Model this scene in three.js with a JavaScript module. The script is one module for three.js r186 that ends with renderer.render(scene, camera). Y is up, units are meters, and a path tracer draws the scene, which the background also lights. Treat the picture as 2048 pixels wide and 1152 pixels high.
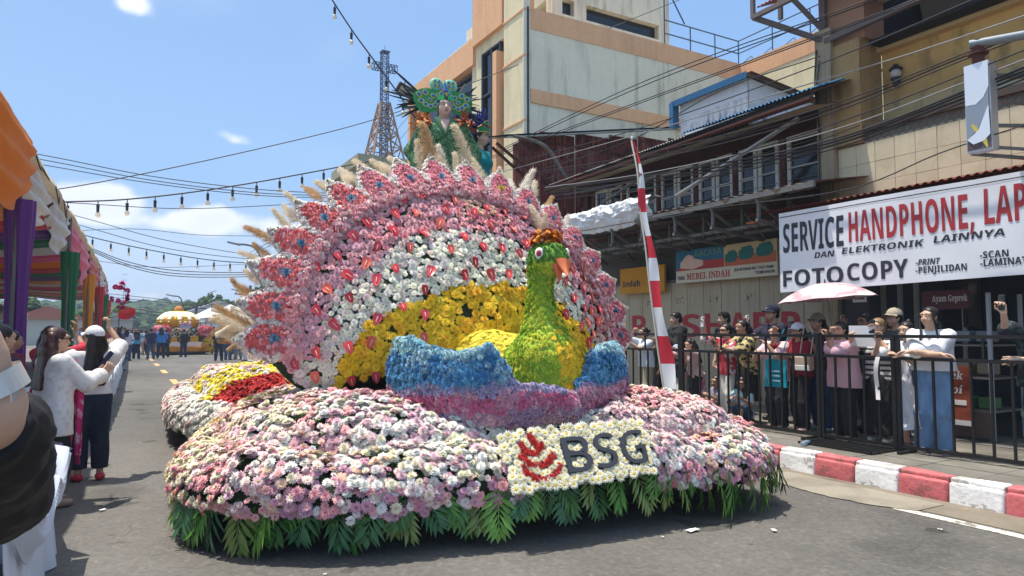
import * as THREE from 'three';
import { mergeGeometries, mergeVertices } from 'three/addons/utils/BufferGeometryUtils.js';
import { RoundedBoxGeometry } from 'three/addons/geometries/RoundedBoxGeometry.js';
import { FontLoader } from 'three/addons/loaders/FontLoader.js';
import { TextGeometry } from 'three/addons/geometries/TextGeometry.js';

// ---------------------------------------------------------------- camera, sky, sun, exposure
// Road runs along -z, its right hand side is +x. t = x, s = -z.
const scene = new THREE.Scene();
const camera = new THREE.PerspectiveCamera(45.19, 1024 / 576, 0.1, 3000);
const YAW = THREE.MathUtils.degToRad(29.7), PITCH = THREE.MathUtils.degToRad(3.47);
camera.position.set(0, 1.5, 0);
const FWD = new THREE.Vector3(Math.sin(YAW) * Math.cos(PITCH), Math.sin(PITCH), -Math.cos(YAW) * Math.cos(PITCH));
camera.up.set(0, 1, 0);
camera.lookAt(camera.position.clone().add(FWD));
scene.add(camera);

const renderer = new THREE.WebGLRenderer({ antialias: true });
renderer.setSize(1024, 576);
renderer.toneMapping = THREE.LinearToneMapping;
renderer.toneMappingExposure = 1.6;
renderer.shadowMap.enabled = true;

const SUN = new THREE.Vector3(-0.18, 0.965, -0.16).normalize();
const sun = new THREE.DirectionalLight(new THREE.Color(1, 0.945, 0.84), 3.5);
sun.position.copy(SUN).multiplyScalar(80).add(new THREE.Vector3(4, 0, -10));
sun.target.position.set(4, 0, -10);
sun.castShadow = true;
sun.shadow.mapSize.set(4096, 4096);
Object.assign(sun.shadow.camera, { left: -30, right: 30, top: 40, bottom: -30, near: 1, far: 200 });
scene.add(sun, sun.target);

// ---------------------------------------------------------------- numbers
function rngOf(seed) { let a = seed | 0; return () => { a = (a + 0x6d2b79f5) | 0; let t = Math.imul(a ^ (a >>> 15), 1 | a); t = (t + Math.imul(t ^ (t >>> 7), 61 | t)) ^ t; return ((t ^ (t >>> 14)) >>> 0) / 4294967296; }; }
let rnd = rngOf(7);
const R = (a, b) => a + (b - a) * rnd();
const pick = (l) => l[Math.floor(rnd() * l.length)];
const clamp = (x, a, b) => Math.min(b, Math.max(a, x));
const sstep = (a, b, x) => { const t = clamp((x - a) / (b - a), 0, 1); return t * t * (3 - 2 * t); };
const lerp = (a, b, t) => a + (b - a) * t;
const h3 = (x, y, z) => { let n = Math.imul(x, 374761393) ^ Math.imul(y, 668265263) ^ Math.imul(z, 1442695041); n = Math.imul(n ^ (n >>> 13), 1274126177); return ((n ^ (n >>> 16)) >>> 0) / 4294967296; };
function noise3(x, y, z) {
  const X = Math.floor(x), Y = Math.floor(y), Z = Math.floor(z), f = (u) => u * u * (3 - 2 * u), a = f(x - X), b = f(y - Y), c = f(z - Z);
  const l = (dy, dz) => lerp(h3(X, Y + dy, Z + dz), h3(X + 1, Y + dy, Z + dz), a);
  return lerp(lerp(l(0, 0), l(1, 0), b), lerp(l(0, 1), l(1, 1), b), c);
}
function fbm(x, y, z, o = 4) { let s = 0, a = 0.5, n = 0; for (let i = 0; i < o; i++) { s += a * noise3(x, y, z); n += a; a *= 0.5; x = x * 2.03 + 7.1; y = y * 2.03 + 3.7; z = z * 2.03 + 1.3; } return s / n; }
const V = (x, y, z) => new THREE.Vector3(x, y, z);
const W = (t, h, s) => new THREE.Vector3(t, h, -s);

// sky: pale blue that whitens towards the horizon, fair weather clouds all round
{
  const w = 2048, h = 1024, data = new Float32Array(w * h * 4);
  const rr = rngOf(21), blobs = [];
  const add = (az, el, aw, ah, k) => blobs.push([az, el, aw, ah, k]);
  // in view (azimuth from road direction, clockwise, degrees)
  add(-6.0, 24.8, 4.6, 2.6, 1.7); add(-4.4, 23.6, 2.2, 1.5, 1.0); add(-8, 22.8, 2.6, 1.5, .7); add(0.7, 22.6, 1.7, 1.2, 1.0); add(7.7, 14.4, 2.0, .75, 1.1); add(-3.2, 8.2, 5.0, 2.0, 1.5); add(-1.2, 9.0, 2.4, 1.5, 1.2);
  add(5.2, 7.8, 4.0, 1.35, 1.5); add(6.6, 8.6, 1.6, 0.9, 1.0); add(13.0, 7.3, 3.4, 1.7, 1.4); add(2.2, 2.4, 2.0, .55, .9); add(9, 1.9, 5, .6, .6); add(-4, 3.0, 4, .7, .7);
  for (let i = 0; i < 46; i++) { const az = 30 + rr() * 300; const el = 5 + rr() * rr() * 45; add(az, el, 2 + rr() * 5, 1 + rr() * 1.6, .8 + rr() * .7); }
  for (let i = 0; i < 14; i++) add(-60 + rr() * 110, 34 + rr() * 30, 3 + rr() * 4, 1.5 + rr() * 1.5, .7 + rr() * .5);
  const mix = (a, b, t) => [lerp(a[0], b[0], t), lerp(a[1], b[1], t), lerp(a[2], b[2], t)];
  const stops = [[0, [.46, .56, .69]], [4, [.37, .50, .68]], [12, [.225, .385, .635]], [26, [.17, .315, .575]], [50, [.215, .345, .57]], [90, [.29, .38, .53]]];
  for (let y = 0; y < h; y++) {
    const el = ((y + .5) / h - .5) * 180;
    let base = [.26, .25, .24];
    if (el > 0) { let i = 0; while (i < stops.length - 2 && el > stops[i + 1][0]) i++; base = mix(stops[i][1], stops[i + 1][1], sstep(stops[i][0] - 1e-3, stops[i + 1][0], el)); }
    const near = el > -1 ? blobs.filter((b) => Math.abs(b[1] - el) < b[3] * 2.4) : [];
    const ce = Math.cos(el * Math.PI / 180), se = Math.sin(el * Math.PI / 180);
    for (let x = 0; x < w; x++) {
      const th = ((x + .5) / w - .5) * 2 * Math.PI, dx = Math.cos(th) * ce, dz = Math.sin(th) * ce;
      let c = base;
      if (el > 0 && near.length) {
        let az = Math.atan2(dx, -dz) * 180 / Math.PI, d = 0;
        for (const b of near) {
          let da = az - b[0]; da = ((da + 540) % 360) - 180; if (Math.abs(da) > b[2] * 2.4) continue;
          const u = da * ce / b[2]; let v = (el - b[1]) / b[3]; if (v < 0) v *= 1.7;
          d += b[4] * Math.exp(-(u * u + v * v) * 1.1);
        }
        if (d > .03) {
          const n = fbm(dx * 22, se * 34, dz * 22, 6);
          const a = sstep(.42, .82, d * .75 + (n - .5) * 1.5 * Math.min(1, d * 2 + .2));
          const lit = sstep(.2, 1.2, d * .6 + (fbm(dx * 22 - .2, se * 34 + .7, dz * 22, 4) - .5) * 1.6);
          c = mix(c, mix([.74, .755, .78], [.62, .66, .74], lit * .75), a * .9);
        }
      }
      if (el > 0) { const g = dx * SUN.x + se * SUN.y + dz * SUN.z, a = Math.exp(-(1 - g) * 6) * .6 + Math.exp(-(1 - g) * 60) * .8; c = mix(c, [1.3, 1.24, 1.14], Math.min(.95, a)); }
      if (el > 0) { const veil = sstep(.5, .8, fbm(dx * 3 + 5, se * 7, dz * 3, 4)) * .13; c = mix(c, [.66, .70, .76], veil); }
      const o = (y * w + x) * 4; data[o] = c[0]; data[o + 1] = c[1]; data[o + 2] = c[2]; data[o + 3] = 1;
    }
  }
  const t = new THREE.DataTexture(data, w, h, THREE.RGBAFormat, THREE.FloatType);
  t.mapping = THREE.EquirectangularReflectionMapping; t.magFilter = t.minFilter = THREE.LinearFilter; t.needsUpdate = true;
  scene.background = t; scene.environment = t;
}
// ---------------------------------------------------------------- names and helpers
const used = new Map();
function numbered(name) { const n = used.get(name) ?? 0; used.set(name, n + 1); return n ? name + '_' + String(n).padStart(3, '0') : name; }
function tag(o, label, category, group, kind) { if (label) o.userData.label = label; if (category) o.userData.category = category; if (group) o.userData.group = group; if (kind) o.userData.kind = kind; return o; }
function thing(name, label, category, pos = [0, 0, 0], turn = 0, group) {
  const o = new THREE.Group(); o.name = numbered(name); scene.add(o); o.position.set(...pos); o.rotation.y = turn; return tag(o, label, category, group);
}
function shade(m) { m.castShadow = m.receiveShadow = true; return m; }
function part(parent, name, geo, mat, label) { const m = shade(new THREE.Mesh(geo, mat)); m.name = parent === scene ? numbered(name) : name; if (label) m.userData.label = label; parent.add(m); return m; }
function struct(name, geo, mat) { const m = part(scene, name, geo, mat); m.userData.kind = 'structure'; return m; }
function clean(g) { let q = g.index ? g.toNonIndexed() : g; for (const k of Object.keys(q.attributes)) if (!['position', 'normal', 'uv', 'color'].includes(k)) q.deleteAttribute(k); if (!q.attributes.normal) q.computeVertexNormals(); if (!q.attributes.uv) q.setAttribute('uv', new THREE.BufferAttribute(new Float32Array(q.attributes.position.count * 2), 2)); return q; }
function merge(list) { const l = list.map(clean); const c = l.some((g) => g.attributes.color); if (c) for (const g of l) if (!g.attributes.color) tint(g, [1, 1, 1]); return l.length === 1 ? l[0] : mergeGeometries(l); }
function tint(g, c) { const n = g.attributes.position.count, a = new Float32Array(n * 3); for (let i = 0; i < n; i++) { a[3 * i] = c[0]; a[3 * i + 1] = c[1]; a[3 * i + 2] = c[2]; } g.setAttribute('color', new THREE.BufferAttribute(a, 3)); return g; }
function boxUV(g0) { // uv in metres by dominant normal
  const g = clean(g0), p = g.attributes.position, n = g.attributes.normal, uv = g.attributes.uv;
  for (let i = 0; i < p.count; i++) {
    const ax = Math.abs(n.getX(i)), ay = Math.abs(n.getY(i)), az = Math.abs(n.getZ(i));
    if (ay >= ax && ay >= az) uv.setXY(i, p.getX(i), -p.getZ(i)); else if (ax >= az) uv.setXY(i, -p.getZ(i), p.getY(i)); else uv.setXY(i, p.getX(i), p.getY(i));
  }
  return g;
}
// box by extents in (t, h, s)
function bx(t0, t1, h0, h1, s0, s1) { const g = new THREE.BoxGeometry(Math.abs(t1 - t0), Math.abs(h1 - h0), Math.abs(s1 - s0)); g.translate((t0 + t1) / 2, (h0 + h1) / 2, -(s0 + s1) / 2); return boxUV(g); }
function rbx(w, h, d, r, x = 0, y = 0, z = 0) { const g = new RoundedBoxGeometry(w, h, d, 2, r); g.translate(x, y, z); return boxUV(g); }
function tube(pts, r, sides = 6, seg, closed = false) { const c = pts.length === 2 ? new THREE.LineCurve3(pts[0], pts[1]) : new THREE.CatmullRomCurve3(pts, closed, 'centripetal'); return clean(new THREE.TubeGeometry(c, seg ?? (pts.length === 2 ? 1 : pts.length * 4), r, sides, closed)); }
function bar(a, b, w, d = w) { // square bar from a to b
  const L = a.distanceTo(b), g = new THREE.BoxGeometry(w, L, d), dir = b.clone().sub(a).normalize(); const q = new THREE.Quaternion();
  const up = Math.abs(dir.y) > .99 ? V(0, 0, 1) : V(0, 1, 0), X = new THREE.Vector3().crossVectors(up, dir).normalize(), Z = new THREE.Vector3().crossVectors(X, dir);
  if (Math.abs(dir.y) > .99) q.setFromUnitVectors(V(0, 1, 0), dir); else q.setFromRotationMatrix(new THREE.Matrix4().makeBasis(X, dir, Z));
  g.applyQuaternion(q); g.translate((a.x + b.x) / 2, (a.y + b.y) / 2, (a.z + b.z) / 2); return clean(g);
}
function cyl(r0, r1, h, x, y, z, seg = 10) { const g = new THREE.CylinderGeometry(r1, r0, h, seg); g.translate(x, y + h / 2, z); return clean(g); }
function ball(r, x, y, z, w = 10, h = 8, sy = 1) { const g = new THREE.SphereGeometry(r, w, h); g.scale(1, sy, 1); g.translate(x, y, z); return clean(g); }
// quad sheet from 4 corners (a b c d around)
function quad(a, b, c, d, nu = 1, nv = 1) {
  const pos = [], uv = [], idx = [], lu = a.distanceTo(b), lv = a.distanceTo(d);
  for (let j = 0; j <= nv; j++) for (let i = 0; i <= nu; i++) { const u = i / nu, v = j / nv, p = a.clone().lerp(b, u).lerp(d.clone().lerp(c, u), v); pos.push(p.x, p.y, p.z); uv.push(u * lu, v * lv); }
  for (let j = 0; j < nv; j++) for (let i = 0; i < nu; i++) { const k = j * (nu + 1) + i; idx.push(k, k + 1, k + nu + 2, k, k + nu + 2, k + nu + 1); }
  const g = new THREE.BufferGeometry(); g.setAttribute('position', new THREE.Float32BufferAttribute(pos, 3)); g.setAttribute('uv', new THREE.Float32BufferAttribute(uv, 2)); g.setIndex(idx); g.computeVertexNormals(); return g;
}
function thick(g, d) { // give a sheet a thickness d along its normals
  const a = clean(g.clone()), b = clean(g.clone()), p = b.attributes.position, n = b.attributes.normal;
  for (let i = 0; i < p.count; i++) p.setXYZ(i, p.getX(i) - n.getX(i) * d, p.getY(i) - n.getY(i) * d, p.getZ(i) - n.getZ(i) * d);
  const P = p.array, N = n.array; for (let i = 0; i < p.count; i += 3) for (let c = 0; c < 3; c++) { const q = P[3 * i + c]; P[3 * i + c] = P[3 * i + 3 + c]; P[3 * i + 3 + c] = q; }
  for (let i = 0; i < N.length; i++) N[i] *= -1;
  return merge([a, b]);
}
function surf(fn, nu, nv, wrapU = false) { // parametric sheet fn(u,v) -> Vector3
  const pos = [], uv = [], idx = [];
  for (let j = 0; j <= nv; j++) for (let i = 0; i <= nu; i++) { const p = fn(i / nu, j / nv); pos.push(p.x, p.y, p.z); uv.push(i / nu, j / nv); }
  for (let j = 0; j < nv; j++) for (let i = 0; i < nu; i++) { const k = j * (nu + 1) + i; idx.push(k, k + 1, k + nu + 2, k, k + nu + 2, k + nu + 1); }
  let g = new THREE.BufferGeometry(); g.setAttribute('position', new THREE.Float32BufferAttribute(pos, 3)); g.setAttribute('uv', new THREE.Float32BufferAttribute(uv, 2)); g.setIndex(idx);
  g.computeVertexNormals(); return g;
}
// corrugated sheet: a->b is along the waves' row, a->d down the slope
function corrugated(a, b, d, pitch = .076, amp = .009, sub = 4) {
  const L = a.distanceTo(b), n = Math.round(L / pitch) * sub, U = b.clone().sub(a), D = d.clone().sub(a), N = new THREE.Vector3().crossVectors(U, D).normalize(), LD = D.length();
  const g = surf((u, v) => a.clone().addScaledVector(U, u).addScaledVector(D, v).addScaledVector(N, Math.sin(u * L / pitch * 2 * Math.PI) * amp), n, 2);
  const uv = g.attributes.uv; for (let i = 0; i < uv.count; i++) uv.setXY(i, uv.getX(i) * L, uv.getY(i) * LD); return thick(g, .003);
}
// pixel of the 2048 x 1152 photograph -> ray, met with a plane of the place
function ray(X, Y) {
  const a = (X - 1024) / 1384, b = -(Y - 576) / 1384, c = Math.cos(YAW), s = Math.sin(YAW), cp = Math.cos(PITCH), sp = Math.sin(PITCH);
  return V(s * cp + a * c - b * s * sp, sp + b * cp, -c * cp + a * s + b * c * sp);
}
const atT = (X, Y, t) => { const d = ray(X, Y); return d.multiplyScalar(t / d.x).add(V(0, 1.5, 0)); };
const atS = (X, Y, s) => { const d = ray(X, Y); return d.multiplyScalar(-s / d.z).add(V(0, 1.5, 0)); };
const atH = (X, Y, h) => { const d = ray(X, Y); return d.multiplyScalar((h - 1.5) / d.y).add(V(0, 1.5, 0)); };

// ---------------------------------------------------------------- materials
const mats = {};
const hex = (c) => new THREE.Color(c);
function std(color, rough = .8, more = {}) { const { metal = 0, ...r } = more; const m = new THREE.MeshStandardMaterial({ color: Array.isArray(color) ? new THREE.Color(...color) : color, roughness: rough, metalness: metal, side: THREE.DoubleSide, ...r }); return m; }
// noise texture painted by fn(u, v) -> [r,g,b] sRGB 0..1, size metres per repeat
function paint(n, m, size, fn, srgb = true) {
  const d = new Uint8Array(n * m * 4);
  for (let y = 0; y < m; y++) for (let x = 0; x < n; x++) { const c = fn(x / n, y / m), o = (y * n + x) * 4; for (let k = 0; k < 3; k++) d[o + k] = clamp(c[k], 0, 1) * 255; d[o + 3] = 255; }
  const t = new THREE.DataTexture(d, n, m); t.wrapS = t.wrapT = THREE.RepeatWrapping; t.magFilter = THREE.LinearFilter; t.minFilter = THREE.LinearMipmapLinearFilter; t.generateMipmaps = true;
  if (srgb) t.colorSpace = THREE.SRGBColorSpace; if (size) t.repeat.set(1 / size[0], 1 / size[1]); t.needsUpdate = true; return t;
}
// periodic fbm
function pfbm(u, v, f, o = 4, sd = 0) { let s = 0, a = .5, n = 0; for (let i = 0; i < o; i++) { s += a * pnoise(u * f, v * f, f, sd + i * 17); n += a; a *= .5; f *= 2; } return s / n; }
function pnoise(x, y, f, sd) { const X = Math.floor(x), Y = Math.floor(y), q = (u) => u * u * (3 - 2 * u), a = q(x - X), b = q(y - Y), w = (i) => ((i % f) + f) % f; return lerp(lerp(h3(w(X), w(Y), sd), h3(w(X + 1), w(Y), sd), a), lerp(h3(w(X), w(Y + 1), sd), h3(w(X + 1), w(Y + 1), sd), a), b); }
// plaster: base colour with blotches and streaks that run down; base, dirt: sRGB triples
function plaster(base, dirt, amount = .35, seed = 1, streak = .5, size = [4, 4], n = 512) {
  const map = paint(n, n, size, (u, v) => { const b = pfbm(u, v, 4, 6, seed), k = pfbm(u * 1, v * .12, 32, 4, seed + 5), g = pfbm(u, v, 64, 2, seed + 9) - .5; const a = clamp((b - .45) * 2.2 * (1 - streak) + Math.max(0, k - .5) * 3 * streak * (.3 + b), 0, 1) * amount; return [0, 1, 2].map((i) => lerp(base[i], dirt[i], a) + g * .035); });
  return std(0xffffff, .9, { map });
}
const bumpTex = paint(256, 256, [.5, .5], (u, v) => { const k = pfbm(u, v, 16, 4, 3); return [k, k, k]; }, false);
// ---------------------------------------------------------------- ground, road, kerb, sidewalk
const asphaltMap = paint(1536, 1536, [13, 13], (u, v) => {
  const a = pfbm(u, v, 4, 4, 1), b = pfbm(u, v, 24, 3, 2), g = pfbm(u, v, 512, 2, 4), st = pfbm(u * 1, v, 14, 3, 8), tr = pfbm(u, v * .02, 12, 3, 19), cr = Math.abs(pfbm(u, v, 7, 5, 23) - .5);
  let k = .395 + (a - .5) * .12 + (b - .5) * .05 + (g - .5) * .10; if (st > .66) k -= (st - .66) * .35; if (g > .85) k += .05; k += (tr - .5) * .09; if (cr < .0012) k -= .05; if (pfbm(u, v, 30, 2, 37) > .80) k -= .09;
  return [k * 1.0, k * .965, k * .915];
});
const asphaltBump = paint(512, 512, [1.2, 1.2], (u, v) => { const g = pfbm(u, v, 128, 2, 4); return [g, g, g]; }, false);
mats.asphalt = std(0xffffff, .86, { map: asphaltMap, bumpMap: asphaltBump, bumpScale: .0025 });
mats.concrete = plaster([.62, .59, .53], [.45, .42, .37], .8, 31, .1, [2.5, 2.5]);
mats.earth = plaster([.42, .43, .33], [.28, .33, .2], 1, 33, 0, [30, 30]);
struct('ground', boxUV(quad(W(-900, -.02, -60), W(900, -.02, -60), W(900, -.02, 1500), W(-900, -.02, 1500))), mats.earth);
struct('road', boxUV(quad(W(-7, 0, -12), W(6.35, 0, -12), W(6.35, 0, 230), W(-7, 0, 230), 2, 60)), mats.asphalt);
{ // painted lines
  const line = std([.72, .70, .66], .8, { map: paint(256, 256, [1, 1], (u, v) => { const k = pfbm(u, v, 16, 4, 5), w = k > .62 ? .62 : .95; return [w, w * .98, w * .94]; }) });
  const dash = std([.78, .52, .24], .8, { map: line.map });
  const g = []; for (let s = 15.5; s < 120; s += 5.7) { const c = 1.5 + (s - 20) * .004; g.push(quad(W(c - .09, .004, s), W(c + .09, .004, s), W(c + .1, .004, s + 2.3), W(c - .08, .004, s + 2.3))); }
  struct('centre_line_dashes', boxUV(merge(g)), dash);
  const e = []; for (const [a, b] of [[-4, 3.55], [4.75, 14], [14.3, 40]]) e.push(quad(W(5.70, .004, a), W(5.81, .004, a), W(5.81, .004, b), W(5.70, .004, b), 1, 8));
  struct('edge_line', boxUV(merge(e)), line);
  // worn concrete gutter and its patch
  struct('gutter', boxUV(quad(W(5.86, .003, -6), W(6.34, .003, -6), W(6.34, .003, 40), W(5.86, .003, 40), 1, 20)), plaster([.50, .46, .40], [.36, .33, .29], .9, 41, .1, [2, 2]));
  const sh = new THREE.Shape(); const N = 26; for (let i = 0; i <= N; i++) { const s = 3.4 + 1.6 * i / N, w = .34 * Math.sin(Math.PI * clamp((i + 2) / (N + 3), 0, 1)) ** .5; const x = 5.95 - w + (h3(i, 3, 5) - .5) * .03; i ? sh.lineTo(x, s) : sh.moveTo(x, s); } sh.lineTo(6.2, 5.0); sh.lineTo(6.2, 3.4);
  const pg = new THREE.ShapeGeometry(sh); pg.rotateX(-Math.PI / 2); pg.translate(0, .008, 0); struct('concrete_patch', boxUV(pg), plaster([.58, .55, .49], [.45, .42, .37], .9, 47, .1, [1.3, 1.3]));
}
{ // kerb of alternating painted stones
  const mk = (base, worn, seed) => std(0xffffff, .75, { map: paint(256, 256, [1.0, .6], (u, v) => { const b = pfbm(u, v, 6, 5, seed), c = pfbm(u, v, 48, 2, seed + 3); const k = sstep(.56, .66, b + (c - .5) * .35); const g = (c - .5) * .07; return [0, 1, 2].map((i) => lerp(base[i], worn[i], k * .8) + g - (pfbm(u, v, 3, 3, seed + 7) - .5) * .08); }), bumpMap: bumpTex, bumpScale: .004 });
  const red = mk([.80, .42, .43], [.58, .36, .34], 3), white = mk([.93, .92, .91], [.62, .60, .57], 4);
  const kerb = thing('kerb', 'red and white painted kerb along the right edge of the road', 'kerb'); kerb.userData.kind = 'structure';
  let k = 0; for (let s = -4.12; s < 42; s += .445, k++) {
    const L = .438, g = new RoundedBoxGeometry(.17, .22, L, 2, .028); const p = g.attributes.position;
    for (let i = 0; i < p.count; i++) { const n = (noise3(p.getX(i) * 20 + k * 9, p.getY(i) * 20, p.getZ(i) * 9) - .5) * .016; p.setX(i, p.getX(i) + n + (p.getY(i) > 0 ? .012 : 0)); p.setY(i, p.getY(i) + n * .6); }
    g.computeVertexNormals(); g.translate(6.42, .07, -(s + .2225)); part(kerb, 'kerb_stone', boxUV(g), k % 2 ? red : white);
    // capping course, slightly set back, cracked away from the face
    const c = new RoundedBoxGeometry(.15, .055, L - .004, 2, .02); const q = c.attributes.position; for (let i = 0; i < q.count; i++) { const n = (noise3(q.getZ(i) * 14 + k * 5, q.getX(i) * 9, 4) - .5) * .018; q.setY(i, q.getY(i) + n); q.setX(i, q.getX(i) + n); }
    c.computeVertexNormals(); c.translate(6.445, .19, -(s + .2225)); part(kerb, 'kerb_cap', boxUV(c), k % 2 ? red : white);
  }
}
{ // sidewalk of slabs
  const m = [1, 2, 3].map((k) => plaster([.47 + k * .015, .45 + k * .015, .42 + k * .012], [.33, .31, .28], .9, 60 + k, .1, [2, 2], 256));
  struct('sidewalk_base', bx(6.5, 14, -.02, .155, -4, 60), m[0]);
  const sw = thing('sidewalk', 'grey slab sidewalk behind the painted kerb', 'sidewalk'); sw.userData.kind = 'structure';
  let k = 0; for (let s = 1.6; s < 9.6; s += .6) for (const [a, b] of [[6.53, 7.12], [7.13, 7.72], [7.73, 8.32]]) { const g = new RoundedBoxGeometry(b - a - .008, .03, .592, 1, .005); g.translate((a + b) / 2, .158 + h3(k, 1, 1) * .005, -(s + .3)); part(sw, 'paving_slab', boxUV(g), m[k++ % 3]); }
}
// ---------------------------------------------------------------- buildings on the right
mats.cream = plaster([.90, .865, .775], [.60, .58, .52], .8, 71, .8, [6, 6]);
mats.creamWarm = plaster([.90, .84, .69], [.66, .60, .5], .5, 72, .6, [6, 6]);
mats.peach = plaster([.91, .70, .53], [.74, .55, .42], .5, 73, .6, [5, 5]);
mats.glassDark = new THREE.MeshPhysicalMaterial({ color: 0x10141c, roughness: .06, metalness: 0, specularIntensity: 1, side: THREE.DoubleSide });
mats.frameDark = std([.03, .035, .05], .45);
mats.steel = std([.045, .045, .048], .5, { metal: .2 });
mats.black = std([.012, .012, .013], .45);
mats.greySteel = std(0xffffff, .55, { metal: .15, map: paint(256, 256, [1, 1], (u, v) => { const b = pfbm(u, v, 8, 5, 5); const k = .44 + (b - .5) * .22; return b > .66 ? [.34, .26, .2] : [k, k * .99, k * .96]; }) });
mats.brownPaint = plaster([.36, .20, .17], [.22, .13, .11], .8, 75, .3, [1.5, 1.5], 256);
mats.rust = std(0xffffff, .85, { map: paint(512, 512, [3, 3], (u, v) => { const b = pfbm(u, v, 5, 5, 9), k = pfbm(u, v * .1, 64, 3, 11), c = pfbm(u, v, 30, 3, 13); let r = [.46, .2, .17]; const w = sstep(.56, .7, k * .7 + b * .35); r = [lerp(r[0], .62, w * .6), lerp(r[1], .5, w * .6), lerp(r[2], .46, w * .6)]; const d = sstep(.5, .75, c) * .35; return r.map((q) => q * (1 - d)); }) });
mats.zinc = std(0xffffff, .6, { metal: .25, map: paint(256, 256, [2, 2], (u, v) => { const b = pfbm(u, v, 6, 5, 15); const k = .47 + (b - .5) * .3; return b > .6 ? [k, k * .85, k * .75] : [k, k, k]; }) });
mats.blueTrim = std([.02, .13, .28], .5);
mats.whiteTrim = std([.62, .60, .55], .6);

{ // big cream and peach corner building
  const b = thing('corner_building', 'large cream and peach concrete building with a tall dark window strip', 'building');
  const T0 = 10, S0 = 16.7, S1 = 25.8, H = 10.2, TI = 18.75;
  part(b, 'side_wall', merge([bx(T0 + .12, TI + .3, 0, H, S0, S0 + .3)]), mats.cream);
  part(b, 'wall', merge([bx(TI, TI + .3, 0, H, 11, S0)]), mats.creamWarm);
  part(b, 'cornice_band', merge([bx(T0 + .1, TI, H, H + .62, S0 - .02, S0 + .3), bx(TI - .02, TI + .3, H, H + .62, 11, S0 - .02)]), mats.peach);
  part(b, 'string_band', bx(T0 + .12, TI, 8.02, 8.42, S0 - .05, S0), mats.peach);
  part(b, 'downpipe', tube([V(T0 + .02, 0, -(S0 - .06)), V(T0 + .02, H + .6, -(S0 - .06))], .035), mats.frameDark);
  part(b, 'roof', bx(T0 + .3, TI, H - .2, H, S0 + .3, S1), mats.cream);
  // corner pilaster and its bands
  part(b, 'pilaster', bx(T0 - .1, T0 + .119, 0, 12.4, S0, S0 + 1.15), mats.creamWarm);
  part(b, 'pilaster_corner', bx(T0 - .12, T0 + .1, 0, 12.4, S0 - .05, S0 - .002), mats.cream);
  for (const h of [5.4, 7.45, 9.35, 10.7]) part(b, 'pilaster_band', bx(T0 - .13, T0 + .1, h, h + .05, S0 - .06, S0 + 1.16), mats.peach);
  // peach reveal beside the window strip, window strip with mullions
  part(b, 'window_reveal', bx(T0 - .28, T0 + .4, 4, 9.95, 18.0, 18.25), mats.peach);
  const win = part(b, 'window', bx(T0 + .1, T0 + .2, 4, 10.4, 18.3, 19.5), mats.glassDark);
  const fr = []; for (const s of [18.28, 18.83, 19.46]) fr.push(bx(T0, T0 + .1, 4, 10.4, s, s + .07)); for (const h of [4, 5.6, 7.4, 8.95, 10.35]) fr.push(bx(T0 + .015, T0 + .09, h, h + .07, 18.3, 19.5)); part(win, 'frame', merge(fr), mats.frameDark);
  part(b, 'front_wall', merge([bx(T0, T0 + .4, 4, 11.2, 19.54, 20.2), bx(T0, T0 + .4, 10.4, 11.2, 17.85, 19.54), bx(T0, T0 + .4, 0, 4, 17.85, 25.8), bx(T0, T0 + .4, 4, 10.2, 24.8, 25.1)]), mats.creamWarm);
  // peach box above the corner
  part(b, 'peach_box', bx(T0 - .15, T0 + 1, 10.75, 14.2, 17.9, 19.9), mats.peach);
  part(b, 'fascia', bx(T0 - .1, T0 + .4, 10.2, 11.1, 19.95, 25.9), mats.peach);
  part(b, 'parapet', merge([bx(T0 + .75, T0 + 1, 11, 12.35, 19.9, 22.2), bx(T0 + .75, T0 + 1, 11, 11.95, 22.2, 26), bx(T0 + .4, T0 + .75, 11.1, 11.4, 19.9, 25.9)]), mats.cream);
  for (const s of [20.9, 22.4, 24.2]) part(b, 'parapet_slot', bx(T0 + .735, T0 + .75, 11.25, 11.9, s, s + .1), mats.frameDark);
  part(b, 'end_pilaster', bx(T0 - .1, T0 + .3, 0, 10.18, 25.55, 25.8), mats.peach);
  for (const [h0, h1] of [[4.2, 6.6], [6.75, 8.5], [8.62, 10.1]]) for (const [a, c] of [[20.3, 21.8], [21.85, 23.3], [23.35, 24.7]]) { const w = part(b, 'window', bx(T0 + .2, T0 + .28, h0, h1, a, c), mats.glassDark); part(w, 'frame', merge([bx(T0 + .12, T0 + .2, h0, h1, a, a + .06), bx(T0 + .12, T0 + .2, h0, h1, c - .06, c), bx(T0 + .12, T0 + .2, h0, h0 + .06, a + .06, c - .06), bx(T0 + .12, T0 + .2, h1 - .06, h1, a + .06, c - .06)]), mats.frameDark); }
  part(b, 'window', bx(T0 + .12, T0 + .2, 4, 10.1, 25.15, 25.5), mats.glassDark);
  // set-back roof storey
  part(b, 'roof_storey', merge([bx(12.4, 17.6, H + .62, 12.2, 19, 24), bx(12.4, 17.6, 12.75, 16, 19, 24), bx(12.4, 12.8, 12.2, 12.75, 19, 19.4), bx(13.3, 13.8, 12.2, 12.75, 19, 19.4), bx(17.1, 17.6, 12.2, 12.75, 19, 19.4)]), mats.cream);
  part(b, 'roof_window', merge([bx(12.8, 13.3, 12.2, 12.75, 19.25, 19.3), bx(13.8, 17.1, 12.2, 12.75, 19.25, 19.3)]), mats.glassDark);
  // roof railing
  const rl = [], y0 = H + .62; const A = W(15.4, 0, S0 + .15), B = W(18.85, 0, S0 + .15), C = W(18.85, 0, 11);
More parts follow.
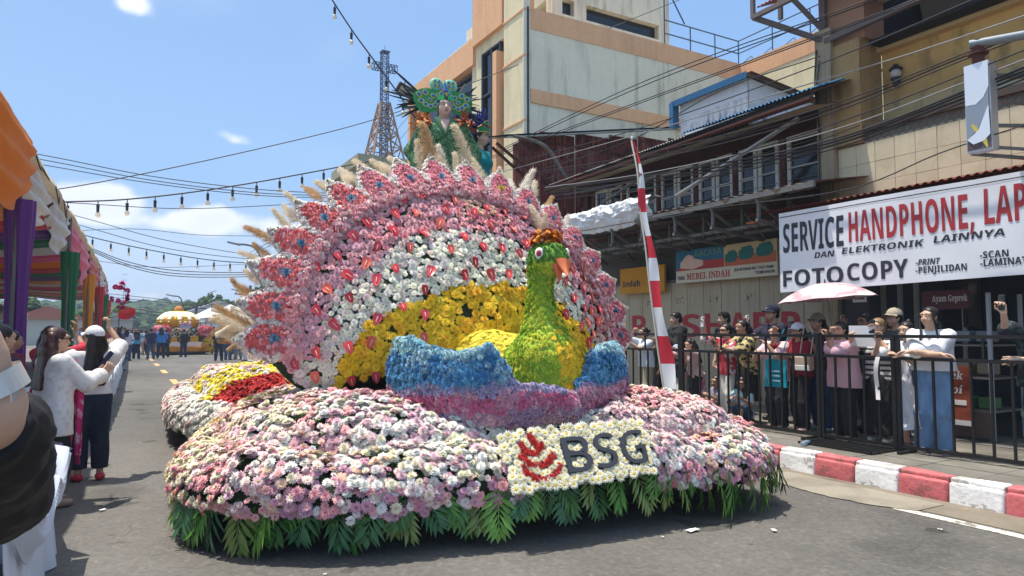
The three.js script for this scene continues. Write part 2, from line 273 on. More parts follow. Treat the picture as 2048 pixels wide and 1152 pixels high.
  for (const h of [.45, .9]) { rl.push(tube([A.clone().setY(y0 + h), B.clone().setY(y0 + h)], .022)); rl.push(tube([B.clone().setY(y0 + h), C.clone().setY(y0 + h)], .022)); }
  for (let k = 0; k <= 3; k++) rl.push(tube([A.clone().lerp(B, k / 3).setY(y0), A.clone().lerp(B, k / 3).setY(y0 + .9)], .022)); for (let k = 1; k <= 4; k++) rl.push(tube([B.clone().lerp(C, k / 4).setY(y0), B.clone().lerp(C, k / 4).setY(y0 + .9)], .022));
  rl.push(tube([A.clone().setY(y0 + .9), A.clone().setY(y0 + 2.2)], .025)); rl.push(tube([A.clone().setY(y0 + 2.2), A.clone().add(V(.9, 0, 0)).setY(y0 + .95)], .025));
  part(b, 'roof_railing', merge(rl), std([.05, .09, .16], .5));
  const cur = []; for (let k = 0; k < 6; k++) { const p = B.clone().lerp(C, .1 + k * .15).setY(y0); cur.push(tube([p, p.clone().add(V(0, .16, 0)), p.clone().add(V(0, .06, -.35)), p.clone().add(V(0, .02, -.6))], .012, 5)); } part(b, 'loose_rebar', merge(cur), mats.frameDark);
}
{ // rusty red sheet-metal lean-to between the corner building and the wooden shop
  const b = thing('rusty_shed', 'rusty red corrugated metal upper storey behind the wooden shop', 'building');
  const S = 14.6;
  const wall = (x0, x1) => { const g = corrugated(W(x0, 4.2, S), W(x1, 4.2, S), W(x0, 6.55 + (x0 - 9.5) * .1, S), .09, .012); return boxUV(g); };
  for (const [a, c] of [[9.15, 10.2], [10.22, 11.3], [11.32, 12.3], [12.32, 13.4], [13.42, 14.4]]) part(b, 'metal_sheet', wall(a, c), mats.rust);
  part(b, 'batten', merge([bx(9.1, 14.4, 6.22, 6.27, S - .05, S - .015), bx(11.28, 11.34, 4.2, 6.6, S - .05, S - .015)]), mats.brownPaint);
  part(b, 'side_wall', boxUV(corrugated(W(9.15, 4.2, S + 1.4), W(9.15, 4.2, S), W(9.15, 6.5, S + 1.4), .09, .012)), mats.rust);
  const rf = (o) => boxUV(thick(quad(W(7.9, 6.12 + o, S - .55), W(14.5, 7.33 + o, S - .55), W(14.5, 7.7 + o, S + 1.4), W(7.9, 6.5 + o, S + 1.4), 8, 2), .04));
  part(b, 'roof', rf(0), std([.10, .16, .17], .6));
  part(b, 'roof_fascia', merge([bar(W(7.9, 6.05, S - .56), W(14.5, 7.26, S - .56), .09, .03)]), std([.30, .34, .31], .7));
  part(b, 'rafter', merge([bar(W(8.3, 6.1, S - .4), W(9.6, 5.0, S), .06), bar(W(8, 6.1, S + .2), W(9.3, 5.3, S + .2), .06), bar(W(8.2, 6.16, S + .8), W(9.3, 5.4, S + .8), .06)]), mats.brownPaint);
  part(b, 'gutter_pipe', tube([W(8.0, 6.08, S - .62), W(8.9, 5.95, S - .62), W(9.6, 5.3, S - .5), W(10.2, 5.0, S - .4)], .045, 8), mats.greySteel);
}
{ // whitewashed attic block on the wooden shop
  const stain = std(0xffffff, .85, { map: paint(512, 512, [2.2, 1.25], (u, v) => { const k = pfbm(u, v * .1, 48, 4, 21), b = pfbm(u, v, 6, 4, 22), m = sstep(.25, .55, v) * (1 - sstep(.62, .95, v) * .7); const d = sstep(.42, .72, k * .65 + b * .4) * m; const base = .82 + (pfbm(u, v, 40, 2, 23) - .5) * .08; const j = (Math.abs(((u * 5.5) % 1) - .5) > .485 || Math.abs(((v * 3) % 1) - .5) > .485) ? .06 : 0; return [base - d * .5 - j, base + .01 - d * .48 - j, base + .03 - d * .44 - j]; }) });
  const b = thing('attic_block', 'whitewashed stained attic room with a blue metal roof edge', 'building');
  part(b, 'front_wall', boxUV(bx(11, 11.1, 5.3, 6.62, 9.62, 11.55)), stain);
  part(b, 'side_wall', boxUV(thick(quad(W(11.02, 5.3, 9.6), W(14.6, 5.3, 9.6), W(14.6, 6.25, 9.6), W(11.02, 6.62, 9.6), 4, 2), .08)), stain);
  part(b, 'roof', boxUV(corrugated(W(10.86, 6.68, 9.5), W(10.86, 6.68, 11.7), W(14.6, 6.3, 9.5), .076, .012)), mats.zinc);
  part(b, 'roof_edge', merge([boxUV(corrugated(W(10.84, 6.7, 9.5), W(10.84, 6.7, 11.7), W(10.84, 6.56, 9.5), .076, .014)), bx(10.82, 11, 6.1, 6.66, 11.6, 11.72)]), mats.blueTrim);
  part(b, 'verge_board', bar(W(10.9, 6.68, 9.47), W(14.6, 6.29, 9.47), .09, .02), mats.brownPaint);
}
const FONT = await new FontLoader().loadAsync('fonts/droid/droid_sans_bold.typeface.json');
const SERIF = await new FontLoader().loadAsync('fonts/droid/droid_serif_bold.typeface.json');
// Lettering lies flat on a wall facing the road: h is the base line, s0 the left end, s1 the right end
function lettering(str, t, s0, s1, h, size, font = FONT, depth = .004, italic = 0) {
  const g = new TextGeometry(str, { font, size: 1, depth: 1, curveSegments: 5, bevelEnabled: false }); g.computeBoundingBox(); const b = g.boundingBox;
  const kx = (s0 - s1) / (b.max.x - b.min.x), ky = size / (b.max.y - Math.min(0, b.min.y) * 0); const p = g.attributes.position;
  for (let i = 0; i < p.count; i++) { const x = (p.getX(i) - b.min.x) * kx + p.getY(i) * ky * italic, y = p.getY(i) * ky, z = p.getZ(i) * depth; p.setXYZ(i, t - z, h + y, -(s0 - x)); }
  g.computeVertexNormals(); return clean(g);
}
{ // wooden furniture shop
  const b = thing('wooden_shop', 'old two-storey wooden shop with a row of casement windows above shutters', 'building');
  const T = 10, SA = 7.12, SB = 13.9;
  part(b, 'wall', merge([bx(T + .1, T + .3, 2.5, 3.85, SA, SB), bx(T + .1, T + .3, 4.86, 5.15, SA, SB), bx(T + .1, T + .3, 0, 6, SB, SB + .15), bx(T + .5, T + .7, 0, 2.6, SA, SB)]), mats.brownPaint);
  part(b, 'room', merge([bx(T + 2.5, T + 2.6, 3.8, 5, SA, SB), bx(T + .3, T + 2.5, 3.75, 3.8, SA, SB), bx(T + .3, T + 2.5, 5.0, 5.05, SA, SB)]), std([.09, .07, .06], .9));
  // casements
  const wins = [[12.95, 12.42, 1], [12.38, 11.9, 1], [11.72, 11.25, 0], [11.2, 10.72, 0], [10.55, 10.12, 0], [10.08, 9.65, 0], [9.5, 9.06, 0], [9.02, 8.6, 0], [8.46, 8.02, 1], [7.98, 7.55, 1], [7.38, 7.14, 1]];
  const opens = [[13.5, 12.98], [12.95, 12.42], [12.38, 11.86], [11.68, 11.18], [11.14, 10.68], [10.52, 10.1], [10.06, 9.62], [9.46, 9.0], [8.96, 8.5], [8.36, 7.9], [7.86, 7.74]];
  const edges = [[13.45, 12.95], [12.91, 12.41], [12.27, 11.79], [11.75, 11.27], [11.12, 10.66], [10.62, 10.16], [10.02, 9.6], [9.56, 9.14], [9.0, 8.58], [8.54, 8.1], [7.92, 7.2]];
  edges.forEach(([a, c], i) => {
    const h0 = 3.86, h1 = 4.84, w = part(b, 'window', merge([bx(T, T + .07, h0, h1, c, c + .07), bx(T, T + .07, h0, h1, a - .07, a), bx(T, T + .07, h1 - .07, h1, c + .07, a - .07), bx(T, T + .07, h0, h0 + .06, c + .07, a - .07), bx(T + .01, T + .06, h0 + .4 - (i > 8 ? 0 : .02), h0 + .435, c + .07, a - .07)]), mats.whiteTrim);
    part(w, 'pane', bx(T + .04, T + .05, h0 + .06, h1 - .07, c + .07, a - .07), new THREE.MeshPhysicalMaterial({ color: [0x1a1c20, 0x23262b, 0x15171b][i % 3], roughness: .08, side: THREE.DoubleSide }));
    const g = []; for (let k = 1; k < 5; k++) g.push(bx(T - .012, T - .002, h0 + k * .2, h0 + k * .2 + .012, c + .02, a - .02)); part(w, 'security_bar', merge(g), mats.greySteel);
  });
  const posts = [13.47, 12.3, 11.14, 10.04, 9.02, 7.94]; posts.forEach((s) => part(b, 'wall_post', bx(T - .03, T + .1, 3.85, 4.86, s, s + .1), mats.brownPaint));
  part(b, 'transom', merge([bx(T + .05, T + .1, 4.86, 5.2, SA, SB), bx(T, T + .06, 4.86, 4.92, SA, SB)]), mats.brownPaint);
  // roof, fascia, soffit
  part(b, 'roof', boxUV(corrugated(W(8.82, 5.03, 6.5), W(8.82, 4.93, 13.9), W(11.3, 5.95, 6.5), .076, .014)), mats.zinc);
  part(b, 'roof_edge', boxUV(corrugated(W(8.8, 5.06, 6.5), W(8.8, 5.06, 9.2), W(9.6, 5.36, 6.5), .076, .016)), mats.blueTrim);
  part(b, 'fascia', merge([bar(W(8.87, 4.93, 6.55), W(8.87, 4.83, 13.9), .15, .03)]), mats.brownPaint);
  part(b, 'soffit', boxUV(thick(quad(W(8.9, 4.84, 6.6), W(8.9, 4.8, 13.88), W(9.62, 4.98, 13.88), W(9.62, 5.02, 6.6), 2, 2), .015)), plaster([.62, .56, .46], [.4, .35, .28], .8, 81, .2, [2, 2], 256));
  // folding door panels with worn cream paint
  const door = plaster([.71, .66, .56], [.52, .46, .38], .6, 83, .5, [1.5, 2.6], 256);
  let k = 0; for (let s = 7.2; s < 13.6; s += .455) { const w = .445; part(b, 'door_panel', merge([rbx(.05, 2.33, w, .006, T + .02, .155 + 1.165, -(s + .225))]), door); if (k++ % 2) { const d = []; for (let q = 0; q < 12; q++) d.push(ball(.011, T - .006, 2.1 + (h3(k, q, 1) - .5) * .12 + .0, -(s + .08 + h3(k, q, 2) * .22), 5, 4)); part(b, 'bolt_cluster', merge(d), mats.frameDark); } }
  part(b, 'door_lintel', bx(T - .03, T + .1, 2.49, 2.53, SA, 13.7), mats.greySteel);
  // big red word painted on the doors
  const red = std([.40, .03, .04], .7); const ls = [10.55, 9.9, 9.28, 8.72, 8.1, 7.6];
  'SHARP'.split('').forEach((c, i) => part(b, 'painted_letter', lettering(c, T - .007, ls[i], ls[i + 1] + .13, 1.36, .46, FONT, .003), red));
  part(b, 'painted_letter', lettering('P', T - .007, 12.1, 11.65, 1.36, .46, FONT, .003), red);
  // steel awning with trusses
  const aw = thing('steel_awning', 'grey sheet-metal awning on steel trusses over the furniture shop front', 'awning');
  part(aw, 'roof_sheet', boxUV(corrugated(W(8.55, 3.62, 6.3), W(8.55, 3.66, 10.2), W(10, 3.86, 6.3), .2, .012)), mats.zinc);
  part(aw, 'front_beam', bx(8.5, 8.55, 3.53, 3.61, 6.3, 10.2), mats.greySteel);
  part(aw, 'lower_sheet', boxUV(corrugated(W(8.7, 3.5, 9.7), W(8.7, 3.55, 13.6), W(10, 3.7, 9.7), .2, .012)), mats.zinc);
  for (const s of [7.35, 8.3, 9.2, 10.1, 11, 12, 13]) part(aw, 'truss', merge([bar(W(8.55, 3.5, s), W(10, 3.72, s), .05), bar(W(8.55, 3.2, s), W(10, 3.05, s), .05), bar(W(8.6, 3.22, s), W(8.6, 3.5, s), .045), bar(W(9.3, 3.13, s), W(9.3, 3.6, s), .045), bar(W(8.62, 3.45, s), W(9.28, 3.15, s), .04), bar(W(9.95, 3.06, s), W(9.32, 3.55, s), .04)]), mats.greySteel);
  part(aw, 'purlin', merge([8.9, 9.5].map((t) => bx(t, t + .05, 3.16, 3.21, 7.3, 13.2))), mats.greySteel);
  const ch = part(aw, 'diagonal_brace', merge([bar(atT(1352, 392, 8.7), atT(1598, 236, 9.55), .13, .03)]), std([.45, .47, .49], .5)); ch.userData.label = 'flat pale steel strip running up to the eaves';
  part(aw, 'diagonal_brace', merge([bar(atT(1205, 405, 9), atT(1300, 345, 9.6), .1, .03)]), mats.greySteel);
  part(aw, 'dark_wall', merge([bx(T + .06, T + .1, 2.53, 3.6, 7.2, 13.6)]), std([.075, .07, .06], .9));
}
{ // crumpled white tarp over the lower awning
  const g = surf((u, v) => { const s = lerp(12.6, 9.75, u), n = fbm(u * 9, v * 3, 2, 4) - .5, f = Math.abs(fbm(u * 14 + v * 2, v * 5, 7, 3) - .5); const t = 8.62 - .14 * Math.sin(v * Math.PI) - f * .3; const top = 4.02 + n * .16, bot = 3.62 - .12 * Math.sin(u * 3.1) + n * .2; return W(v > .85 ? t + (v - .85) * 2.5 : t, lerp(bot, top, Math.min(1, v / .85)), s); }, 90, 26);
  const m = tag(part(scene, 'white_tarpaulin', thick(g, .006), std([.74, .75, .78], .5)), 'crumpled white plastic tarpaulin draped over the shop awning', 'tarpaulin');
}
{ // shop signs
  const sg = thing('furniture_sign', 'long furniture shop signboard painted with a bed and teal sofas', 'sign');
  const T = 9.82, A = 10.5, B = 8.02, h0 = 2.44, h1 = 3.08, hm = 2.68;
  part(sg, 'board', merge([bx(T, T + .05, h0, h1, B, A)]), std([.66, .60, .46], .7));
  part(sg, 'blue_panel', bx(T - .004, T, hm, h1, 9.22, A), plaster([.20, .46, .58], [.3, .4, .44], .6, 91, .3, [1, 1], 128));
  part(sg, 'sand_panel', bx(T - .004, T, hm, h1, B, 9.22), std([.62, .48, .26], .7));
  const red = std([.46, .045, .05], .7), terra = std([.55, .14, .06], .7), teal = std([.015, .16, .15], .7), pink = std([.76, .52, .42], .7), tan = std([.62, .4, .2], .7);
  const sheet = (pts, o = .006) => { const s = new THREE.Shape(pts.map(([x, y]) => new THREE.Vector2(x, y))); const g = new THREE.ExtrudeGeometry(s, { depth: .003, bevelEnabled: false, curveSegments: 6 }); const p = g.attributes.position; for (let i = 0; i < p.count; i++) p.setXYZ(i, T - o - p.getZ(i), p.getY(i), -p.getX(i)); g.computeVertexNormals(); return clean(g); };
  part(sg, 'painted_floor', sheet([[10.48, hm], [9.22, hm], [9.22, hm + .16], [10.1, hm + .17], [10.48, hm + .02]].map(([a, c]) => [a, c])), red);
  part(sg, 'painted_floor', sheet([[9.2, hm], [8.04, hm], [8.04, hm + .19], [9.2, hm + .17]]), terra);
  part(sg, 'painted_bed', sheet([[10.36, hm + .05], [10.02, hm + .01], [9.74, hm + .07], [9.74, hm + .17], [9.98, hm + .22], [10.02, hm + .28], [10.14, hm + .31], [10.24, hm + .26], [10.3, hm + .2], [10.36, hm + .16]], .011), pink);
  for (const [a, c, y, q] of [[9.18, 8.9, .17, .1], [8.86, 8.52, .2, .12], [8.46, 8.1, .22, .12]]) part(sg, 'painted_sofa', sheet([[a, hm + y - .06], [a, hm + y + q * .5], [a - .05, hm + y + q * .6], [a - .08, hm + y + q], [c + .06, hm + y + q + .02], [c, hm + y + q * .5], [c, hm + y - .05], [c + .07, hm + y - .1], [a - .07, hm + y - .11]], .011), teal);
  part(sg, 'lettering', lettering('ARCASA', T - .005, 9.98, 9.27, hm + .25, .12), std([.15, .28, .26], .8));
  part(sg, 'lettering', lettering('MEBEL INDAH', T - .001, 10.2, 9.08, h0 + .05, .125, SERIF), std([.5, .05, .04], .7));
  part(sg, 'lettering', merge([lettering('TOKO', T - .001, 10.46, 10.26, h0 + .06, .075), lettering('JLN VETERAN NO 7 TELP 35406', T - .001, 8.98, 8.1, h0 + .135, .05), lettering('TOMOHON', T - .001, 8.5, 8.08, h0 + .05, .055)]), mats.black);
  const y = thing('yellow_sign', 'weathered yellow shop sign half hidden behind the flower fan', 'sign');
  part(y, 'board', merge([bx(T, T + .05, 2.3, 2.86, 10.85, 12.3)]), plaster([.78, .55, .16], [.55, .4, .18], .6, 93, .4, [1, 1], 128));
  part(y, 'lettering', merge([lettering('Indah', T - .001, 12.2, 11.62, 2.45, .14), lettering('TGR', T - .001, 11.2, 11.02, 2.5, .1)]), mats.black);
}
{ // photocopy shop
  const b = thing('copy_shop_building', 'two-storey photocopy shop with cream wall tiles and a stained ochre balcony', 'building');
  const T = 9.8, SA = 7.08, SB = -3;
  const ochre = std(0xffffff, .9, { map: paint(512, 512, [6, 1.5], (u, v) => { const a = pfbm(u, v, 5, 5, 101), k = pfbm(u, v * .15, 40, 4, 103); const top = [.84, .69, .43], mid = [.72, .58, .36], low = [.72, .70, .60]; const f = clamp(v * 1.1 + (a - .5) * .7, 0, 1); let c = f > .5 ? [0, 1, 2].map((i) => lerp(mid[i], top[i], (f - .5) * 2)) : [0, 1, 2].map((i) => lerp(low[i], mid[i], f * 2)); const d = sstep(.5, .8, k) * .22; return c.map((q) => q * (1 - d) + (a - .5) * .06); }) });
  const umber = plaster([.66, .55, .38], [.46, .37, .24], 1, 105, .6, [2, 2]);
  part(b, 'corner_strip', merge([bx(T - .12, T + .3, 0, 6.3, SA - .28, SA)]), plaster([.66, .60, .50], [.36, .30, .24], .9, 107, .8, [1, 2], 256));
  part(b, 'pillar', bx(T - .06, T + .5, 4.35, 5.98, 6.36, SA - .28), umber);
  part(b, 'recess_wall', boxUV(bx(T + .52, T + .62, 4.3, 5.82, SB, 6.36)), ochre);
  part(b, 'balcony_ledge', bx(T + .38, T + .62, 5.82, 5.94, SB, 6.36), std([.62, .46, .24], .85));
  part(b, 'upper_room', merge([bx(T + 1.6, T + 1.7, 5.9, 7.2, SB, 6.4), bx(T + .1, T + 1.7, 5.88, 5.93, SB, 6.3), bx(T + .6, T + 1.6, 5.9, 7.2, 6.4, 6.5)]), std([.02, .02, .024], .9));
  part(b, 'upper_wall', merge([bx(T, T + .5, 5.98, 7.4, 6.3, SA)]), plaster([.66, .50, .40], [.5, .38, .3], .7, 109, .5, [2, 2], 256));
  part(b, 'upper_beam', bx(T + .1, T + .5, 6.62, 6.9, SB, 6.3), std([.5, .4, .3], .9));
  part(b, 'wall', merge([bx(T + .02, T + .3, 3.3, 4.36, SB, SA - .28)]), plaster([.62, .58, .5], [.5, .46, .4], .5, 111, .2, [2, 2], 256));
  // tiles
  const tm = [0, 1, 2, 3].map((k) => plaster([.84 + k * .012, .785 + k * .012, .66 + k * .01], [.70, .64, .52], .5, 113 + k, .3, [1, 1], 128));
  let k = 0; for (let s = SA - .58; s > 0; s -= .302) for (let r = 0; r < 3; r++) { const w = .297, hh = .298; part(b, 'wall_tile', rbx(.022, hh, w, .004, T + .008 + h3(k, 2, 2) * .002, 3.42 + r * .302 + .15, -(s + .15)), tm[Math.floor(h3(k++, 5, 1) * 4)]); }
  // rail and wire mesh above the tiles
  part(b, 'balcony_rail', bx(T - .03, T + .06, 4.5, 4.6, SB, 6.8), std([.17, .12, .085], .8));
  const ms = []; for (let s = 0; s < 6.8; s += .11) { ms.push(bar(W(T + .015, 4.34, s), W(T + .015, 4.5, s + .11), .01)); ms.push(bar(W(T + .02, 4.5, s), W(T + .02, 4.34, s + .11), .01)); } part(b, 'wire_mesh', merge(ms), std([.15, .13, .1], .7));
  part(b, 'mesh_backing', bx(T + .05, T + .3, 4.36, 4.5, SB, 6.8), std([.24, .22, .18], .9));
  // dark shop front
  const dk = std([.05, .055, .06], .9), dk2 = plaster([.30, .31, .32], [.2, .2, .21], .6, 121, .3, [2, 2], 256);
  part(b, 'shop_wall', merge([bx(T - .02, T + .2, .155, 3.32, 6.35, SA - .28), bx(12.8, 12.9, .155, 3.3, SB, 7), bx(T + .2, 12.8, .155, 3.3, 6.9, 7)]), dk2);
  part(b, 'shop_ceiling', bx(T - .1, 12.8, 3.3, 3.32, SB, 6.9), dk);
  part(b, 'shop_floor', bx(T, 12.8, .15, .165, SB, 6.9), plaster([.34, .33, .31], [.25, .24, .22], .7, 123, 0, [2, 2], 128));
  for (const s of [6.28, 6.02, 5.78]) part(b, 'door_slat', bx(T + .25, T + .3, .165, 2.9, s, s + .06), std([.3, .3, .29], .7));
  part(b, 'roof_truss', merge([bar(W(8.8, 6.55, 7.55), W(T, 6.1, 6.9), .07), bar(W(8.8, 6.53, 7.55), W(8.8, 7.0, 7.55), .06), bar(W(8.8, 6.55, 7.55), W(8.8, 6.55, 3), .07), bar(W(9.15, 6.5, 7.3), W(9.15, 7, 7.3), .06), bar(W(9.3, 6.85, 7.2), W(T, 6.2, 6.9), .06), bar(W(T - .05, 6.1, 6.95), W(T - .05, 7.1, 6.95), .07), bar(W(8.9, 6.9, 7.5), W(8.9, 6.9, 2), .07), bar(W(T - .1, 6.1, 6.9), W(T - .1, 6.28, 2), .08)]), std([.15, .12, .11], .7));
  part(b, 'upper_roof', boxUV(corrugated(W(9.3, 6.98, -2), W(9.3, 6.98, 7.9), W(11, 7.7, -2), .076, .012)), std([.30, .06, .05], .7));
  part(b, 'wall_cable', merge([tube([W(T - .14, 6, SA - .04), W(T - .17, 5.4, SA - .02), W(T - .14, 4.8, SA - .05), W(T - .15, 3.4, SA - .03)], .012, 5), tube([W(T - .15, 5.8, SA - .1), W(T - .19, 5.1, SA - .05), W(T - .15, 4.5, SA - .09)], .01, 5)]), mats.black);
  const aw = thing('red_awning', 'red corrugated awning sheet above the photocopy banner', 'awning');
  part(aw, 'roof_sheet', boxUV(corrugated(W(8.72, 3.33, -2.5), W(8.72, 3.33, 7.75), W(T, 3.5, -2.5), .1, .016)), plaster([.50, .22, .17], [.36, .2, .16], .9, 125, .5, [1, 1], 256));
  part(aw, 'end_board', bar(W(8.8, 3.22, 7.7), W(T, 3.36, 7.7), .16, .03), std([.46, .14, .05], .7));
  part(aw, 'rafter', merge([6.8, 5, 3, 1].map((s) => bar(W(8.85, 3.25, s), W(T, 3.4, s), .05))), mats.brownPaint);
  // banner
  const bn = thing('shop_banner', 'long white vinyl banner advertising handphone service and foto copy', 'banner');
  const TB = 8.72, F = (s, h) => TB + .009 * Math.sin(s * 2.6 + h * 3) + .004 * Math.sin(s * 7 - h * 5);
  const sheet = surf((u, v) => { const s = lerp(7.08, 3.1, u), h = lerp(2.065 + .06 * u, 3.27, v); return W(F(s, h), h, s); }, 60, 14);
  part(bn, 'vinyl_sheet', thick(sheet, .003), std([.80, .81, .84], .45));
  const letter = (str, s0, s1, h, size, mat, it = 0, font = FONT) => { const g = lettering(str, 0, s0, s1, h, size, font, .002, it), p = g.attributes.position; for (let i = 0; i < p.count; i++) p.setX(i, F(-p.getZ(i), p.getY(i)) - .004 + p.getX(i)); part(bn, 'lettering', g, mat); };
  const navy = std([.028, .03, .045], .5), crimson = std([.42, .028, .035], .5);
  letter('SERVICE', 7.01, 6.0, 2.66, .44, navy); letter('HANDPHONE,', 5.92, 4.32, 2.70, .42, crimson); letter('LAP', 4.21, 3.77, 2.72, .42, crimson);
  letter('DAN', 6.47, 6.16, 2.53, .085, navy, .2); letter('ELEKTRONIK', 6.03, 4.93, 2.55, .085, navy, .2); letter('LAINNYA', 4.80, 4.0, 2.57, .085, navy, .2);
  letter('FOTO', 7.02, 6.02, 2.15, .24, navy); letter('COPY', 5.96, 5.12, 2.17, .24, navy); letter('-PRINT', 5.03, 4.74, 2.31, .075, navy, .2); letter('-PENJILIDAN', 5.03, 4.42, 2.21, .08, navy); letter('-SCAN', 4.27, 3.97, 2.33, .08, navy); letter('-LAMINAT', 4.27, 3.79, 2.235, .08, navy);
  part(bn, 'top_line', clean(surf((u, v) => { const s = lerp(7.06, 3.12, u), h = 3.2 + v * .012; return W(F(s, h) - .005, h, s); }, 50, 1)), navy);
  const gr = thing('green_patch_sticker', 'small green sticker at the right end of the white banner', 'sticker'); part(gr, 'sheet', bx(TB - .03, TB - .024, 2.42, 2.55, 3.6, 3.76), std([.02, .3, .12], .5));
  // lantern
  const ln = thing('wall_lantern', 'small dark lantern on the stained ochre wall', 'lamp', [10.24, 5.28, -6.1]);
  part(ln, 'bracket', merge([bar(V(0, .2, 0), V(.1, .22, 0), .03)]), mats.frameDark); part(ln, 'cap', cyl(.1, .03, .08, 0, .2, 0), mats.frameDark); part(ln, 'glass_shade', ball(.085, 0, .13, 0, 12, 8), std([.5, .48, .42], .3)); part(ln, 'base', cyl(.02, .075, .16, 0, -.09, 0, 8), mats.frameDark);
}
{ // torn sign box on a pipe bracket
  const g = thing('torn_sign_box', 'narrow hanging sign box with torn silver cover and a yellow flower picture', 'sign');
  const a = atT(1927, 133, 8), c = atT(1978, 118, 8), y0 = 3.42, y1 = 4.38, sa = -a.z, sc = -c.z, ang = 0;
  part(g, 'box', bx(8.0, 8.14, y0, y1, sc, sa), std([.5, .52, .55], .35, { metal: .5 }));
  part(g, 'poster', boxUV(bx(7.994, 7.999, y0 + .02, y0 + .42, sc + .01, sa - .01)), plaster([.36, .31, .33], [.5, .47, .5], 1, 131, 0, [.3, .3], 128));
  const sh = (pts, o, mat, n) => { const s = new THREE.Shape(pts.map(([u, v]) => new THREE.Vector2(lerp(sa, sc, u), v))); const e = new THREE.ExtrudeGeometry(s, { depth: .004, bevelEnabled: false }); const p = e.attributes.position; for (let i = 0; i < p.count; i++) p.setXYZ(i, 7.994 - o - p.getZ(i), p.getY(i), -p.getX(i)); e.computeVertexNormals(); part(g, n, clean(e), mat); };
  sh([[.03, y1], [.97, y1], [.96, 4.1], [.75, 3.99], [.45, 3.93], [.04, 3.94]], .004, std([.8, .82, .85], .25, { metal: .3 }), 'torn_cover');
  sh([[.04, 3.93], [.5, 3.93], [.8, 4.0], [.95, 4.1], [.93, 3.9], [.5, 3.66], [.06, 3.56]], .002, std([.34, .35, .37], .3, { metal: .6 }), 'torn_cover');
  sh([[.06, 3.56], [.5, 3.64], [.93, 3.9], [.96, 3.58], [.7, 3.52], [.3, 3.5]], .006, std([.82, .84, .87], .25, { metal: .3 }), 'torn_cover');
  const yl = std([.62, .52, .08], .5); for (let k = 0; k < 5; k++) sh([[.22 + k * .12, 3.8 - .04 * k + -.01 + -.02], [.32 + k * .12, 3.79 - .04 * k], [.86, 3.5], [.8, 3.5]].map(([u, v]) => [u, v - .0 - .03 * 0 - .06]), .003 + k * .0004, yl, 'flower_petal');
  const pb = thing('pipe_bracket', 'rusty steel pipe bracket carrying the torn sign box', 'bracket');
  const P = atT(1955, 88, 8.05), E = P.clone().add(V(.75, -.03, 1.6));
  part(pb, 'arm', tube([P.clone().add(V(-.05, 0, -.06)), E], .05, 10), std([.24, .27, .3], .5, { metal: .4 }));
  part(pb, 'coupling', cyl(.06, .06, .28, P.x, P.y - .24, P.z, 12), mats.brownPaint); part(pb, 'flange', cyl(.1, .1, .02, P.x, P.y - .12, P.z, 12), mats.brownPaint);
  part(pb, 'strut', merge([bar(V(8.1, 4.3, a.z), V(9.8, 4.2, a.z + 1.3), .05), bar(V(8.1, 4.05, a.z), V(9.8, 4.0, a.z + .6), .03), bar(V(8.1, 3.72, a.z + .1), V(9.0, 3.72, a.z + .6), .035), bar(V(8.1, 3.43, a.z), V(9.8, 3.42, a.z + .5), .035), bar(V(8.1, 3.46, a.z + .2), V(9.2, 3.2, a.z + 1.4), .03)]), mats.greySteel);
  const jb = thing('junction_box', 'small grey metal junction box behind the torn sign', 'box', [8.9, 3.6, -4.18 + .55]); part(jb, 'body', rbx(.16, .28, .22, .01, 0, .0, 0), mats.greySteel); part(jb, 'lid', rbx(.01, .24, .18, .004, -.085, 0, 0), mats.frameDark);
}
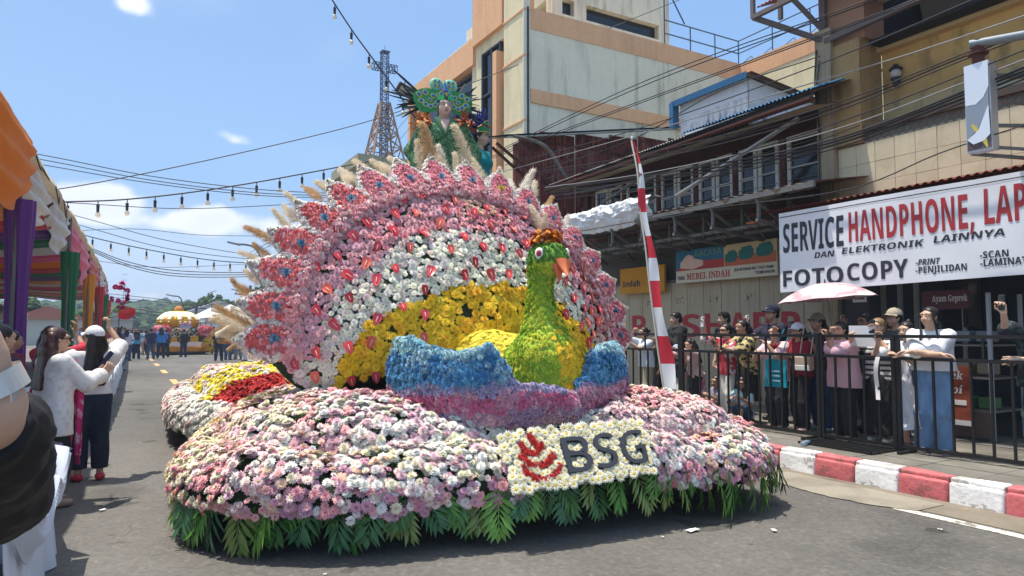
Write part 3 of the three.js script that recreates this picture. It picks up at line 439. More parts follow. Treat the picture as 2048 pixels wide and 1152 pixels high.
{ // far building below the cross tower, and the tower
  const b = thing('clock_house', 'square concrete roof house under the lattice cross tower', 'building');
  const s = 45, m = plaster([.62, .60, .50], [.45, .44, .37], .7, 141, .5, [5, 5], 256);
  part(b, 'wall', bx(13.9, 18.5, 0, 11.2, s - 1, s + 4), m); part(b, 'roof_slab', bx(13.2, 19, 12.2, 12.9, s - 1.8, s + 4.6), m); part(b, 'eave', bx(13.5, 18.8, 11.2, 12.2, s - 1.4, s + 4.3), m);
  for (let k = 0; k < 3; k++) part(b, 'moulding', bx(13.7 - .05 * k, 14.1, 9.6 + k * .5, 9.85 + k * .5, s - 1.25, s + 4), m);
  const tw = thing('lattice_cross_tower', 'steel lattice tower topped with a cross, rusty and blue', 'tower');
  const cx = 15.75, cz = -(s + .6), rust = std([.32, .19, .13], .8), blue = std([.07, .1, .2], .6), y0 = 12.9, y1 = 17.3, y2 = 20.9;
  const g = [], w = (y) => lerp(1.15, .3, Math.min(1, (y - y0) / (y1 - y0)));
  const cn = (y, i) => V(cx + w(y) * [1, 1, -1, -1][i], y, cz + w(y) * [1, -1, -1, 1][i]);
  for (let i = 0; i < 4; i++) g.push(bar(cn(y0, i), cn(y1, i), .11));
  const lv = [12.95, 14.0, 15.0, 15.8, 16.6, 17.3];
  for (let l = 0; l < 5; l++) for (let i = 0; i < 4; i++) { const j = (i + 1) % 4; g.push(bar(cn(lv[l], i), cn(lv[l + 1], j), .06), bar(cn(lv[l], j), cn(lv[l + 1], i), .06), bar(cn(lv[l], i), cn(lv[l], j), .06)); }
  part(tw, 'tapered_base', merge(g), rust);
  const q = (x0, x1, ya, yb, n, horiz) => { const r = []; const hw = .22, cs = [[1, 1], [1, -1], [-1, -1], [-1, 1]]; for (const [a, c] of cs) horiz ? r.push(bar(V(x0, (ya + yb) / 2 + a * hw, cz + c * hw), V(x1, (ya + yb) / 2 + a * hw, cz + c * hw), .05)) : r.push(bar(V(cx + a * hw, ya, cz + c * hw), V(cx + a * hw, yb, cz + c * hw), .055)); for (let k = 0; k <= n; k++) { for (let i = 0; i < 4; i++) { const [a, c] = cs[i], [d, e] = cs[(i + 1) % 4]; if (horiz) { const x = lerp(x0, x1, k / n); r.push(bar(V(x, (ya + yb) / 2 + a * hw, cz + c * hw), V(x, (ya + yb) / 2 + d * hw, cz + e * hw), .04)); } else { const y = lerp(ya, yb, k / n); r.push(bar(V(cx + a * hw, y, cz + c * hw), V(cx + d * hw, y, cz + e * hw), .04)); if (k < n) r.push(bar(V(cx + a * hw, y, cz + c * hw), V(cx + d * hw, lerp(ya, yb, (k + 1) / n), cz + e * hw), .03)); } } } return merge(r); };
  part(tw, 'mast', q(0, 0, y0, y2, 22, false), blue); part(tw, 'cross_arm', merge([q(cx - .85, cx - .23, 19.65, 20, 3, true), q(cx + .23, cx + .85, 19.65, 20, 3, true)]), blue);
  part(tw, 'top_cap', bx(cx - .3, cx + .3, y2, y2 + .06, s + .3, s + .9), blue); part(tw, 'antenna', tube([V(cx, y2, cz), V(cx, y2 + .5, cz)], .02, 5), blue);
}
// ---------------------------------------------------------------- smooth bodies: distance field meshed by surface nets
const REG = await new FontLoader().loadAsync('fonts/droid/droid_sans_regular.typeface.json');
const signDaisy = std([.84, .82, .70], .75, { vertexColors: true });
function strokeTest(font, list) { // is (u, v) on a letter stroke (with a small margin)?
  const polys = list.map(([c, u0, u1]) => { const sh = font.generateShapes(c, 1), all = sh.map((s) => s.extractPoints(8)); let a = 9, b = -9, d = 9, e = -9; for (const s of all) for (const p of s.shape) { a = Math.min(a, p.x); b = Math.max(b, p.x); d = Math.min(d, p.y); e = Math.max(e, p.y); } const f = (p) => [lerp(u0, u1, (p.x - a) / (b - a)), lerp(.16, .82, (p.y - d) / (e - d))]; return all.map((s) => [s.shape.map(f), s.holes.map((h) => h.map(f))]); }).flat();
  const inP = (l, x, y) => { let r = false; for (let i = 0, j = l.length - 1; i < l.length; j = i++) if ((l[i][1] > y) !== (l[j][1] > y) && x < (l[j][0] - l[i][0]) * (y - l[i][1]) / (l[j][1] - l[i][1]) + l[i][0]) r = !r; return r; };
  const one = (x, y) => polys.some(([s, hs]) => inP(s, x, y) && !hs.some((h) => inP(h, x, y)));
  return (u, v) => one(u, v) || one(u + .012, v) || one(u - .012, v) || one(u, v + .035) || one(u, v - .035);
}
// primitive: capsule a-b with radii ra, rb; sq: squash of depth (z) about the segment, cut: subtract
function primDist(p, x, y, z) {
  const ax = p.ax, ay = p.ay, az = p.az, k = p.k; const px = x - ax, py = y - ay; let pz = (z - az); const h = p.l2 > 0 ? clamp((px * p.dx + py * p.dy + pz * p.dz) / p.l2, 0, 1) : 0;
  const ex = (px - p.dx * h) * p.ix, ey = (py - p.dy * h) * p.iy, ez = (pz - p.dz * h) * p.iz; return Math.sqrt(ex * ex + ey * ey + ez * ez) * p.m - (p.ra + (p.rb - p.ra) * h) * p.m;
}
function prim(p) { const b = p.b ?? p.a, q = p.q ?? [1, 1, 1]; return { ...p, ax: p.a.x, ay: p.a.y, az: p.a.z, dx: b.x - p.a.x, dy: b.y - p.a.y, dz: b.z - p.a.z, l2: b.distanceToSquared(p.a), ra: p.ra, rb: p.rb ?? p.ra, ix: 1 / q[0], iy: 1 / q[1], iz: 1 / q[2], m: Math.min(...q), k: p.k }; }
function fieldOf(prims, blend) { const l = prims.map(prim); return (x, y, z) => { let d = 1e3; for (const p of l) { const e = primDist(p, x, y, z); const k = p.k ?? blend; if (p.cut) { const h = Math.max(k - Math.abs(-e - d), 0) / k; d = Math.max(d, -e) + h * h * k / 4; } else { if (e > d + k) continue; const h = Math.max(k - Math.abs(d - e), 0) / k; d = Math.min(d, e) - h * h * k / 4; } } return d; }; }
function boundsOf(prims, pad) { const b = new THREE.Box3(); for (const p of prims) { if (p.cut) continue; const m = Math.max(p.ra, p.rb ?? p.ra) * Math.max(...(p.q ?? [1])) + pad; for (const v of [p.a, p.b ?? p.a]) { b.expandByPoint(v.clone().addScalar(m)); b.expandByPoint(v.clone().addScalar(-m)); } } return b; }
function nets(f, box, cell, colour) {
  const nx = Math.ceil((box.max.x - box.min.x) / cell) + 2, ny = Math.ceil((box.max.y - box.min.y) / cell) + 2, nz = Math.ceil((box.max.z - box.min.z) / cell) + 2, F = new Float32Array(nx * ny * nz), id = new Int32Array(nx * ny * nz).fill(-1);
  const ox = box.min.x - cell * .5, oy = box.min.y - cell * .5, oz = box.min.z - cell * .5, I = (i, j, k) => (k * ny + j) * nx + i;
  for (let k = 0; k < nz; k++) for (let j = 0; j < ny; j++) for (let i = 0; i < nx;) { const d = f(ox + i * cell, oy + j * cell, oz + k * cell); F[I(i, j, k)] = d; i++; let skip = Math.floor((d - cell * .2) / cell * .55) - 1; while (skip-- > 0 && i < nx) F[I(i++, j, k)] = d; }
  const pos = [], idx = [];
  for (let k = 0; k < nz - 1; k++) for (let j = 0; j < ny - 1; j++) for (let i = 0; i < nx - 1; i++) {
    let n = 0, sx = 0, sy = 0, sz = 0, mask = 0; const v = [F[I(i, j, k)], F[I(i + 1, j, k)], F[I(i, j + 1, k)], F[I(i + 1, j + 1, k)], F[I(i, j, k + 1)], F[I(i + 1, j, k + 1)], F[I(i, j + 1, k + 1)], F[I(i + 1, j + 1, k + 1)]];
    for (let c = 0; c < 8; c++) if (v[c] < 0) mask |= 1 << c; if (mask === 0 || mask === 255) continue;
    for (const [a, b] of EDGES) if ((v[a] < 0) !== (v[b] < 0)) { const t = v[a] / (v[a] - v[b]); sx += lerp(a & 1, b & 1, t); sy += lerp((a >> 1) & 1, (b >> 1) & 1, t); sz += lerp((a >> 2) & 1, (b >> 2) & 1, t); n++; }
    id[I(i, j, k)] = pos.length / 3; pos.push(ox + (i + sx / n) * cell, oy + (j + sy / n) * cell, oz + (k + sz / n) * cell);
  }
  const q = (a, b, c, d, flip) => { if (a < 0 || b < 0 || c < 0 || d < 0) return; flip ? idx.push(a, b, c, a, c, d) : idx.push(a, c, b, a, d, c); };
  for (let k = 1; k < nz - 1; k++) for (let j = 1; j < ny - 1; j++) for (let i = 1; i < nx - 1; i++) {
    const s = F[I(i, j, k)] < 0;
    if (s !== (F[I(i + 1, j, k)] < 0)) q(id[I(i, j - 1, k - 1)], id[I(i, j, k - 1)], id[I(i, j, k)], id[I(i, j - 1, k)], s);
    if (s !== (F[I(i, j + 1, k)] < 0)) q(id[I(i - 1, j, k - 1)], id[I(i - 1, j, k)], id[I(i, j, k)], id[I(i, j, k - 1)], s);
    if (s !== (F[I(i, j, k + 1)] < 0)) q(id[I(i - 1, j - 1, k)], id[I(i, j - 1, k)], id[I(i, j, k)], id[I(i - 1, j, k)], s);
  }
  const g = new THREE.BufferGeometry(); g.setAttribute('position', new THREE.Float32BufferAttribute(pos, 3)); g.setIndex(idx); g.computeVertexNormals();
  if (colour) { const c = new Float32Array(pos.length), nn = g.attributes.normal; for (let i = 0; i < pos.length; i += 3) { const r = colour(pos[i], pos[i + 1], pos[i + 2], nn.array[i], nn.array[i + 1], nn.array[i + 2]); c[i] = r[0]; c[i + 1] = r[1]; c[i + 2] = r[2]; } g.setAttribute('color', new THREE.BufferAttribute(c, 3)); }
  return g;
}
const EDGES = [[0, 1], [2, 3], [4, 5], [6, 7], [0, 2], [1, 3], [4, 6], [5, 7], [0, 4], [1, 5], [2, 6], [3, 7]];
function sdfMesh(prims, blend, cell, colour) { return clean(nets(fieldOf(prims, blend), boundsOf(prims, blend + cell), cell, colour)); }
// ---------------------------------------------------------------- flower geometries (unit radius, facing +y)
function wind(g) { // triangles turned so that they face the way their normals do
  const p = g.attributes.position.array, n = g.attributes.normal.array, c = g.attributes.color?.array, A = V(), B = V(), C = V(), N = V();
  for (let i = 0; i < p.length; i += 9) { A.fromArray(p, i); B.fromArray(p, i + 3); C.fromArray(p, i + 6); N.set(n[i] + n[i + 3] + n[i + 6], n[i + 1] + n[i + 4] + n[i + 7], n[i + 2] + n[i + 5] + n[i + 8]); if (B.sub(A).cross(C.sub(A)).dot(N) < 0) for (const a of [p, n, c]) if (a) for (let k = 0; k < 3; k++) { const t = a[i + 3 + k]; a[i + 3 + k] = a[i + 6 + k]; a[i + 6 + k] = t; } }
  return g;
}
function petalFan(rows, centre) { // rows: [count, elevation, length, width, lift]
  const pos = [], col = []; const P = (v, c) => { pos.push(v.x, v.y, v.z); col.push(...c); };
  rows.forEach(([n, el, len, wid, lift, c = [1, 1, 1], c0 = c, off = 0], k) => {
    for (let i = 0; i < n; i++) {
      const a = (i + (k % 2) * .5 + off + (h3(i, k, n) - .5) * .35) / n * 2 * Math.PI, e = el + (h3(i, k, 7) - .5) * .22, L = len * (.9 + h3(i, k, 9) * .2);
      const dir = V(Math.cos(a) * Math.cos(e), Math.sin(e), Math.sin(a) * Math.cos(e)), side = V(-Math.sin(a), 0, Math.cos(a)), up = new THREE.Vector3().crossVectors(side, dir).negate();
      const b = V(Math.cos(a) * .07, lift, Math.sin(a) * .07), t = b.clone().addScaledVector(dir, L), m = b.clone().addScaledVector(dir, L * .62), l = m.clone().addScaledVector(side, wid).addScaledVector(up, .05), r = m.clone().addScaledVector(side, -wid).addScaledVector(up, .05);
      P(b, c0); P(r, c); P(t, c); P(b, c0); P(t, c); P(l, c);
    }
  });
  let g = new THREE.BufferGeometry(); g.setAttribute('position', new THREE.Float32BufferAttribute(pos, 3)); g.setAttribute('color', new THREE.Float32BufferAttribute(col, 3)); g.computeVertexNormals();
  // soften: bend normals towards the flower's dome so that petals shade as one bloom with some crispness
  const p = g.attributes.position, n = g.attributes.normal; for (let i = 0; i < p.count; i++) { const d = V(p.getX(i), p.getY(i) + .35, p.getZ(i)).normalize(); const q = V(n.getX(i), n.getY(i), n.getZ(i)); if (q.dot(d) < 0) q.negate(); q.lerp(d, .35).normalize(); n.setXYZ(i, q.x, q.y, q.z); }
  wind(g);
  if (centre) { const s = new THREE.SphereGeometry(centre[0], 7, 4, 0, Math.PI * 2, 0, Math.PI / 2); s.scale(1, .7, 1); s.translate(0, centre[2] ?? .02, 0); g = merge([g, tint(clean(s), centre[1])]); }
  return clean(g);
}
const FL = {
  chrys: petalFan([[13, .1, 1, .2, 0], [12, .5, .88, .18, .06], [10, .95, .7, .15, .1], [6, 1.3, .55, .12, .14]]),
  daisy: petalFan([[14, .12, 1, .17, .02, [1, 1, 1], [.9, .92, .8]], [11, .4, .8, .15, .05, [1, 1, 1], [.85, .88, .7]]], [.26, [.62, .66, .32], .06]),
  sunny: petalFan([[13, .15, 1, .18, .02], [11, .5, .82, .16, .05]], [.3, [.95, .62, .05], .06]),
  spray: petalFan([[10, .35, 1, .26, 0], [8, .8, .8, .24, .1], [5, 1.25, .6, .2, .16]]),
  margarita: petalFan([[14, .15, 1, .17, .02, [1, 1, 1], [1, .86, .3]], [10, .45, .8, .15, .05, [1, 1, 1], [1, .8, .2]]], [.24, [.75, .52, .04], .07]),
  fluff: petalFan([[9, .0, 1, .16, 0], [9, .5, 1, .16, 0], [8, 1.0, 1, .16, 0], [4, 1.4, 1, .16, 0]]),
};
const flowerMat = std(0xffffff, .75, { vertexColors: true });
const petalMat = (c, r = .7) => std(c, r);
// collects copies of a bloom; flush() leaves them as one part of kind stuff
class Blooms {
  constructor() { this.k = {}; }
  add(kind, p, n, r, c, spin = rnd() * 6.283) { (this.k[kind] ??= []).push([p, n, r, c, spin]); }
  flush(parent, names) {
    for (const kind in this.k) {
      const l = this.k[kind], m = new THREE.InstancedMesh(FL[kind], flowerMat, l.length), M = new THREE.Matrix4(), C = new THREE.Color();
      l.forEach(([p, n, r, c, spin], i) => { M.compose(p, bloomTurn(n, spin), V(r * R(.85, 1.1), r * R(.5, 1.1), r)); m.setMatrixAt(i, M); C.setRGB(...c); m.setColorAt(i, C); });
      m.name = names[kind] ?? kind; m.userData.kind = 'stuff'; shade(m); parent.add(m);
    }
  }
}
const Y = V(0, 1, 0); function bloomTurn(n, spin) { return new THREE.Quaternion().setFromUnitVectors(Y, n).multiply(new THREE.Quaternion().setFromAxisAngle(Y, spin)); }
const jit = (n, k) => n.clone().add(V(R(-k, k), R(-k, k), R(-k, k))).normalize();
const vary = (c, k = .12) => { const m = R(1 - k, 1 + k * .6); return [c[0] * m * R(.97, 1.03), c[1] * m * R(.95, 1.05), c[2] * m * R(.95, 1.05)].map((x) => clamp(x, 0, .92)); };
// ---------------------------------------------------------------- the peacock float
rnd = rngOf(4001);
const flt = thing('peacock_float', 'parade float built as a flower peacock with a fanned tail and BSG sign', 'float', [0, 0, 0]);
{
  const COL = { white: [.86, .83, .76], cream: [.87, .80, .58], pink: [.85, .41, .43], mauve: [.64, .33, .43], peach: [.83, .52, .40], pale: [.86, .66, .63], lilac: [.74, .48, .54], yellow: [.92, .60, .02], lemon: [.86, .72, .06], coral: [.76, .16, .15], rose: [.82, .28, .33], red: [.55, .03, .03], blue: [.10, .27, .50], orange: [.75, .22, .03] };
  const leafDark = std(0xffffff, .8, { map: paint(128, 128, [.4, .4], (u, v) => { const b = pfbm(u, v, 8, 4, 201); return [.10 + b * .1, .15 + b * .14, .07 + b * .06]; }) });
  // ---- mound
  const outline = new THREE.CatmullRomCurve3([[1.0, 12.7], [.78, 12.0], [.68, 11], [.70, 10], [.86, 9], [1.12, 8.15], [1.14, 7.75], [.92, 7.25], [.58, 6.6], [.43, 5.95], [.48, 5.4], [.76, 4.92], [1.18, 4.6], [1.75, 4.41], [2.4, 4.3], [3.2, 4.22], [4.0, 4.08], [4.55, 4.04], [4.92, 4.22], [5.08, 4.7], [5.1, 5.6], [4.95, 7], [4.35, 8], [4.6, 9], [4.9, 10.5], [4.6, 12.4], [3.5, 13], [1.7, 13]].map(([t, s]) => W(t, 0, s)), true, 'centripetal');
  const NP = 420, pts = outline.getSpacedPoints(NP).slice(0, NP);
  const prof = [[.10, .26], [.0, .34], [-.02, .42], [.02, .52], [.12, .60], [.24, .63], [.33, .62], [.37, .66], [.40, .74], [.50, .83], [.68, .89], [.95, .93], [1.25, .93]];
  const profAt = (v) => { const x = v * (prof.length - 1), i = Math.min(prof.length - 2, Math.floor(x)), f = x - i; return [lerp(prof[i][0], prof[i + 1][0], f), lerp(prof[i][1], prof[i + 1][1], f)]; };
  const mound = (u, v) => {
    const x = ((u % 1) + 1) % 1 * NP, i = Math.floor(x), a = pts[i % NP].clone().lerp(pts[(i + 1) % NP], x - i), med = V(2.75, 0, -clamp(-a.z, 5.9, 11)), dir = med.sub(a).normalize(), [d, h] = profAt(v);
    const p = a.addScaledVector(dir, d); const n = fbm(p.x * 2.2, h * 3, p.z * 2.2, 3) - .5; p.y = h + n * .16 * sstep(.1, .4, v) - .03; p.addScaledVector(dir, -n * .12); return p;
  };
  part(flt, 'mound_base', surf(mound, 300, 24), leafDark);
  const deck = new THREE.Shape(pts.filter((_, i) => i % 4 === 0).map((a) => { const med = V(2.75, 0, -clamp(-a.z, 5.9, 11)); const q = a.clone().add(med.sub(a).normalize().multiplyScalar(1.2)); return new THREE.Vector2(q.x, -q.z); }));
  const dg = new THREE.ShapeGeometry(deck); dg.rotateX(-Math.PI / 2); dg.translate(0, .86, 0); part(flt, 'deck', dg, leafDark);
  const skirt = surf((u, v) => { const x = u * NP, i = Math.floor(x) % NP, a = pts[i].clone(), med = V(2.75, 0, -clamp(-a.z, 5.9, 11)); return a.addScaledVector(med.sub(a).normalize(), lerp(.32, .1, v)).setY(lerp(.12, .32, v)); }, 200, 1); part(flt, 'chassis_skirt', skirt, std([.012, .013, .012], .95));
  part(flt, 'chassis', merge([bx(.9, 4.6, .14, .4, 4.9, 12.4)]), mats.black);
  for (const [t, s] of [[1.1, 6], [4.4, 6], [1.1, 10.8], [4.4, 10.8]]) { const w = new THREE.TorusGeometry(.24, .1, 8, 20); w.rotateY(Math.PI / 2); w.translate(t, .34, -s); part(flt, 'wheel', clean(w), mats.black); }
  const du = 1e-3, normalOf = (f, u, v) => { const a = f(u - du, v), b = f(u + du, v), c = f(u, v - .02), d = f(u, v + .02); return new THREE.Vector3().crossVectors(b.sub(a), d.sub(c)).normalize(); };
  const cam = V(0, 1.5, 0), facing = [], B = new Blooms();
  const signBox = (p) => p.x > 2.55 && p.x < 3.6 && p.y > .3 && p.y < .6 && -p.z < 4.4 ;
  const moundColor = (p, u, v) => {
    const q = fbm(p.x * 1.6 + 3, p.y * 2, p.z * 1.6, 3), q2 = fbm(p.x * 3.1, p.y * 3, p.z * 3.1 + 9, 3), s = -p.z; let c;
    if (s > 7.35) { // rear lobe: white with a yellow band and a red panel
      if (p.x > 1.02 && s < 9.2 && s > 7.5 && p.y > .6 && p.x < 1.75) return [COL.red, 'spray', .032];
      const k = q2 + R(-.1, .1); if (k > .52 && p.y > .6) return [COL.lemon, 'chrys', .042]; return [k > .42 ? COL.white : COL.pale, 'chrys', .042];
    }
    const left = sstep(1.6, .5, p.x) * sstep(4.7, 6.0, s);
    const k = q + (rnd() - .5) * .34, l = q2 + (rnd() - .5) * .2;
    if (rnd() < left * .75) c = rnd() < .85 ? COL.cream : COL.peach;
    else if (s > 6.3 && p.x < 1.8 && k > .55) c = COL.lemon;
    else {
      const rightward = sstep(2.5, 4.5, p.x) * .10 - (p.y > .66 && p.x > 1.2 ? .05 : 0) - .02;
      if (k < .40 + rightward * .4) c = l > .52 ? COL.pale : COL.pink; else if (k < .50) c = l > .55 ? COL.lilac : l > .42 ? COL.pale : COL.pink; else if (k < .58 - rightward) c = l > .5 ? COL.white : COL.pale; else if (k < .68) c = l > .46 ? COL.white : COL.peach; else c = l > .5 ? COL.cream : COL.mauve;
      if (p.y < .46 && rnd() < .5) c = rnd() < .5 ? COL.pink : COL.mauve;
    }
    const kind = l > .5 ? 'chrys' : rnd() < .45 ? 'daisy' : 'spray'; return [c, kind, kind === 'spray' ? R(.019, .029) : R(.023, .040)];
  };
  const nearest = [];
  let tries = 0; for (let i = 0; i < 36000; i++) {
    const u = rnd(), v = .08 + .92 * rnd(), p = mound(u, v), n = normalOf(mound, u, v); if (signBox(p)) continue;
    if (p.x > 4.6 && -p.z > 7 || -p.z > 12.9 || (-p.z > 7 && p.x > 2.6)) continue;
    if (n.dot(cam.clone().sub(p).normalize()) < -.35) continue;
    if (v < .2 && p.x < 2.5 && rnd() < .45) continue;
    if (fbm(p.x * 6, p.y * 6, p.z * 6, 2) < .24) continue;
    const [c, kind, r] = moundColor(p, u, v), q = p.clone().addScaledVector(n, .02 + rnd() * .055), nn = jit(n.clone().lerp(Y, .25).normalize(), .35), rec = [kind, q, nn, r * 1.12, vary(c)];
    nearest.push([r * r / q.distanceToSquared(cam) * Math.max(.2, nn.dot(cam.clone().sub(q).normalize())) * (kind === 'spray' ? .1 : 1), rec]);
  }
  nearest.sort((a, b) => b[0] - a[0]);
  const palette = [COL.white, COL.cream, COL.pink, COL.mauve, COL.peach, COL.pale, COL.lilac, COL.yellow, COL.lemon, COL.coral, COL.rose].map((c) => [c, std(c, .75, { vertexColors: true })]);
  const single = (name, kind, p, n, r, c) => { let best = palette[0], bd = 9; for (const q of palette) { const d = (q[0][0] - c[0]) ** 2 + (q[0][1] - c[1]) ** 2 + (q[0][2] - c[2]) ** 2; if (d < bd) { bd = d; best = q; } } const m = part(flt, name, FL[kind], best[1]); m.position.copy(p); m.quaternion.copy(bloomTurn(n, rnd() * 6.28)); m.scale.setScalar(r); };
  nearest.forEach(([, r], i) => { if (i < 240) single(r[0] === 'daisy' ? 'daisy' : 'chrysanthemum', ...r); else B.add(...r); });
  B.flush(flt, { chrys: 'chrysanthemums', daisy: 'daisies', spray: 'spray_blossoms' });
  { // leaves that fill the gaps between the blooms
    const g = merge([0, 1, 2, 3].map((k) => { const q = surf((u, v) => V((u - .5) * .5 * Math.sin(Math.PI * (.08 + .84 * v)), .25 + .3 * v - .25 * v * v + Math.abs(u - .5) * .2, v), 2, 4); q.rotateY(k * 1.7); return clean(q); })), n = 2600, m = new THREE.InstancedMesh(g, std(0xffffff, .45), n), M = new THREE.Matrix4(), C = new THREE.Color(); rnd = rngOf(4111); let k = 0; while (k < n) { const u = rnd(), v = .05 + .9 * rnd(), p = mound(u, v), nn = normalOf(mound, u, v); if (signBox(p) || p.x > 4.6 && -p.z > 7) continue; const r = R(.03, .06), b = R(.6, 1.5); M.compose(p.addScaledVector(nn, .012), bloomTurn(jit(nn, .5), rnd() * 6.28), V(r, r, r)); m.setMatrixAt(k, M); m.setColorAt(k++, C.setRGB(.055 * b, .15 * b, .03 * b)); } m.name = 'filler_leaves'; m.userData.kind = 'stuff'; flt.add(shade(m)); rnd = rngOf(4222);
  }
  // ---- fronds of the skirt
  const frondGeo = [0, 1, 2].map((k) => { const g = []; const n = 7; for (let i = 0; i <= n; i++) for (const sd of i === n ? [0] : [-1, 1]) { const f = i / n, y = -f * .8, z = .12 * Math.sin(f * 2.2 + k * .3), L = .40 * Math.sin(Math.PI * (.2 + .7 * f)) + .12; const a = lerp(.95, .35, f), dx = sd * Math.sin(a) * L, dy = -Math.cos(a) * L; const w = .05, b = V(0, y, z), t = V(dx, y + dy, z + .05 - h3(i, sd + 2, k) * .16), m = b.clone().lerp(t, .5), pr = V(-(dy), dx, 0).normalize().multiplyScalar(w); const q = new THREE.BufferGeometry(); const A = m.clone().add(pr).add(V(0, 0, .012)), C = m.clone().sub(pr).add(V(0, 0, .012)); q.setAttribute('position', new THREE.Float32BufferAttribute([b.x, b.y, b.z, C.x, C.y, C.z, t.x, t.y, t.z, b.x, b.y, b.z, t.x, t.y, t.z, A.x, A.y, A.z], 3)); q.computeVertexNormals(); g.push(clean(q)); } g.push(tube([V(0, 0, 0), V(0, -.4, .1), V(0, -.8, .11)], .008, 4)); return merge(g); });
  const fm = [[.07, .20, .03], [.09, .26, .035], [.045, .15, .035], [.13, .30, .04], [.18, .25, .06], [.05, .17, .07]].map((c) => std(c, .33));
  let fk = 0; for (let i = 0; i < 290; i++) {
    const u = (i + R(-.3, .3)) / 290, x = ((u + 1) % 1) * NP, j = Math.floor(x) % NP, a = pts[j].clone(), med = V(2.75, 0, -clamp(-a.z, 5.9, 11)), dir = a.clone().sub(med).normalize(); const s = -a.z; if ((a.x > 4.2 && s > 6.5) || s > 12.8) continue;
    const m = part(flt, 'palm_frond', frondGeo[i % 3], fm[Math.floor(rnd() * 6)]); const lobe = s > 7.5, lo = a.x < 1 && !lobe ? .05 : 0;
    m.position.copy(a).addScaledVector(dir, !lobe && a.x > 2.3 && s < 5.2 ? R(.0, .07) : R(-.12, -.02)).setY((lobe ? .52 : .44) + R(-.05, .05) - lo); m.scale.setScalar((lobe ? .33 : .345) * R(.8, 1.2) * (a.x > 2.3 && a.x < 3.9 && !lobe ? .86 : a.x >= 3.9 ? 1.12 : 1));
    m.rotation.set(0, Math.atan2(dir.x, dir.z) + R(-.3, .3), 0); m.rotateX(-R(-.05, .32)); m.rotateZ(R(-.45, .45)); m.scale.x *= R(.8, 1.2); fk++;
  }
  // ---- tail fan
  const FC = { t: 3.0, h: 1.45, s: 6.28, rx: 2.04, up: 1.76, dn: .95 };
  const fan = (u, r) => { const a = lerp(Math.PI + .62, -.62, u), x = FC.rx * r * Math.cos(a), y = (Math.sin(a) > 0 ? FC.up : FC.dn) * r * Math.sin(a); return W(FC.t + x, FC.h + y, FC.s + .2 * (y + .1) - .62 * (1 - r * r) + .05 * (fbm(x * 3, y * 3, 1, 2) - .5)); };
  part(flt, 'fan_backing', merge([clean(surf((u, v) => fan(u, v * .93), 90, 20)), clean(surf((u, v) => fan(u, .93 - v * .05).add(V(0, 0, -.06 * v - .1 * v)), 90, 2))]), leafDark);
  part(flt, 'fan_frame', merge([bx(1.6, 4.4, .9, 2.5, 6.6, 7.0), bx(2.6, 4.5, .9, 2.62, 7, 8.2)]), mats.black);
  const fanN = (u, r) => { const a = fan(u - .004, r), b = fan(u + .004, r), c = fan(u, r - .01), d = fan(u, r + .01); const n = new THREE.Vector3().crossVectors(b.sub(a), d.sub(c)).normalize(); return n.z < 0 ? n.negate() : n; };
  const FB = new Blooms(), taken = [];
  const anth = []; { // anthuriums first, so that blooms leave them room
    for (let k = 0; k < 2600 && anth.length < 150; k++) { const u = rnd(), r = Math.sqrt(R(.09, .72)), p = fan(u, r); if (p.y < .95) continue; const hid = p.x > 2.35 && p.x < 4.1 && p.y < 1.4; if (hid) continue; if (anth.every((q) => q[0].distanceTo(p) > (p.x > 4.2 ? .13 : .19))) anth.push([p, fanN(u, r), u]); }
  }
  const cells = new Map(), key = (p, s) => Math.floor(p.x / s) + ',' + Math.floor(p.y / s) + ',' + Math.floor(p.z / s);
  const okay = (p, d) => { const s = .07, X = Math.floor(p.x / s), Yc = Math.floor(p.y / s), Z = Math.floor(p.z / s); for (let i = -1; i <= 1; i++) for (let j = -1; j <= 1; j++) for (let k = -1; k <= 1; k++) for (const q of cells.get((X + i) + ',' + (Yc + j) + ',' + (Z + k)) ?? []) if (q.distanceToSquared(p) < d * d) return false; const kk = key(p, s); (cells.get(kk) ?? cells.set(kk, []).get(kk)).push(p); return true; };
  for (let i = 0; i < 16000; i++) {
    const u = rnd(), r = Math.sqrt(rnd()) * .885, p = fan(u, r); if (p.y < .80) continue;
    const ye = Math.hypot((p.x - 3.05) / 1.40, (p.y - .96) / .98) + (fbm(p.x * 4, p.y * 4, 3, 2) - .5) * .16, we = Math.hypot((p.x - 3.02) / 1.52, (p.y - 1.10) / 1.36) + (fbm(p.x * 3, p.y * 3, 8, 2) - .5) * .12 + (p.y < 1.25 ? -.12 : 0);
    if (Math.hypot((p.x - 2.78) / .06, (p.y - 1.66) / .09) < 1) continue; // gaps above the bird's back
    const n = fanN(u, r); let c, kind, rad;
    if (ye < 1) { c = rnd() < .12 ? COL.orange.map((x, k) => lerp(x, COL.yellow[k], .7)) : COL.yellow; kind = rnd() < .6 ? 'sunny' : 'chrys'; rad = R(.038, .054); if (rnd() < .05 && ye > .85) c = COL.lemon; }
    else if (we < 1) { c = rnd() < .06 ? COL.pale : [.90, .85, .73]; kind = rnd() < .55 ? 'daisy' : 'chrys'; rad = kind === 'daisy' ? R(.026, .036) : R(.034, .048); if (we > .9 && rnd() < .4) c = COL.pale; }
    else { const q = fbm(p.x * 2.2, p.y * 2.2, 5, 3) + R(-.15, .15) + (p.x < 1.9 ? .12 : 0); c = q > .6 ? COL.lilac.map((x, k) => lerp(x, COL.pink[k], .5)) : q > .42 ? COL.pink : q > .34 ? COL.rose : COL.peach; kind = rnd() < .45 ? 'spray' : 'chrys'; rad = kind === 'spray' ? R(.026, .036) : R(.034, .046); }
    if (!okay(p, rad * 1.02)) continue;
    const q = p.clone().addScaledVector(n, .01 + rnd() * .03); if (anth.some((a) => a[0].distanceToSquared(q) < .0022)) continue;
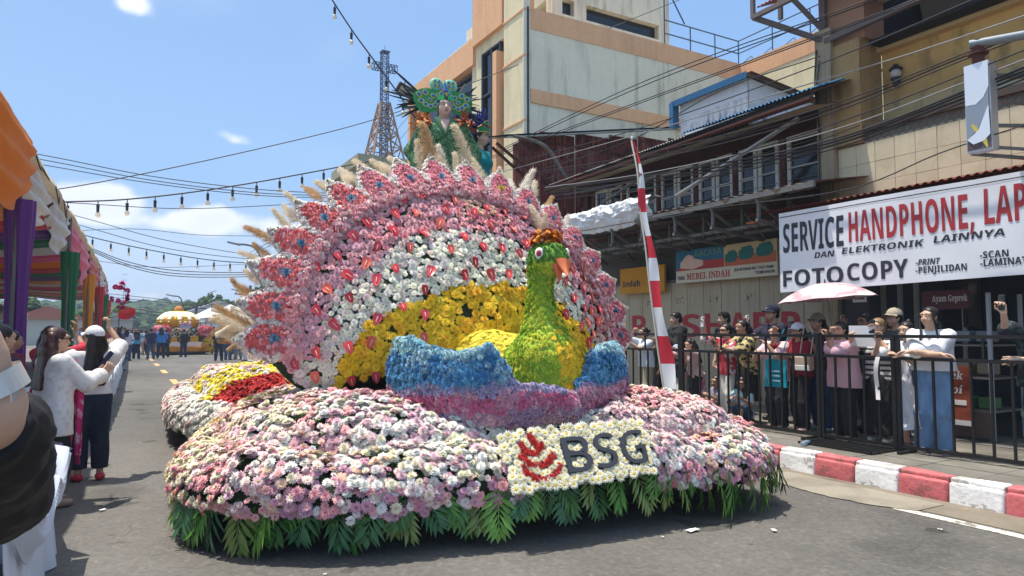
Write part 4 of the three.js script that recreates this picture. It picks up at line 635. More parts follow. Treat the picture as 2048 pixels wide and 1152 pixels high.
    FB.add(kind, q, jit(n, .3), rad * 1.06, vary(c, .1));
  }
  FB.flush(flt, { chrys: 'fan_chrysanthemums', daisy: 'fan_daisies', sunny: 'yellow_daisies', spray: 'fan_spray_blossoms' });
  const spathe = [0, 1].map((k) => { const g = surf((u, v) => { const a = u * Math.PI * 2, rr = v; const x = Math.sin(a) * rr * .52 * (1 - .25 * Math.cos(a) * 0), y = (-Math.cos(a) * .95 + .25 * Math.pow(Math.abs(Math.cos(a / 1)), 3) * (Math.cos(a) > 0 ? 1 : .0)) * rr; return V(x * (1.05 - .3 * (-Math.cos(a))), y, (.30 + .12 * k) * x * x + .16 * y * y * (k ? 1 : -.4)); }, 18, 4); return thick(g, .03); });
  const spadix = tube([V(0, -.25, .05), V(0, .1, .16), V(.02, .45, .2)], .06, 6);
  const am = [[.62, .035, .05], [.70, .07, .07], [.72, .13, .09], [.62, .05, .08], [.55, .025, .04]].map((c) => std(c, .28)), sp = std([.85, .50, .38], .6);
  anth.forEach(([p, n], i) => { const g = new THREE.Group(); g.name = 'anthurium'; const s = R(.058, .08); g.position.copy(p).addScaledVector(n, .055); const q = new THREE.Quaternion().setFromUnitVectors(V(0, 0, 1), jit(n, .3)); g.quaternion.copy(q); g.rotateZ(R(-.4, .4) + Math.PI + (p.x < 1.9 ? .6 : 0)); g.scale.setScalar(s); flt.add(g); part(g, 'spathe', spathe[i % 2], am[Math.floor(rnd() * 5)]); part(g, 'spadix', spadix, sp); });
  // ---- rim petals with eyes
  const boardPink = std([.72, .36, .38], .9); const NPET = 18;
  for (let k = 0; k < NPET; k++) {
    const u = .132 + k / (NPET - 1) * (1 - .132 * 2), c0 = fan(u, .82), c1 = fan(u, 1.03), n = fanN(u, .93), axis = c1.clone().sub(c0).normalize(), side = new THREE.Vector3().crossVectors(axis, n).normalize();
    const g = new THREE.Group(); g.name = 'tail_petal'; g.position.copy(c0).addScaledVector(n, .012); g.quaternion.setFromRotationMatrix(new THREE.Matrix4().makeBasis(side, axis, n)); flt.add(g);
    const L = .48 * R(.96, 1.05), w = .19; // teardrop: x(y)
    const half = (y) => { const f = clamp((y + .04) / (L + .04), 0, 1); return w * (f < .3 ? .6 + .4 * Math.sin(f / .3 * Math.PI / 2) : 1.001 - Math.pow((f - .3) / .7, 1.75)); };
    const sh = new THREE.Shape(); const m = 14; for (let i = 0; i <= m; i++) { const y = -.04 + (L + .04) * i / m; i ? sh.lineTo(half(y), y) : sh.moveTo(half(y), y); } for (let i = m; i >= 0; i--) { const y = -.04 + (L + .04) * i / m; sh.lineTo(-half(y), y); }
    part(g, 'petal_board', clean(new THREE.ExtrudeGeometry(sh, { depth: .05, bevelEnabled: false })), boardPink);
    const b = new Blooms(); const eyeY = .14, red = k < 6 ? COL.coral : COL.rose;
    for (let i = 0; i < 250; i++) { const y = R(-.04, L), hw = half(y), x = R(-1, 1) * hw; const edge = Math.max(Math.abs(x) / Math.max(hw, .02), y > L * .78 ? 1 : 0, Math.abs(x) > hw - .035 ? 1 : 0); const dE = Math.hypot(x, y - eyeY); if (dE < .045) continue; let c; if (edge > .70 && y > L * .18) c = rnd() < .85 ? COL.white : COL.pale; else if (edge > .7) c = rnd() < .3 ? COL.pale : COL.pink; else c = rnd() < .7 ? red : rnd() < .5 ? COL.rose : COL.pink; if (edge <= .7 && y < .05) c = rnd() < .8 ? COL.pink : COL.pale; b.add('spray', V(x, y, .055 + .03 * (1 - (x / (hw + .01)) ** 2) + rnd() * .012), jit(V(x * 2, y > L * .8 ? .5 : 0, 1).normalize(), .4), R(.016, .024), vary(c, .1)); }
    for (let i = 0; i < 90; i++) { const y = R(.3, 1) * L, sd = rnd() < .5 ? 1 : -1; b.add('spray', V(sd * (half(y) + .004), y, R(0, .06)), jit(V(sd, .2, .2).normalize(), .4), R(.016, .022), vary(COL.white, .08)); }
    for (let i = 0; i < 60; i++) b.add('spray', V(R(-1, 1) * half(.0) * 1.15, R(-.075, -.035), R(-.01, .06)), jit(V(0, -.35, 1).normalize(), .4), R(.022, .032), vary(rnd() < .8 ? COL.pink : COL.pale, .1));
    b.flush(g, { spray: 'petal_blossoms' });
    const e = part(g, 'petal_eye', FL.fluff, std(k === 10 ? [.5, .42, .04] : [.10, .24, .38], .7, { vertexColors: true })); e.position.set(0, eyeY, .08); e.scale.setScalar(.052); e.rotation.x = Math.PI / 2;
  }
  // ---- pampas plumes round the rim
  const plumeGeo = [0, 1, 2, 3].map((k) => { const rr = rngOf(300 + k), pos = []; const stem = (f) => V(.22 * f * f * (k % 2 ? 1 : .5), f, .02 * Math.sin(f * 5)); for (let i = 0; i < 900; i++) { const f = Math.pow(rr(), .8), b = stem(.15 + .85 * f), a = rr() * 6.283, out = (.10 + .16 * rr()) * (1.15 - f * .72), L = .10 + .14 * rr(); const t = b.clone().add(V(Math.cos(a) * out + .1 * f, L * (1 - f * .5), Math.sin(a) * out)); const m = b.clone().lerp(t, .55).add(V(0, .03, 0)); const s = V(Math.sin(a), .3, -Math.cos(a)).multiplyScalar(.006); pos.push(b.x, b.y, b.z, m.x + s.x, m.y + s.y, m.z + s.z, m.x - s.x, m.y - s.y, m.z - s.z, m.x - s.x, m.y - s.y, m.z - s.z, m.x + s.x, m.y + s.y, m.z + s.z, t.x, t.y - .03 * rr(), t.z); } const g = new THREE.BufferGeometry(); g.setAttribute('position', new THREE.Float32BufferAttribute(pos, 3)); g.computeVertexNormals(); return merge([g, tube([V(0, -.3, 0), stem(.3), stem(.6), stem(.9)], .008, 4)]); });
  const pm = [[.88, .79, .63], [.91, .84, .72], [.76, .56, .33], [.90, .82, .68], [.92, .87, .79]].map((c) => new THREE.MeshPhysicalMaterial({ color: new THREE.Color(...c), roughness: .95, side: THREE.DoubleSide, transmission: .35, thickness: 0 }));
  const plume = (p, dir, L, mat, k) => { const m = part(flt, 'pampas_plume', plumeGeo[k % 4], mat); m.position.copy(p); m.quaternion.setFromUnitVectors(Y, dir.clone().normalize()); m.rotateY(R(0, 6.28)); m.scale.setScalar(L); };
  for (let k = 0; k < 46; k++) { const u = .10 + k / 45 * .80 + R(-.008, .008), p = fan(u, .94), q = fan(u, 1.1), d = q.sub(p).normalize(); const rear = V(0, 0, -.10 - rnd() * .06); const right = p.x > 4.2; plume(p.add(rear), d.add(V(R(-.2, .2), R(.2, .6), R(-.15, .1))), R(.29, .41) * (right ? .8 : 1) * (p.x > 2.6 && p.x < 4.1 ? 1.08 : 1), k % 9 === 4 ? pm[2] : pm[Math.floor(rnd() * 5)], k); }
  for (let k = 0; k < 18; k++) { const p = W(R(1.0, 1.2), R(1.42, 1.68), 6.6 + R(0, .5)); plume(p, V(-1, R(-.35, .1), R(-.5, .1)), R(.22, .32), pm[Math.floor(rnd() * 5)], k); }
  for (const [X, Yp, s] of [[866, 330, 6.7], [935, 330, 6.75]]) plume(atS(X, Yp + 20, s), V(R(-.15, .15), 1, 0), .52, X < 900 ? pm[2] : pm[0], X);
  // ---- the bird
  const bird = sdfMesh([ // neck, breast, body, head
    { a: W(3.22, .86, 5.02), b: W(3.2, 1.22, 5.0), ra: .38, rb: .33 }, { a: W(3.2, 1.22, 5.0), b: W(3.13, 1.78, 5.02), ra: .26, rb: .105 }, { a: W(3.13, 1.78, 5.02), b: W(3.17, 2.1, 5.0), ra: .10, rb: .125 }, { a: W(3.17, 2.1, 5.0), b: W(3.21, 2.12, 4.9), ra: .145, rb: .115 },
    { a: W(3.15, 1.02, 5.4), b: W(2.95, 1.12, 5.6), ra: .42, rb: .38 }, { a: W(3.2, 2.08, 4.88), b: W(3.22, 2.05, 4.82), ra: .10, rb: .07 }], .05, .07);
  part(flt, 'bird_body', bird, std([.25, .4, .04], .9));
  { const fb = new Blooms(), p = bird.attributes.position, n = bird.attributes.normal; rnd = rngOf(77);
    for (let i = 0; i < p.count; i += 3) { const A = V(p.getX(i), p.getY(i), p.getZ(i)), Bv = V(p.getX(i + 1), p.getY(i + 1), p.getZ(i + 1)), C = V(p.getX(i + 2), p.getY(i + 2), p.getZ(i + 2)); const area = Bv.clone().sub(A).cross(C.clone().sub(A)).length() / 2, N = V(n.getX(i), n.getY(i), n.getZ(i)); if (N.dot(cam.clone().sub(A).normalize()) < -.4 || A.y < .85) continue;
      let cnt = area * 1750; while (cnt > rnd()) { cnt--; let a = rnd(), b = rnd(); if (a + b > 1) { a = 1 - a; b = 1 - b; } const q = A.clone().addScaledVector(Bv.clone().sub(A), a).addScaledVector(C.clone().sub(A), b); const s = -q.z, k = fbm(q.x * 5, q.y * 5, q.z * 5, 3) + R(-.12, .12);
        const breast = Math.hypot((q.x - 3.3) / .2, (q.y - 1.3) / .42) < 1 && q.z > -4.95, back = s > 5.2 && q.x < 3.2; let c, kind = 'fluff', r = R(.017, .026);
        if (q.y > 2.06) { c = k > .5 ? [.14, .36, .06] : [.32, .54, .05]; } else if (breast && k > .36) { c = COL.yellow; kind = 'sunny'; r = R(.02, .032); } else if (back) { const up = q.y + (k - .5) * .5; if (up > 1.2) { c = COL.lemon; kind = 'sunny'; r = R(.022, .034); } else c = k > .52 ? [.55, .58, .05] : [.24, .42, .03]; } else c = k > .54 ? [.72, .76, .07] : k > .42 ? [.54, .68, .05] : [.36, .56, .045];
        fb.add(kind, q, jit(N, .35), r, vary(c, .14)); } }
    fb.flush(flt, { fluff: 'green_fluff', sunny: 'yellow_blossoms' }); }
  { // beak, eye, crest
    const g = new THREE.ConeGeometry(.075, .19, 10, 4); g.scale(1, 1, .62); const q = g.attributes.position; for (let i = 0; i < q.count; i++) { const y = (q.getY(i) + .095) / .19; q.setZ(i, q.getZ(i) + y * y * .06); } g.computeVertexNormals(); g.rotateZ(Math.PI - .18); g.rotateX(-.45); const hp = W(3.20, 1.99, 4.74); g.translate(hp.x, hp.y, hp.z); part(flt, 'beak', clean(g), std([.78, .20, .07], .5));
    const c2 = new THREE.ConeGeometry(.06, .17, 10); c2.scale(1, 1, .5); c2.rotateZ(Math.PI - .1); c2.rotateX(-.25); c2.translate(3.18, 1.96, -4.79); part(flt, 'lower_beak', clean(c2), std([.70, .15, .06], .5));
    for (const [p, n] of [[W(3.065, 2.14, 4.91), V(-.7, .1, .7)], [W(3.34, 2.15, 4.9), V(.8, .1, .5)]]) { const e = new THREE.Group(); e.name = 'bird_eye'; e.position.copy(p); e.quaternion.setFromUnitVectors(V(0, 0, 1), n.normalize()); flt.add(e); const w = new THREE.SphereGeometry(.046, 14, 10); w.scale(.85, 1.15, .5); part(e, 'eye_ring', clean(w), std([.85, .82, .80], .7)); const r2 = new THREE.SphereGeometry(.025, 12, 8); r2.scale(.85, 1.15, .6); r2.translate(0, 0, .022); part(e, 'pupil', clean(r2), std([.40, .02, .04], .4)); }
    const cb = new Blooms(); for (let i = 0; i < 120; i++) { const a = rnd() * 6.28, r = Math.sqrt(rnd()) * .14; cb.add(rnd() < .5 ? 'sunny' : 'spray', W(3.19, 2.28, 5.0).add(V(Math.cos(a) * r, R(-.05, .05) + .04 * (1 - r / .14), Math.sin(a) * r * .8)), jit(V(Math.cos(a) * r * 5, 1, Math.sin(a) * r * 5).normalize(), .3), R(.022, .032), vary(rnd() < .25 ? [.40, .07, .01] : [.80, .30, .02], .2)); } cb.flush(flt, { sunny: 'crest_flowers', spray: 'crest_buds' });
    plume(W(3.18, 2.28, 5.05), V(-.12, 1, 0), .30, pm[1], 1); plume(W(3.2, 2.28, 5.05), V(.2, 1, .1), .22, pm[3], 2);
  }
  { // feathered wings round the bird: blue above, pink below
    const wing = (u, v) => { const top = u < .55 ? 1.37 + .05 * Math.sin(u * 19 + .6) + .05 * (fbm(u * 16, 2, 5, 2) - .5) - .34 * sstep(.30, .40, u) : lerp(1.08, 1.32, sstep(.57, .63, u)) + .04 * Math.sin((u - .63) * 30) * (u > .63 ? 1 : 0); const a = lerp(Math.PI + .12, -.08, u); const x = Math.cos(a) * 1.06, z = Math.sin(a); const t = 3.08 + x * (1 - .06 * v), s = 5.45 - z * .82 - (u < .45 ? .14 * Math.sin(u / .45 * Math.PI) : 0); const ro = .07 * Math.sin(Math.PI * v); const vv = v < .82 ? v / .82 : 1, back = v > .82 ? (v - .82) / .18 : 0; const h = lerp(.78, top - (back * back) * .1, vv); return W(t - Math.cos(a) * (back * .16) + Math.cos(a) * ro, h, s + back * .14 * z - z * ro); };
    part(flt, 'wing_base', surf(wing, 90, 24), std([.10, .16, .3], .9));
    const wb = new Blooms(); rnd = rngOf(99); for (let i = 0; i < 8000; i++) { const u = rnd(), v = rnd(), p = wing(u, v), n = normalOf(wing, u, v); const o = V(p.x - 3.08, .5 * v, p.z + 5.4).normalize(); if (n.dot(o) < 0) n.negate(); const k = fbm(p.x * 4, p.y * 7, p.z * 4, 3) + R(-.1, .1), f = (p.y - .8) / .6 + (k - .5) * .35; let c;
      if (f > .86) c = k > .46 ? [.48, .70, .74] : [.22, .48, .60]; else if (f > .46) c = k > .55 ? [.16, .42, .64] : k > .42 ? [.08, .28, .54] : [.36, .56, .66]; else if (f > .38) c = [.48, .42, .62]; else if (f > .15) c = k > .54 ? [.78, .22, .38] : [.80, .46, .56]; else c = k > .5 ? [.78, .50, .58] : [.60, .42, .60];
      wb.add('fluff', p.addScaledVector(n, R(0, .02) + .035 * (fbm(p.x * 9, p.y * 9, p.z * 9, 2) - .4)), jit(n, .45), R(.018, .03), vary(c, .15)); } wb.flush(flt, { fluff: 'wing_fluff' }); }
  { // sign panel with letters and emblem
    const bl = atS(1030, 985, 4.13), br = atS(1300, 944, 4.06), tl = atS(1000, 876, 4.36), tr = atS(1276, 846, 4.28);
    const at = (u, v, o = 0) => { const p = bl.clone().lerp(br, u).lerp(tl.clone().lerp(tr, u), v); return p.addScaledVector(N, o); }; let N = new THREE.Vector3().crossVectors(br.clone().sub(bl), tl.clone().sub(bl)).normalize();
    const sg = new THREE.Group(); sg.name = 'sign_panel'; flt.add(sg);
    part(sg, 'panel', clean(thick(quad(at(0, 0, .01), at(1, 0, .01), at(1, 1, .01), at(0, 1, .01), 8, 4), .06)), std([.45, .44, .3], .9));
    // letters
    const charc = std([.035, .037, .05], .6), boxes = [];
    [['B', .375, .565], ['S', .60, .755], ['G', .80, .985]].forEach(([c, u0, u1]) => { const g = new TextGeometry(c, { font: REG, size: 1, depth: 1, curveSegments: 8, bevelEnabled: false }); g.computeBoundingBox(); const b = g.boundingBox, p = g.attributes.position; for (let i = 0; i < p.count; i++) { const u = lerp(u0, u1, (p.getX(i) - b.min.x) / (b.max.x - b.min.x)), v = lerp(.16, .82, (p.getY(i) - b.min.y) / (b.max.y - b.min.y)), q = at(u, v, .015 + p.getZ(i) * .035); p.setXYZ(i, q.x, q.y, q.z); } g.computeVertexNormals(); part(sg, 'letter', clean(g), charc); });
    // daisies keep off the letter strokes
    const inside = strokeTest(REG, [['B', .375, .565], ['S', .60, .755], ['G', .80, .985]]);
    const em = [[[.085, .36], [.13, .20], [.20, .12], [.28, .17], [.335, .31]], [[.09, .56], [.13, .43], [.19, .37], [.26, .42], [.30, .53]], [[.11, .78], [.13, .65], [.17, .60], [.215, .64], [.245, .74]], [[.18, .93], [.195, .83], [.205, .76]]];
    const emC = em.map((l) => new THREE.CatmullRomCurve3(l.map(([u, v]) => V(u, v, 0)))), emP = emC.flatMap((c) => c.getSpacedPoints(14)); const sb = new Blooms(), rb = new Blooms(); rnd = rngOf(5);
    const done = []; for (let i = 0; i < 2500; i++) { const u = R(-.015, 1.015), v = R(-.03, 1.03); if (inside(u, v)) continue; if (emP.some((q) => Math.hypot((q.x - u) * 1.4, (q.y - v) * .48) < .036)) continue; const big = u < .04 || u > .97 || v < .1 || v > .9, d = big ? .04 : .033; const p = at(u, v, .03); if (done.some((q) => q.distanceTo(p) < d)) continue; done.push(p); const nn = jit(N.clone().lerp(V(u < .03 ? -1 : 0, v < .05 ? -.5 : 0, .3), .2).normalize(), .2); const m = part(sg, 'daisy', FL.margarita, signDaisy); m.position.copy(p); m.quaternion.copy(bloomTurn(nn, rnd() * 6)); m.scale.setScalar(big ? R(.036, .044) : R(.028, .034)); }
    for (const q of emC.flatMap((c) => c.getSpacedPoints(13))) for (let k = 0; k < 7; k++) rb.add('spray', at(q.x + R(-.015, .015), q.y + R(-.055, .055), .035), jit(N, .4), R(.012, .017), vary([.62, .03, .02], .2)); rb.flush(sg, { spray: 'emblem_blossoms' });
  }
}
// ---------------------------------------------------------------- people
const skinMat = std(0xffffff, .55, { vertexColors: true }), clothMat = std(0xffffff, .9, { vertexColors: true }), hairMat = std(0xffffff, .42, { vertexColors: true }), shinyMat = std(0xffffff, .4, { vertexColors: true });
const eyeW = std([.7, .68, .65], .3), eyeB = std([.02, .012, .01], .2);
const SKIN = { a: [.47, .27, .18], b: [.55, .34, .23], c: [.40, .22, .14], d: [.60, .40, .29] };
const plain = (c, k = .14) => (x, y, z) => { const n = 1 + (noise3(x * 9, y * 9, z * 9) - .5) * k; return [c[0] * n, c[1] * n, c[2] * n]; };
const stripes = (a, b, w, ph = 0) => (x, y) => (((y + ph) / w) % 1 + 1) % 1 < .5 ? a : b;
const denim = (c) => (x, y, z) => { const n = .5 + fbm(x * 12, y * 5, z * 12, 3) * 1.0 + (noise3(x * 70, y * 30, z * 70) - .5) * .14; return [c[0] * n, c[1] * n, c[2] * n]; };
const motif = (a, b, f = 16, th = .55) => (x, y, z) => (fbm(x * f, y * f, z * f, 2) > th ? b : a);
function ik(S, T, l1, l2, hint) { const d = T.clone().sub(S); let L = d.length(); const mx = (l1 + l2) * .995; if (L > mx) { d.multiplyScalar(mx / L); L = mx; } if (L < Math.abs(l1 - l2) + .03) { d.setLength(Math.abs(l1 - l2) + .03); L = d.length(); } const n = d.clone().normalize(), c = (l1 * l1 + L * L - l2 * l2) / (2 * l1 * L), a = Math.acos(clamp(c, -1, 1)); const h = hint.clone().addScaledVector(n, -hint.dot(n)).normalize(); return [S.clone().addScaledVector(n, l1 * Math.cos(a)).addScaledVector(h, l1 * Math.sin(a)), S.clone().add(d)]; }
// a hand: palm and five fingers; w wrist, f forward, n palm normal, sd +1 left / -1 right, curl 0..1
function handPrims(w, f, n, sd, curl, k = 1) {
  f = f.clone().normalize(); n = n.clone().addScaledVector(f, -n.dot(f)).normalize(); const x = new THREE.Vector3().crossVectors(f, n).normalize().multiplyScalar(sd); // x towards the thumb
  const at = (a, b, c) => w.clone().addScaledVector(x, a * k).addScaledVector(f, b * k).addScaledVector(n, c * k), l = [];
  for (const o of [-.028, -.01, .01, .028]) l.push({ a: at(o * .75, .0, 0), b: at(o, .078, 0), ra: .0135 * k, rb: .0115 * k });
  [[-.031, .058, .0078], [-.0105, .074, .0086], [.0105, .08, .009], [.031, .072, .0088]].forEach(([o, L, r], i) => { const c = curl * (1 + .12 * (1 - i)) * 1.5; let p = at(o, .078, 0), a = 0; for (const [s, e] of [[.45, .62], [.33, .85], [.22, .7]]) { a += c * e; const q = p.clone().addScaledVector(f, Math.cos(a) * L * s * k).addScaledVector(n, Math.sin(a) * L * s * k).addScaledVector(x, o * .06 * k); l.push({ a: p, b: q, ra: r * k, rb: r * .92 * k }); p = q; } });
  const t0 = at(.026, .022, .006), t1 = at(.052, .052, .014 + .015 * curl), t2 = at(.052 - .012 * curl, .082, .022 + .03 * curl); l.push({ a: t0, b: t1, ra: .0125 * k, rb: .0105 * k }, { a: t1, b: t2, ra: .0102 * k, rb: .0085 * k }); return l;
}
function person(o) {
  const H = o.H, rs = o.res ?? 1, far = rs > 1.6, wide = o.wide ?? 1, grp = thing('person', o.label, 'person', [o.t, o.y ?? .17, -o.s], 0, o.group);
  const dir = o.dir ?? [-1, .15]; grp.rotation.y = Math.atan2(dir[0], -dir[1]);
  const lean = o.lean ?? 0, hip = .53 * H, sit = o.sit;
  const base = sit ? sit : 0; // height of the hips when seated
  const up = (x, y, z) => { const yy = y * H - hip, zz = z * H; const c = Math.cos(lean), s = Math.sin(lean); return V(x * H, (sit ? base : hip) + yy * c - zz * s, yy * s + zz * c + (o.shift ?? 0)); };
  const F = (x, y, z) => V(x * H, y * H, z * H);
  const skin = o.skin ?? SKIN.a, arms = {}, legs = {};
  for (const [k, sd] of [['L', 1], ['R', -1]]) {
    const S = up(.108 * sd * wide, .80, 0), T = o[k] ? V(...o[k]) : S.clone().add(V(.05 * sd, -.30 * H, .05)); const [E, Wr] = ik(S, T, .175 * H, .15 * H, o['hint' + k] ? V(...o['hint' + k]) : V(sd * .6, -.8, -.3)); arms[k] = { S, E, W: Wr, sd };
    const hp = V(.052 * sd * H, sit ? base : hip - .03 * H, o.shift ?? 0), ft = o['foot' + k] ? V(...o['foot' + k]) : V(.075 * sd * H * (o.stance ?? .8), .045 * H, sd * .02 + (o.fz ?? 0)); const [K, A] = ik(hp, ft, .2295 * H, .2295 * H, V(sd * .12, .1, 1)); legs[k] = { hp, K, A, sd };
  }
  const trunk = [{ a: up(-.045 * wide, .53, -.005), b: up(.045 * wide, .53, -.005), ra: .072 * H * wide, q: [1, 1, .82] }, { a: up(0, .60, 0), b: up(0, .66, .003), ra: .078 * H * wide, q: [1.05, 1, .78] }, { a: up(-.042 * wide, .735, .008), b: up(.042 * wide, .735, .008), ra: .076 * H * wide, q: [1, 1, .80] }, { a: up(-.085 * wide, .80, -.004), b: up(.085 * wide, .80, -.004), ra: .036 * H }];
  if (o.female) for (const sd of [1, -1]) trunk.push({ a: up(.045 * sd, .725, .055), ra: .031 * H * wide });
  if (o.belly) trunk.push({ a: up(0, .60, .04), ra: .075 * H * wide });
  const neck = [{ a: up(0, .80, -.008), b: up(0, .885, .004), ra: .036 * H, rb: .030 * H }];
  const armP = Object.values(arms).flatMap(({ S, E, W: w }) => [{ a: S, b: E, ra: .030 * H, rb: .0235 * H }, { a: E, b: w, ra: .0245 * H, rb: .0165 * H }]);
  const legP = Object.values(legs).flatMap(({ hp, K, A }) => [{ a: hp, b: K, ra: .052 * H, rb: .034 * H }, { a: K, b: A, ra: .036 * H, rb: .0215 * H }]);
  const footDir = V(0, 0, 1), feet = Object.values(legs).flatMap(({ A, sd }) => [{ a: A.clone().add(V(0, -.018 * H, -.015 * H)), b: A.clone().add(V(sd * .012 * H, -.025 * H, .085 * H)), ra: .021 * H, rb: .017 * H, q: [1.15, 1, 1] }]);
  // head
  const hc = up(0, .925, .012), hy = o.headYaw ?? 0, hp = o.headPitch ?? 0, hq = new THREE.Quaternion().setFromEuler(new THREE.Euler(hp + lean * .2, hy, o.headRoll ?? 0, 'YXZ')), hs = H / 7.45 / .225 * (o.headK ?? 1); // head units: built for a 225 mm head
  const hd = (x, y, z) => V(x, y, z).multiplyScalar(hs);
  const headP = [{ a: hd(0, .032, -.012), ra: .079 * hs, q: [.94, 1, 1.13] }, { a: hd(0, -.03, .018), b: hd(0, -.075, .048), ra: .058 * hs, rb: .03 * hs, q: [1.02, 1, 1.1] }, { a: hd(-.03, -.035, .045), b: hd(.03, -.035, .045), ra: .034 * hs }, { a: hd(0, -.005, .088), b: hd(0, -.032, .103), ra: .0085 * hs, rb: .0145 * hs, k: .018 }, { a: hd(-.012, -.062, .083), b: hd(.012, -.062, .083), ra: .0105 * hs, k: .015 }, { a: hd(-.016, -.034, .086), b: hd(.016, -.034, .086), ra: .008 * hs, k: .012 }, { a: hd(-.05, .028, .07), b: hd(.05, .028, .07), ra: .014 * hs, k: .03 },
    ...[1, -1].flatMap((s) => [{ a: hd(.077 * s, .004, -.008), b: hd(.074 * s, -.025, .0), ra: .017 * hs, rb: .011 * hs, q: [.45, 1, .8], k: .008 }, { a: hd(.032 * s, .006, .098), ra: .0165 * hs, k: .015, cut: true }]), { a: hd(0, -.07, -.0), b: hd(0, -.12, -.03), ra: .045 * hs, rb: .048 * hs }];
  const lip = o.lip ?? [skin[0] * .95, skin[1] * .55, skin[2] * .6];
  const face = (x, y, z) => { x /= hs; y /= hs; z /= hs; if (z > .05 && Math.hypot(x / .024, (y + .0615) / .0095) < 1) return lip; if (z > .05 && Math.abs(Math.abs(x) - .034) < .019 && Math.abs(y - .0285 + Math.abs(Math.abs(x) - .03) * .25) < .0042) return skin.map((c) => c * .2); if (z > .05 && Math.hypot((Math.abs(x) - .032) / .014, (y - .009) / .0035) < 1) return skin.map((c) => c * .55); const n = 1 + (noise3(x * 60, y * 60, z * 60) - .5) * .06; const bl = Math.hypot((Math.abs(x) - .045) / .025, (y + .028) / .022) < 1 ? 1.04 : 1; return [skin[0] * n * bl, skin[1] * n, skin[2] * n]; };
  const sk = plain(skin, .08), geos = [];
  const coverTorso = !far;
  const bare = [...(o.noTrunk ? [] : trunk.map((p) => ({ ...p, ra: p.ra * .93 }))), ...neck, ...armP.filter((_, i) => !(o.noArmR && i > 1)), ...legP.map((p) => ({ ...p, ra: p.ra * .9, rb: p.rb * .9 })), ...feet];
  geos.push(clean(nets(fieldOf(bare, .03), boundsOf(bare, .03), .0135 * Math.max(rs, H < 1.2 ? .8 : 1), sk)));
  let hg = clean(nets(fieldOf(headP, .03 * hs), boundsOf(headP, .025), far ? .016 : .0062, face)); hg.applyQuaternion(hq); hg.translate(hc.x, hc.y, hc.z); geos.push(hg);
  if (!far) for (const k of ['L', 'R']) { if (k === 'R' && o.noArmR) continue; const { E, W: w, sd } = arms[k], f = o['hf' + k] ? V(...o['hf' + k]) : w.clone().sub(E), n = o['hn' + k] ? V(...o['hn' + k]) : V(-sd, -.2, .4); const hpz = [...handPrims(w, f, n, sd, o['curl' + k] ?? .45, H / 1.68 * 1.03), { a: w.clone().addScaledVector(w.clone().sub(E).normalize(), -.03), b: w, ra: .0165 * H }]; geos.push(clean(nets(fieldOf(hpz, .008), boundsOf(hpz, .01), .0052, sk))); }
  else { for (const k of ['L', 'R']) { const { E, W: w } = arms[k]; geos.push(tint(clean(new THREE.SphereGeometry(.028 * H, 6, 5).translate(w.x, w.y, w.z)), skin)); } }
  const body = part(grp, 'body', merge(geos), skinMat);
  if (!far && !o.glasses) { const e = [], w = []; for (const s of [1, -1]) { const p = hd(.032 * s, .005, .083); w.push(ball(.0105 * hs, p.x, p.y, p.z - .0015 * hs, 8, 6, .5)); const q = hd(.032 * s + (o.gaze ?? 0), .005, .0895); e.push(ball(.0066 * hs, q.x, q.y, q.z - .0005 * hs, 7, 5, .8)); } for (const [l, m, n] of [[w, eyeW, 'eye_white'], [e, eyeB, 'iris']]) { const g = merge(l); g.applyQuaternion(hq); g.translate(hc.x, hc.y, hc.z); part(grp, n, g, m); } }
  if (o.glasses) { const l = []; for (const s of [1, -1]) { const g = new THREE.SphereGeometry(.025 * hs, 10, 6); g.scale(1.05, .85, .3); const p = hd(.034 * s, .006, .100); g.translate(p.x, p.y, p.z); l.push(clean(g)); l.push(bar(hd(.06 * s, .012, .095), hd(.083 * s, .01, .0), .005)); } l.push(bar(hd(-.012, .01, .107), hd(.012, .01, .107), .005)); const g = merge(l); g.applyQuaternion(hq); g.translate(hc.x, hc.y, hc.z); part(grp, 'sunglasses', g, eyeB); }
  // clothes
  const dress = (name, prims, grow, lo, hi, col, fold = .012, blend = .035, cell = .0125, mat = clothMat) => { const f0 = fieldOf(prims, blend), box = boundsOf(prims, grow + .03), f = (x, y, z) => { let d = f0(x, y, z) - grow; if (d < .06) d += (noise3(x * 16 + 5, y * 7, z * 16) - .5) * fold + (noise3(x * 40, y * 22, z * 40) - .5) * fold * .4; if (lo !== null && Math.abs(x) < .17 * H) d = Math.max(d, (typeof lo === 'function' ? lo(x, z) : lo) - y); if (hi !== null && (name !== 'top' || Math.hypot(x, z) < .10 * H)) d = Math.max(d, y - hi); return d; }; if (lo !== null && typeof lo !== 'function') box.min.y = Math.max(box.min.y, lo - .03); return part(grp, name, clean(nets(f, box, cell * rs, col)), mat); };
  const top = o.top;
  if (top) {
    const sl = top.sleeve ?? .6, l = [...trunk.map((p) => ({ ...p }))]; for (const k of ['L', 'R']) { if (k === 'R' && o.noArmR) continue; const { S, E, W: w } = arms[k]; const puff = top.puff ?? 0; if (sl <= 1) l.push({ a: S, b: S.clone().lerp(E, sl), ra: .033 * H + puff, rb: (.031 + (top.flare ?? .004)) * H + puff }); else { l.push({ a: S, b: E, ra: .033 * H + puff, rb: .029 * H + puff }, { a: E, b: E.clone().lerp(w, sl - 1), ra: .028 * H + puff, rb: (.021 + (top.flare ?? 0)) * H }); } }
    const hem = top.hem ?? .50; if (top.loose && !sit) l.push({ a: up(-.04 * wide, .66, 0), b: up(-.05 * wide, hem, 0), ra: .075 * H * wide, rb: .085 * H * wide, q: [1, 1, .8] }, { a: up(.04 * wide, .66, 0), b: up(.05 * wide, hem, 0), ra: .075 * H * wide, rb: .085 * H * wide, q: [1, 1, .8] });
